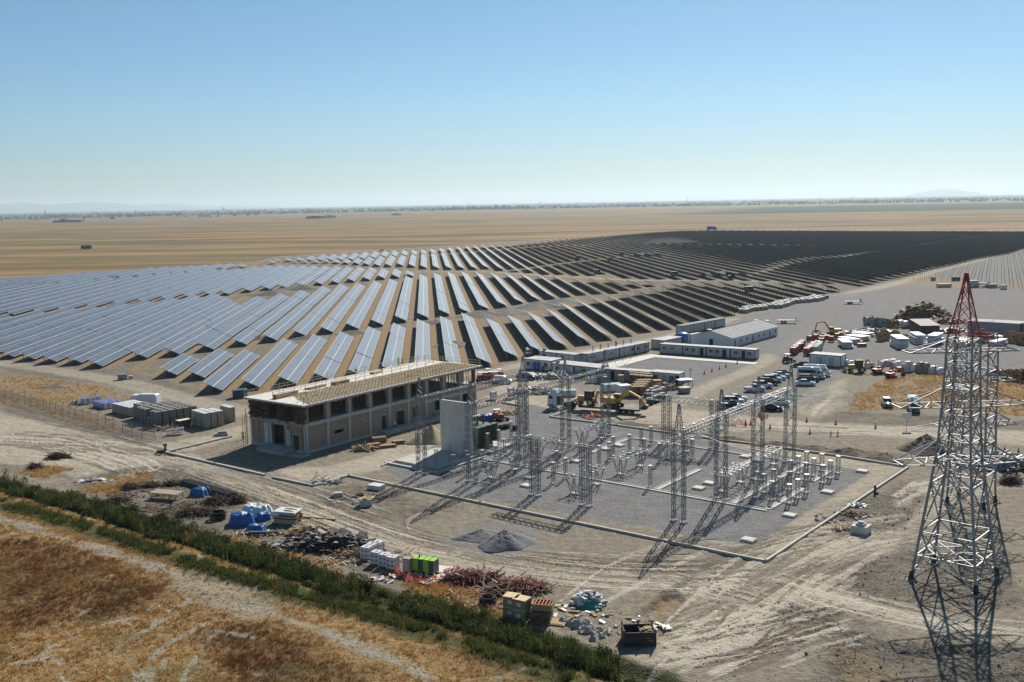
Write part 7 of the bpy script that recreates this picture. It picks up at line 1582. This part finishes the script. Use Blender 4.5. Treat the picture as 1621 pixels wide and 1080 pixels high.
heap('stored_goods', 'dark reels and goods in a line behind the white panel stacks', 'stored goods', P(1440, 536), 7, 2, 1.3, 120, 'x', ['drum_wood', 'timber_dark', 'timber_red'], 0, (1.2, .7, .4), None, 104); heap('stored_goods', 'red and white small drums beside the brown shed', 'stored goods', P(1503, 527), 5, 2, 1.4, 90, 'x', ['machine_red', 'wrap_white', 'machine_red'], 0, (1.0, .7, .5), None, 105); heap('stored_goods', 'grey machinery parts between the excavator and white stacks', 'stored goods', P(1345, 531), 5, 2.5, 1.3, 90, 'x', ['galv', 'panel_grey', 'galv_dark'], 0, (1.6, .7, .3), None, 106); heap('stored_goods', 'grey steel parts behind the left white panel stacks', 'stored goods', P(1378, 527), 7, 2.5, 1.2, 120, 'x', ['galv', 'galv_white', 'panel_grey'], 0, (2.2, .5, .25), None, 107)
heap('steel_scrap', 'heap of grey steel profiles and pipes at the right edge', 'steel scrap', P(1575, 738), 4.5, 3.0, 1.3, 130, 'aligned', ['galv', 'galv_dark', 'scrap_grey', 'galv_white'], -.1, (4.0, .35, .25), None, 108); heap('timber_scraps', 'brown planks leaning on the steel profile heap at the right edge', 'timber scraps', P(1600, 742), 2.0, 1.6, 1.0, 36, 'aligned', ['timber', 'timber_dark'], -.6, (3.4, .14, .08), None, 109)
for k, (a_, c_2, lab) in enumerate([((1558, 740), (1588, 744), 'thick grey concrete pipe nearest the road at the right edge'), ((1556, 729), (1596, 733), 'thick grey concrete pipe behind the nearest one'), ((1560, 722), (1618, 730), 'thick grey concrete pipe at the back of the right heap')]):
    b = MB(); p, q = P(*a_), P(*c_2); b.cyl(p + Vector((0, 0, .6)), q + Vector((0, 0, .6)), .6, seg=14, cap=1); single('concrete_pipe', b, ['concrete', 'dark_void'], lab, 'pipe', (0, 0, 0), 0, 'concrete pipes at the right', True)
# white bags along the fence
for k, (px, py, w_, h, m_) in enumerate([(1336, 579, 3.2, 1.5, 'wrap_white'), (1346, 579, 2.6, 1.3, 'wrap_white'), (1374, 583, 3.0, 1.4, 'wrap_white'), (1404, 579, 3.4, 1.5, 'wrap_white'), (1413, 579, 2.6, 1.7, 'wrap_white'), (1421, 581, 2.4, 1.5, 'wrap_white'), (1436, 588, 2.4, 2.5, 'wrap_white'), (1447, 587, 2.4, 1.6, 'wrap_white'), (1457, 590, 1.8, 2.6, 'wrap_grey'), (1465, 590.5, 1.6, 2.5, 'wrap_grey'), (1477, 591, 2.8, 1.8, 'wrap_white'), (1488, 592, 2.2, 1.5, 'wrap_white')]):
    b = MB(); b.box((0, 0, 0), (w_, 1.7, h * .8), 0, .1, (.93, .93)); b.box((.1, 0, h * .8), (w_ * .9, 1.5, h * .2), 0, .1, (.6, .6)); single('storage_sack', b, [m_], f'{"white" if m_ == "wrap_white" else "grey"} sack along the fence, {nth(k + 1)} from the left', 'sack', P(px, py), .1, 'sacks along the yard fence')
# grey pile weights beside the panels
bag = MB(); bag.cyl((0, 0, 0), (0, 0, .25), 1.02, 1.1, 14); bag.cyl((0, 0, .25), (0, 0, 1.25), 1.1, 1.08, 14); bag.cyl((0, 0, 1.25), (0, 0, 1.5), 1.08, .85, 14); bag = bag.mesh('grey_drum_bag', ['wrap_grey'], False); cntb = 0
l0, l1 = P(1181, 496), P(1318, 471.5); dl = (l1 - l0); Lb = dl.length; dl.normalize(); nl = Vector((-dl.y, dl.x, 0))
for r_ in range(3):
    for k in range(int(Lb / 2.6)):
        if r_ == 0 and k % 9 == 7: continue
        if r_ == 2 and k < 3: continue
        cntb += 1; tag(obj('grey_drum_bag', bag, None, l0 + dl * (k * 2.6 + rz0.uniform(-.4, .4)) + nl * (r_ * 2.5 + rz0.uniform(-.4, .4) + 1.5 * math.sin(k * .5)), rz0.uniform(0, 3)), f'grey round bulk bag beside the solar rows, {["front","middle","rear"][r_]} line, {nth(k + 1)} from the near end', 'bulk bag', 'grey round bags beside the solar field')
# small boxes at the far end of the yard
for k, (px, py, w_, d_, h, m_, lab) in enumerate([(1494, 455, 12, 6, 2.6, 'timber_pale', 'pale crate block at the far end of the yard, left of the pylon peak'), (1540, 455, 8, 6, 5.0, 'panel_grey', 'tall grey container right of the pylon peak'), (1553, 454, 9, 5, 2.8, 'panel_grey', 'low grey container right of the tall one'), (1570, 456, 7, 5, 2.8, 'timber', 'brown crate at the far end of the yard'), (1588, 458.5, 5, 4, 3.2, 'wrap_white', 'white tank block at the far end of the yard'), (1477, 444.5, 4, 3, 3.0, 'cardboard', 'small brown box at the edge of the bare post field'), (1513, 445, 8, 2, 3.2, 'teal_paint', 'dark blue board on posts at the edge of the post field')]):
    b = MB(); w_ *= .5; d_ *= .5; h *= .62; b.box((0, 0, .2), (w_, d_, h - .2)); b.box((0, 0, h), (w_ + .2, d_ + .2, .12), 1); b.box((0, 0, 0), (w_ * .9, d_ * .9, .2), 1); single('far_crate', b, [m_, 'concrete_pale'], lab, 'container', P(px, py), .05)
# red tractors / compactors left of the cabins and other small machines
def small_machine(label, px, py, rz, mt):
    o = thing('compact_loader', label, 'loader', P(px, py), rz, 'small red machines'); b = MB(); b.box((0, 0, .5), (2.4, 1.3, .8), 0, 0, (.95, .9)); b.box((-.5, 0, 1.3), (1.0, 1.1, .3), 0); part('body', b, [mt], o)
    b = MB()
    for x in (-.7, .4):
        for y in (-.5, .5): b.box((x, y, 1.3), (.08, .08, .95))
    b.box((-.15, 0, 2.25), (1.4, 1.2, .08), 1); part('canopy', b, ['machine_dark', 'white_paint'], o)
    for x in (-.8, .8):
        for y in (-.7, .7): wheel(o, x, y, .42, .3)
    b = MB(); b.bar((.9, -.5, .7), (1.9, -.5, .3), .1, .15); b.bar((.9, .5, .7), (1.9, .5, .3), .1, .15); b.box((2.0, 0, .1), (.4, 1.4, .5)); part('front_blade', b, ['machine_dark'], o)
for k, (px, py) in enumerate([(761, 604), (769, 604), (777, 603), (785, 602.5), (772, 598), (790, 599)]): small_machine(f'small red loader with a pale canopy, {nth(k + 1)} of six left of the white van', px, py, 1.3 + .2 * k, 'machine_red')
small_machine('small red loader parked behind the transformer', 788, 666, .2, 'machine_red'); tarp('blue and white sheet over goods behind the transformer', P(774, 664), 2.2, 1.5, 1.3, 'blue_tarp', .2, 21)
for k, (px, py) in enumerate([(793, 680), (799, 679), (803, 678), (815, 681)]): ringcoil(f'black coil behind the transformer, {nth(k + 1)} from the left', P(px, py), .55, 8, .8, 30 + k)
small_machine('dark small machine standing by the cable drums', 1247, 574, .5, 'machine_dark'); small_machine('yellow-topped loader behind the white hall', 1199, 517, .2, 'machine_yellow'); small_machine('dark loader with yellow parts behind the white hall', 1215, 518, .2, 'machine_dark'); small_machine('yellow machine between the grey container and white hall', 1124, 533, .2, 'machine_yellow'); small_machine('red machine on the cross track in the solar field', 1155, 443, .1, 'machine_red')
b = MB(); b.box((0, 0, .1), (2.2, 1.8, 1.1)); b.box((0, 0, 1.2), (2.4, 2.0, .1)); b.bar((-.9, -.8, 0), (-.9, -.8, 1.6), .1); single('guard_table', b, ['wrap_grey'], 'grey counter table on the track corner right of the end cabin', 'table', P(1083, 622), .35); b = MB(); b.box((0, 0, 1.6), (3.6, 2.6, .15), 1)
for x in (-1.6, 1.6):
    for y in (-1.1, 1.1): b.bar((x, y, 0), (x, y, 1.6), .12)
b.box((0, 0, .8), (3.2, .1, .8)); single('site_canopy', b, ['wrap_grey', 'white_paint'], 'white-roofed low shelter at the right end of the near cabins', 'shelter', P(1083, 612), .3)
for k, (px, py, h, lab) in enumerate([(1093, 607, 3.4, 'round white sign on a red and white pole at the track corner'), (1435, 680, 3.0, 'white board sign on a post beside the pale track')]):
    o = thing('road_sign', lab, 'sign', P(px, py), 0); b = MB(); b.cyl((0, 0, 0), (0, 0, h), .06, seg=6); part('post', b, ['red_paint' if k == 0 else 'galv'], o); b = MB()
    if k == 0: b.cyl((0, -.06, h - .1), (0, -.02, h - .1), .42, seg=14)
    else: b.box((0, -.06, h - 1.0), (1.6, .06, 1.2))
    part('sign_plate', b, ['white_paint'], o)
heap('pallet_scraps', 'yellow planks and a stack on bare ground behind the transformer', 'planks', P(800, 655), 3.0, 1.6, .5, 40, 'x', ['timber_pale', 'timber'], 0, (2.0, .25, .1), None, 120)
heap('pallet_scraps', 'pale planks beside the red net in front of the lorry', 'planks', P(948, 659), 1.8, 1.0, .4, 30, 'x', ['timber_pale', 'timber'], 0, (2.0, .2, .08), None, 121)
strip_obj('inner_kerb', KP([(872, 648), (895, 651)]), .3, .3, ['concrete_pale'], 'short loose kerb in front of the lorry', 'kerb'); strip_obj('inner_kerb', KP([(795, 638), (822, 643)]), .35, .35, ['concrete_pale'], 'loose kerb beam on bare ground left of the lorry', 'kerb')
for k, (px, py) in enumerate([(945, 434), (965, 413), (915, 410), (1067, 437), (984, 404), (1186, 462)]):
    b = MB(); b.box((0, 0, .2), (3.4, 2.4, 2.4)); b.box((0, 0, 0), (3.0, 2.0, .2)); single('inverter_box', b, ['teal_paint'], f'dark blue box in the gaps between the solar rows, {nth(k + 1)} counted from the left road', 'box', P(px, py), .1, 'boxes in the solar field')
car('van', 'car_white', 'white van on the far edge of the solar field', P(605, 397.5), R(10), None, 'van'); car('bus', 'blue_paint', 'blue and white vehicle on the far edge of the dark rows', P(1127, 364), R(10), None, 'vehicle').scale = (2.2, 2, 1.8)
b = MB(); b.box((0, 0, .3), (9, 4, 3.2)); b.box((0, 0, 3.5), (9.4, 4.4, .25)); b.box((0, 0, 0), (8.6, 3.6, .3)); single('field_container', b, ['teal_paint'], 'lone dark blue container far out in the dry field at left', 'container', P(137, 394), .2).scale = (1.2, 1, 1)
# ================================================================== VEGETATION
def leaf_mat(name, stops, trans=0.25):
    m = bpy.data.materials.new(name); m.use_nodes = True; t = m.node_tree; b = t.nodes['Principled BSDF']; b.inputs['Roughness'].default_value = .8; b.inputs['Specular IOR Level'].default_value = .05
    a = nn(t, 'Attribute'); a.attribute_name = 'kind_tint'; r_ = nn(t, 'ValToRGB'); e = r_.color_ramp.elements
    while len(e) < len(stops): e.new(.5)
    for k, (p, c) in enumerate(stops): e[k].position = p; e[k].color = (*c, 1)
    t.links.new(a.outputs['Fac'], r_.inputs[0]); t.links.new(r_.outputs[0], b.inputs['Base Color'])
    tr = nn(t, 'BsdfTranslucent'); t.links.new(r_.outputs[0], tr.inputs['Color']); mx = nn(t, 'MixShader'); mx.inputs[0].default_value = trans
    out = t.nodes['Material Output']; t.links.new(b.outputs[0], mx.inputs[1]); t.links.new(tr.outputs[0], mx.inputs[2]); t.links.new(mx.outputs[0], out.inputs['Surface'])
    M[name] = m
leaf_mat('dry_grass_blade', [(0, (.15, .072, .028)), (.35, (.30, .155, .055)), (.6, (.55, .33, .11)), (.8, (.44, .32, .13)), (1, (.13, .14, .05))], .3)
leaf_mat('reed_leaf', [(0, (.022, .038, .010)), (.4, (.045, .072, .018)), (.75, (.085, .11, .03)), (.9, (.15, .15, .05)), (1, (.27, .19, .08))], .3)
def blades(name, xy, z, n, hgt, spread, lean, wid, tint, mt, label, cat, seed):
    """xy: clump centres; n blades each, as single long triangles"""
    r_ = np.random.default_rng(seed); N = len(xy)
    c = np.repeat(np.column_stack([xy, z]), n, 0); h = np.repeat(hgt, n) * r_.uniform(.55, 1.1, N * n); tt = np.clip(np.repeat(tint, n) + r_.normal(0, .07, N * n), 0, 1)
    a = r_.uniform(0, 6.283, N * n); q = np.sqrt(r_.random(N * n)) * np.repeat(spread, n)
    base = c + np.column_stack([np.cos(a) * q, np.sin(a) * q, np.full(N * n, -.03)])
    la = r_.uniform(0, 6.283, N * n); ll = h * np.abs(r_.normal(0, lean, N * n)); tip = base + np.column_stack([np.cos(la) * ll, np.sin(la) * ll, h])
    wv = np.repeat(wid, n) * r_.uniform(.6, 1.3, N * n); wa = r_.uniform(0, 6.283, N * n); wd = np.column_stack([np.cos(wa) * wv, np.sin(wa) * wv, np.zeros(N * n)])
    mid = base * .45 + tip * .55
    V_ = np.stack([base - wd * .5, base + wd * .5, mid + wd * .8, tip, mid - wd * .8], 1).reshape(-1, 3); K = N * n
    me = bpy.data.meshes.new(name); me.vertices.add(len(V_)); me.vertices.foreach_set('co', V_.astype(np.float32).ravel())
    me.loops.add(K * 5); me.loops.foreach_set('vertex_index', np.arange(K * 5, dtype=np.int32)); me.polygons.add(K); me.polygons.foreach_set('loop_start', np.arange(0, K * 5, 5, dtype=np.int32)); me.polygons.foreach_set('loop_total', np.full(K, 5, np.int32))
    me.update(calc_edges=True); at_ = me.attributes.new('kind_tint', 'FLOAT', 'POINT'); at_.data.foreach_set('value', np.repeat(tt, 5).astype(np.float32)); me.materials.append(M[mt])
    o = tag(obj(name, me), label, cat); o['kind'] = 'stuff'; return o
def ground_z(x, y): return ground_fields(x, y)
# reeds and shrubs along the ditch
def along(pts, half, dens, seed):
    w_ = np.array(W2(pts)); r_ = np.random.default_rng(seed); out = []
    for p, q in zip(w_[:-1], w_[1:]):
        L = np.hypot(*(q - p)); n = int(L * half * 2 * dens); t = r_.random(n); d = (q - p) / L; nm = np.array([-d[1], d[0]])
        out.append(p + np.outer(t, q - p) + np.outer(r_.normal(0, half * .5, n), nm))
    return np.concatenate(out)
xy = along(DITCH, 2.1, 10, 5); dd, _ = pdist(xy[:, 0], xy[:, 1], W2(DITCH))
cl = fbm(xy[:, 0], xy[:, 1], 4.0, 301); keep = (cl > -.34) & (dd < 3.0); xy = xy[keep]; cl = cl[keep]; dd = dd[keep]
F = ground_fields(xy[:, 0], xy[:, 1])
hg = (1.35 + .75 * cl + .3 * rng.random(len(xy))) * (1 - .10 * dd)
tn = np.clip(.40 + .3 * fbm(xy[:, 0], xy[:, 1], 2.2, 302) + .34 * fbm(xy[:, 0], xy[:, 1], 8, 303), 0, .9); tn[rng.random(len(xy)) < .05] = .95
# leafy shrubs: small leaves spread through each bush's volume
def bushes(name, xy, z, h, rad, n, leaf, tint, mt, label, cat, seed):
    r_ = np.random.default_rng(seed); N = len(xy); K = N * n
    d = r_.normal(0, 1, (K, 3)); d /= np.linalg.norm(d, axis=1)[:, None]; q = r_.random(K) ** .45
    H_ = np.repeat(h, n); Rr = np.repeat(rad, n); c = np.repeat(np.column_stack([xy, z]), n, 0)
    c = c + np.column_stack([d[:, 0] * q * Rr, d[:, 1] * q * Rr, H_ * .5 + d[:, 2] * q * H_ * .5])
    L = leaf * r_.uniform(.6, 1.4, K); a = r_.uniform(0, 6.283, K); e = np.abs(r_.normal(.9, .5, K))
    ax = np.column_stack([np.cos(a) * np.cos(e), np.sin(a) * np.cos(e), np.sin(e)]) * L[:, None]; wa = a + 1.57; wd = np.column_stack([np.cos(wa), np.sin(wa), r_.normal(0, .4, K)]) * (L * .22)[:, None]
    V_ = np.stack([c - ax * .5, c + wd, c + ax * .5, c - wd], 1).reshape(-1, 3); me = bpy.data.meshes.new(name); me.vertices.add(len(V_)); me.vertices.foreach_set('co', V_.astype(np.float32).ravel())
    me.loops.add(K * 4); me.loops.foreach_set('vertex_index', np.arange(K * 4, dtype=np.int32)); me.polygons.add(K); me.polygons.foreach_set('loop_start', np.arange(0, K * 4, 4, dtype=np.int32)); me.polygons.foreach_set('loop_total', np.full(K, 4, np.int32)); me.update(calc_edges=True)
    at_ = me.attributes.new('kind_tint', 'FLOAT', 'POINT'); at_.data.foreach_set('value', np.repeat(np.clip(np.repeat(tint, n) + r_.normal(0, .1, K), 0, 1), 4).astype(np.float32)); me.materials.append(M[mt])
    o = tag(obj(name, me), label, cat); o['kind'] = 'stuff'; return o
kb = np.random.default_rng(44).random(len(xy)) < .30
bh = np.clip(hg[kb] * np.random.default_rng(45).uniform(.6, 1.5, kb.sum()), .5, 3.1)
bushes('reed_bank', xy[kb], F['z'][kb] - .1, bh, (.35 + .3 * bh * .8), 130, .27, np.clip(tn[kb] + .06, 0, 1), 'reed_leaf', 'dense dark green shrubs and reeds filling the ditch', 'shrubs', 6)
ks = np.random.default_rng(46).random(len(xy)) < .16; ns = int(ks.sum()); r5 = np.random.default_rng(47)
blades('reed_stems', xy[ks], F['z'][ks], 9, np.clip(hg[ks] * r5.uniform(.9, 1.6, ns), .6, 3.0), np.full(ns, .38), .2, np.full(ns, .035), np.clip(r5.choice([.5, .7, .88, 1.0], ns) + .05, 0, 1), 'reed_leaf', 'paler upright reed stems standing among the ditch shrubs', 'reeds', 48)
xy = along([(a, b - 4) for a, b in BANK], 1.5, 11, 8); F = ground_fields(xy[:, 0], xy[:, 1]); cl = fbm(xy[:, 0], xy[:, 1], 3, 305); k = cl > -.25; xy = xy[k]
blades('bank_grass', xy, F['z'][k], 9, .45 + .3 * rng.random(len(xy)), np.full(len(xy), .3), .35, np.full(len(xy), .045), np.clip(.70 + .22 * cl[k] + .1 * rng.random(len(xy)), 0, 1), 'reed_leaf', 'shorter green grass along the near bank of the ditch', 'grass', 9)
# dry grass of the near field and of the weedy patches
def scatter(poly, n, seed):
    w_ = np.array(W2(poly)); r_ = np.random.default_rng(seed); lo, hi = w_.min(0), w_.max(0); p = r_.uniform(lo, hi, (n, 2)); return p[inpoly(p[:, 0], p[:, 1], [tuple(q) for q in w_])]
xy = scatter([(-140, 735), (0, 775), (300, 862), (560, 945), (850, 1030), (1010, 1085), (980, 1160), (400, 1160), (-140, 1160)], 90000, 11); F = ground_fields(xy[:, 0], xy[:, 1])
pr_ = F['grass'] * (.55 + .55 * fbm(xy[:, 0], xy[:, 1], 1.8, 310)) * (1 - F['path']) + .15 * F['burnt']; k = rng.random(len(xy)) < pr_ * 1.2; xy = xy[k]; z = F['z'][k]; bu = F['burnt'][k]; gn = F['green'][k]
tn = np.clip(.47 + .22 * fbm(xy[:, 0], xy[:, 1], 5, 311) + .14 * fbm(xy[:, 0], xy[:, 1], 1.2, 312) - .36 * bu + .45 * np.clip(gn - .25, 0, 1), 0, 1)
blades('dry_grass', xy, z, 8, np.clip(.26 + .2 * fbm(xy[:, 0], xy[:, 1], 2.5, 313) + .12 * bu, .12, .8), np.full(len(xy), .24), .5, np.full(len(xy), .035), tn, 'dry_grass_blade', 'dry orange-brown grass covering the near field below the ditch', 'grass', 12)
acc = []
for n_, poly in enumerate([[(0, 586), (60, 594), (165, 608), (245, 646), (215, 692), (60, 655), (0, 645)], [(1330, 655), (1340, 632), (1405, 592), (1480, 590), (1650, 598), (1650, 662), (1480, 650)], [(630, 925), (700, 915), (770, 945), (810, 985), (700, 970)], [(320, 842), (420, 850), (570, 900), (570, 930), (440, 890)], [(110, 780), (170, 750), (250, 745), (250, 770), (170, 790)], [(25, 750), (70, 736), (120, 742), (70, 758)]]):
    p = scatter(poly, [16000, 16000, 4000, 4000, 3000, 1500][n_], 20 + n_); acc.append(p)
xy = np.concatenate(acc); F = ground_fields(xy[:, 0], xy[:, 1]); k = (rng.random(len(xy)) < F['grass'] * (.5 + .6 * fbm(xy[:, 0], xy[:, 1], 3, 320))); xy = xy[k]
blades('weed_patch', xy, F['z'][k], 6, .28 + .2 * rng.random(len(xy)), np.full(len(xy), .35), .5, np.full(len(xy), .06), np.clip(.58 + .2 * fbm(xy[:, 0], xy[:, 1], 6, 321), 0, .9), 'dry_grass_blade', 'patches of dry orange weeds between the tracks and yards', 'weeds', 22)
# stones and clods on the dug ground
xy = scatter([(900, 1080), (980, 990), (1050, 930), (1200, 900), (1300, 850), (1430, 770), (1640, 770), (1640, 1090)], 42000, 31); xy2 = scatter([(100, 750), (260, 730), (480, 790), (640, 860), (900, 930), (860, 975), (560, 905), (300, 845)], 14000, 32); xy = np.concatenate([xy, xy2]); F = ground_fields(xy[:, 0], xy[:, 1])
k = rng.random(len(xy)) < .08 + F['dark'] * .9; xy = xy[k]; z = F['z'][k]; n_ = len(xy); r_ = np.random.default_rng(33); s = np.minimum(.04 + r_.exponential(.035, n_), .26)
tet = np.array([(1, 0, -.3), (-.5, .87, -.3), (-.5, -.87, -.3), (0.1, .1, .9)]); V_ = (np.column_stack([xy, z])[:, None, :] + tet[None] * s[:, None, None] * r_.uniform(.6, 1.4, (n_, 4, 3))).reshape(-1, 3)
idx = (np.arange(n_)[:, None, None] * 4 + np.array([(0, 1, 3), (1, 2, 3), (2, 0, 3)])[None]).reshape(-1, 3); me = bpy.data.meshes.new('clods'); me.from_pydata(V_.tolist(), [], idx.tolist()); me.materials.append(M['soil_grey'])
o = tag(obj('clods', me), 'stones and clods scattered over the dug earth', 'stones'); o['kind'] = 'stuff'

# ================================================================== THE FAR PLAIN
leaf_mat('far_leaf', [(0, (.012, .024, .012)), (1, (.03, .045, .02))], .0)
def far_trees(label, spots, seed):
    r_ = random.Random(seed); mb = MB()
    for x, y, s in spots: mb.lump((x, y, -1), (s * r_.uniform(.5, 1.2), s * .7, s * r_.uniform(.6, 1.2)), 7, 3, .3, 0, r_.randrange(9999), .7)
    o = single('distant_trees', mb, ['far_leaf'], label, 'trees'); o['kind'] = 'stuff'
rf = random.Random(77); sp = []
for k in range(4200):
    d = 6300 * (1 + 1.6 * rf.random() ** 1.6); az = R(rf.uniform(-31, 31)); sp.append((math.sin(az) * d, math.cos(az) * d, rf.choice([6, 7, 9, 11, 8])))
for k in range(70): cx = rf.uniform(-31, 31); d = rf.uniform(6300, 11000); [sp.append((math.sin(R(cx + rf.gauss(0, .5))) * d, math.cos(R(cx)) * d + rf.gauss(0, 60), rf.choice([8, 11, 14]))) for _ in range(14)]
for k in range(60): cx = rf.gauss(-2.2, 1.0) if k < 30 else rf.gauss(0.2, .9); d = 6900; sp.append((math.sin(R(cx)) * d, math.cos(R(cx)) * d, rf.choice([14, 18, 22])))
for k in range(40): cx = rf.uniform(-28, -12); d = rf.uniform(4800, 6400); sp.append((math.sin(R(cx)) * d, math.cos(R(cx)) * d, rf.choice([7, 9, 12])))
far_trees('belt of distant dark trees along the whole horizon', sp, 5)
for k, (px, py, L, h, m_) in enumerate([(108, 352, 100, 9, 'shed_brown'), (326, 343.3, 70, 8, 'white_paint'), (499, 346, 60, 9, 'shed_brown'), (522, 345, 50, 9, 'white_paint'), (628, 341, 40, 8, 'white_paint'), (530, 334.3, 80, 10, 'white_paint'), (722, 329.5, 120, 16, 'white_paint'), (1409, 320.3, 60, 10, 'white_paint'), (1190, 322, 60, 10, 'white_paint'), (1126, 325, 80, 10, 'white_paint')]):
    b = MB(); b.box((0, 0, 0), (L, L * .25, h * .7)); b.prism([(-L / 2, h * .7), (L / 2, h * .7), (L / 2, h * .72), (0, h), (-L / 2, h * .72)], -L * .13, L * .13, 1)
    single('farm_building', b, [m_, 'roof_grey' if m_ == 'white_paint' else 'shed_brown'], f'{"long white" if m_ == "white_paint" else "long brown"} farm building far out on the plain, {nth(k + 1)} counted', 'farm building', P(px, py), 0, 'farm buildings on the plain')
def far_pylon(px, py, h, k):
    b = MB(); p = P(px, py); 
    for s in (-1, 1): b.bar((s * 5, 0, 0), (0, 0, h), 1.6, 1.6)
    b.bar((-9, 0, h * .8), (9, 0, h * .8), 1.3, 1.3); b.bar((-7, 0, h * .65), (7, 0, h * .65), 1.3, 1.3); single('far_pylon', b, ['galv_dark'], f'tiny pylon on the horizon, {nth(k + 1)} from the left', 'pylon', p, 0, 'tiny pylons on the horizon')
for k, (px, py) in enumerate([(72, 345), (148, 343.5), (215, 342), (354, 339), (561, 335), (743, 331), (855, 328.5), (914, 327), (1025, 325), (1088, 323), (1223, 321), (1300, 319), (1350, 317), (1440, 315.5)]): far_pylon(px, py, 34 if k % 3 else 46, k)
hl = MB(); r_ = random.Random(12)
for c, d, w_, h in ((-25.6, 30000, 1500, 260), (-22.2, 30000, 1700, 250), (-18.6, 30500, 1300, 175), (-28.5, 31000, 1800, 240), (22.8, 31000, 900, 200), (-15.5, 31000, 1500, 90)):
    a = R(c); hl.lump((math.sin(a) * d, math.cos(a) * d, -20), (w_ * 1.5, w_, h), 22, 7, .1, 0, r_.randrange(999), 1.25)
struct(obj('hills', hl.mesh('hills', ['soil_grey'], True)))
# drifting dust on the solar field
def dust(label, loc, d, dens):
    mb = MB(); mb.lump((0, 0, 0), (d[0], d[1], d[2]), 20, 6, .3, 0, 9, .8); m = bpy.data.materials.new('dust'); m.use_nodes = True; t = m.node_tree; t.nodes.remove(t.nodes['Principled BSDF']); v = nn(t, 'VolumePrincipled'); v.inputs['Color'].default_value = (.8, .76, .7, 1); v.inputs['Density'].default_value = dens
    t.links.new(v.outputs[0], t.nodes['Material Output'].inputs['Volume']); M['dust'] = m; o = single('dust_cloud', mb, ['dust'], label, 'dust', loc, 0, None, True); o['kind'] = 'stuff'
dust('pale dust drifting over the dark solar rows', P(1062, 388), (34, 10, 7), .02); dust('thin dust drifting left of the thicker puff over the rows', P(1010, 386), (40, 12, 9), .006)
# ================================================================== HAZE
HZ = 5.5e-5
hm = bpy.data.materials.new('haze'); hm.use_nodes = True; t = hm.node_tree; t.nodes.remove(t.nodes['Principled BSDF']); v = nn(t, 'VolumePrincipled'); v.inputs['Color'].default_value = (.74, .91, 1.0, 1); v.inputs['Density'].default_value = HZ; v.inputs['Anisotropy'].default_value = .35
t.links.new(v.outputs[0], t.nodes['Material Output'].inputs['Volume'])
M['haze'] = hm; b = MB(); b.box((0, 0, -30), (76000, 76000, 330)); o = obj('haze', b.mesh('haze', ['haze'])); o['kind'] = 'stuff'
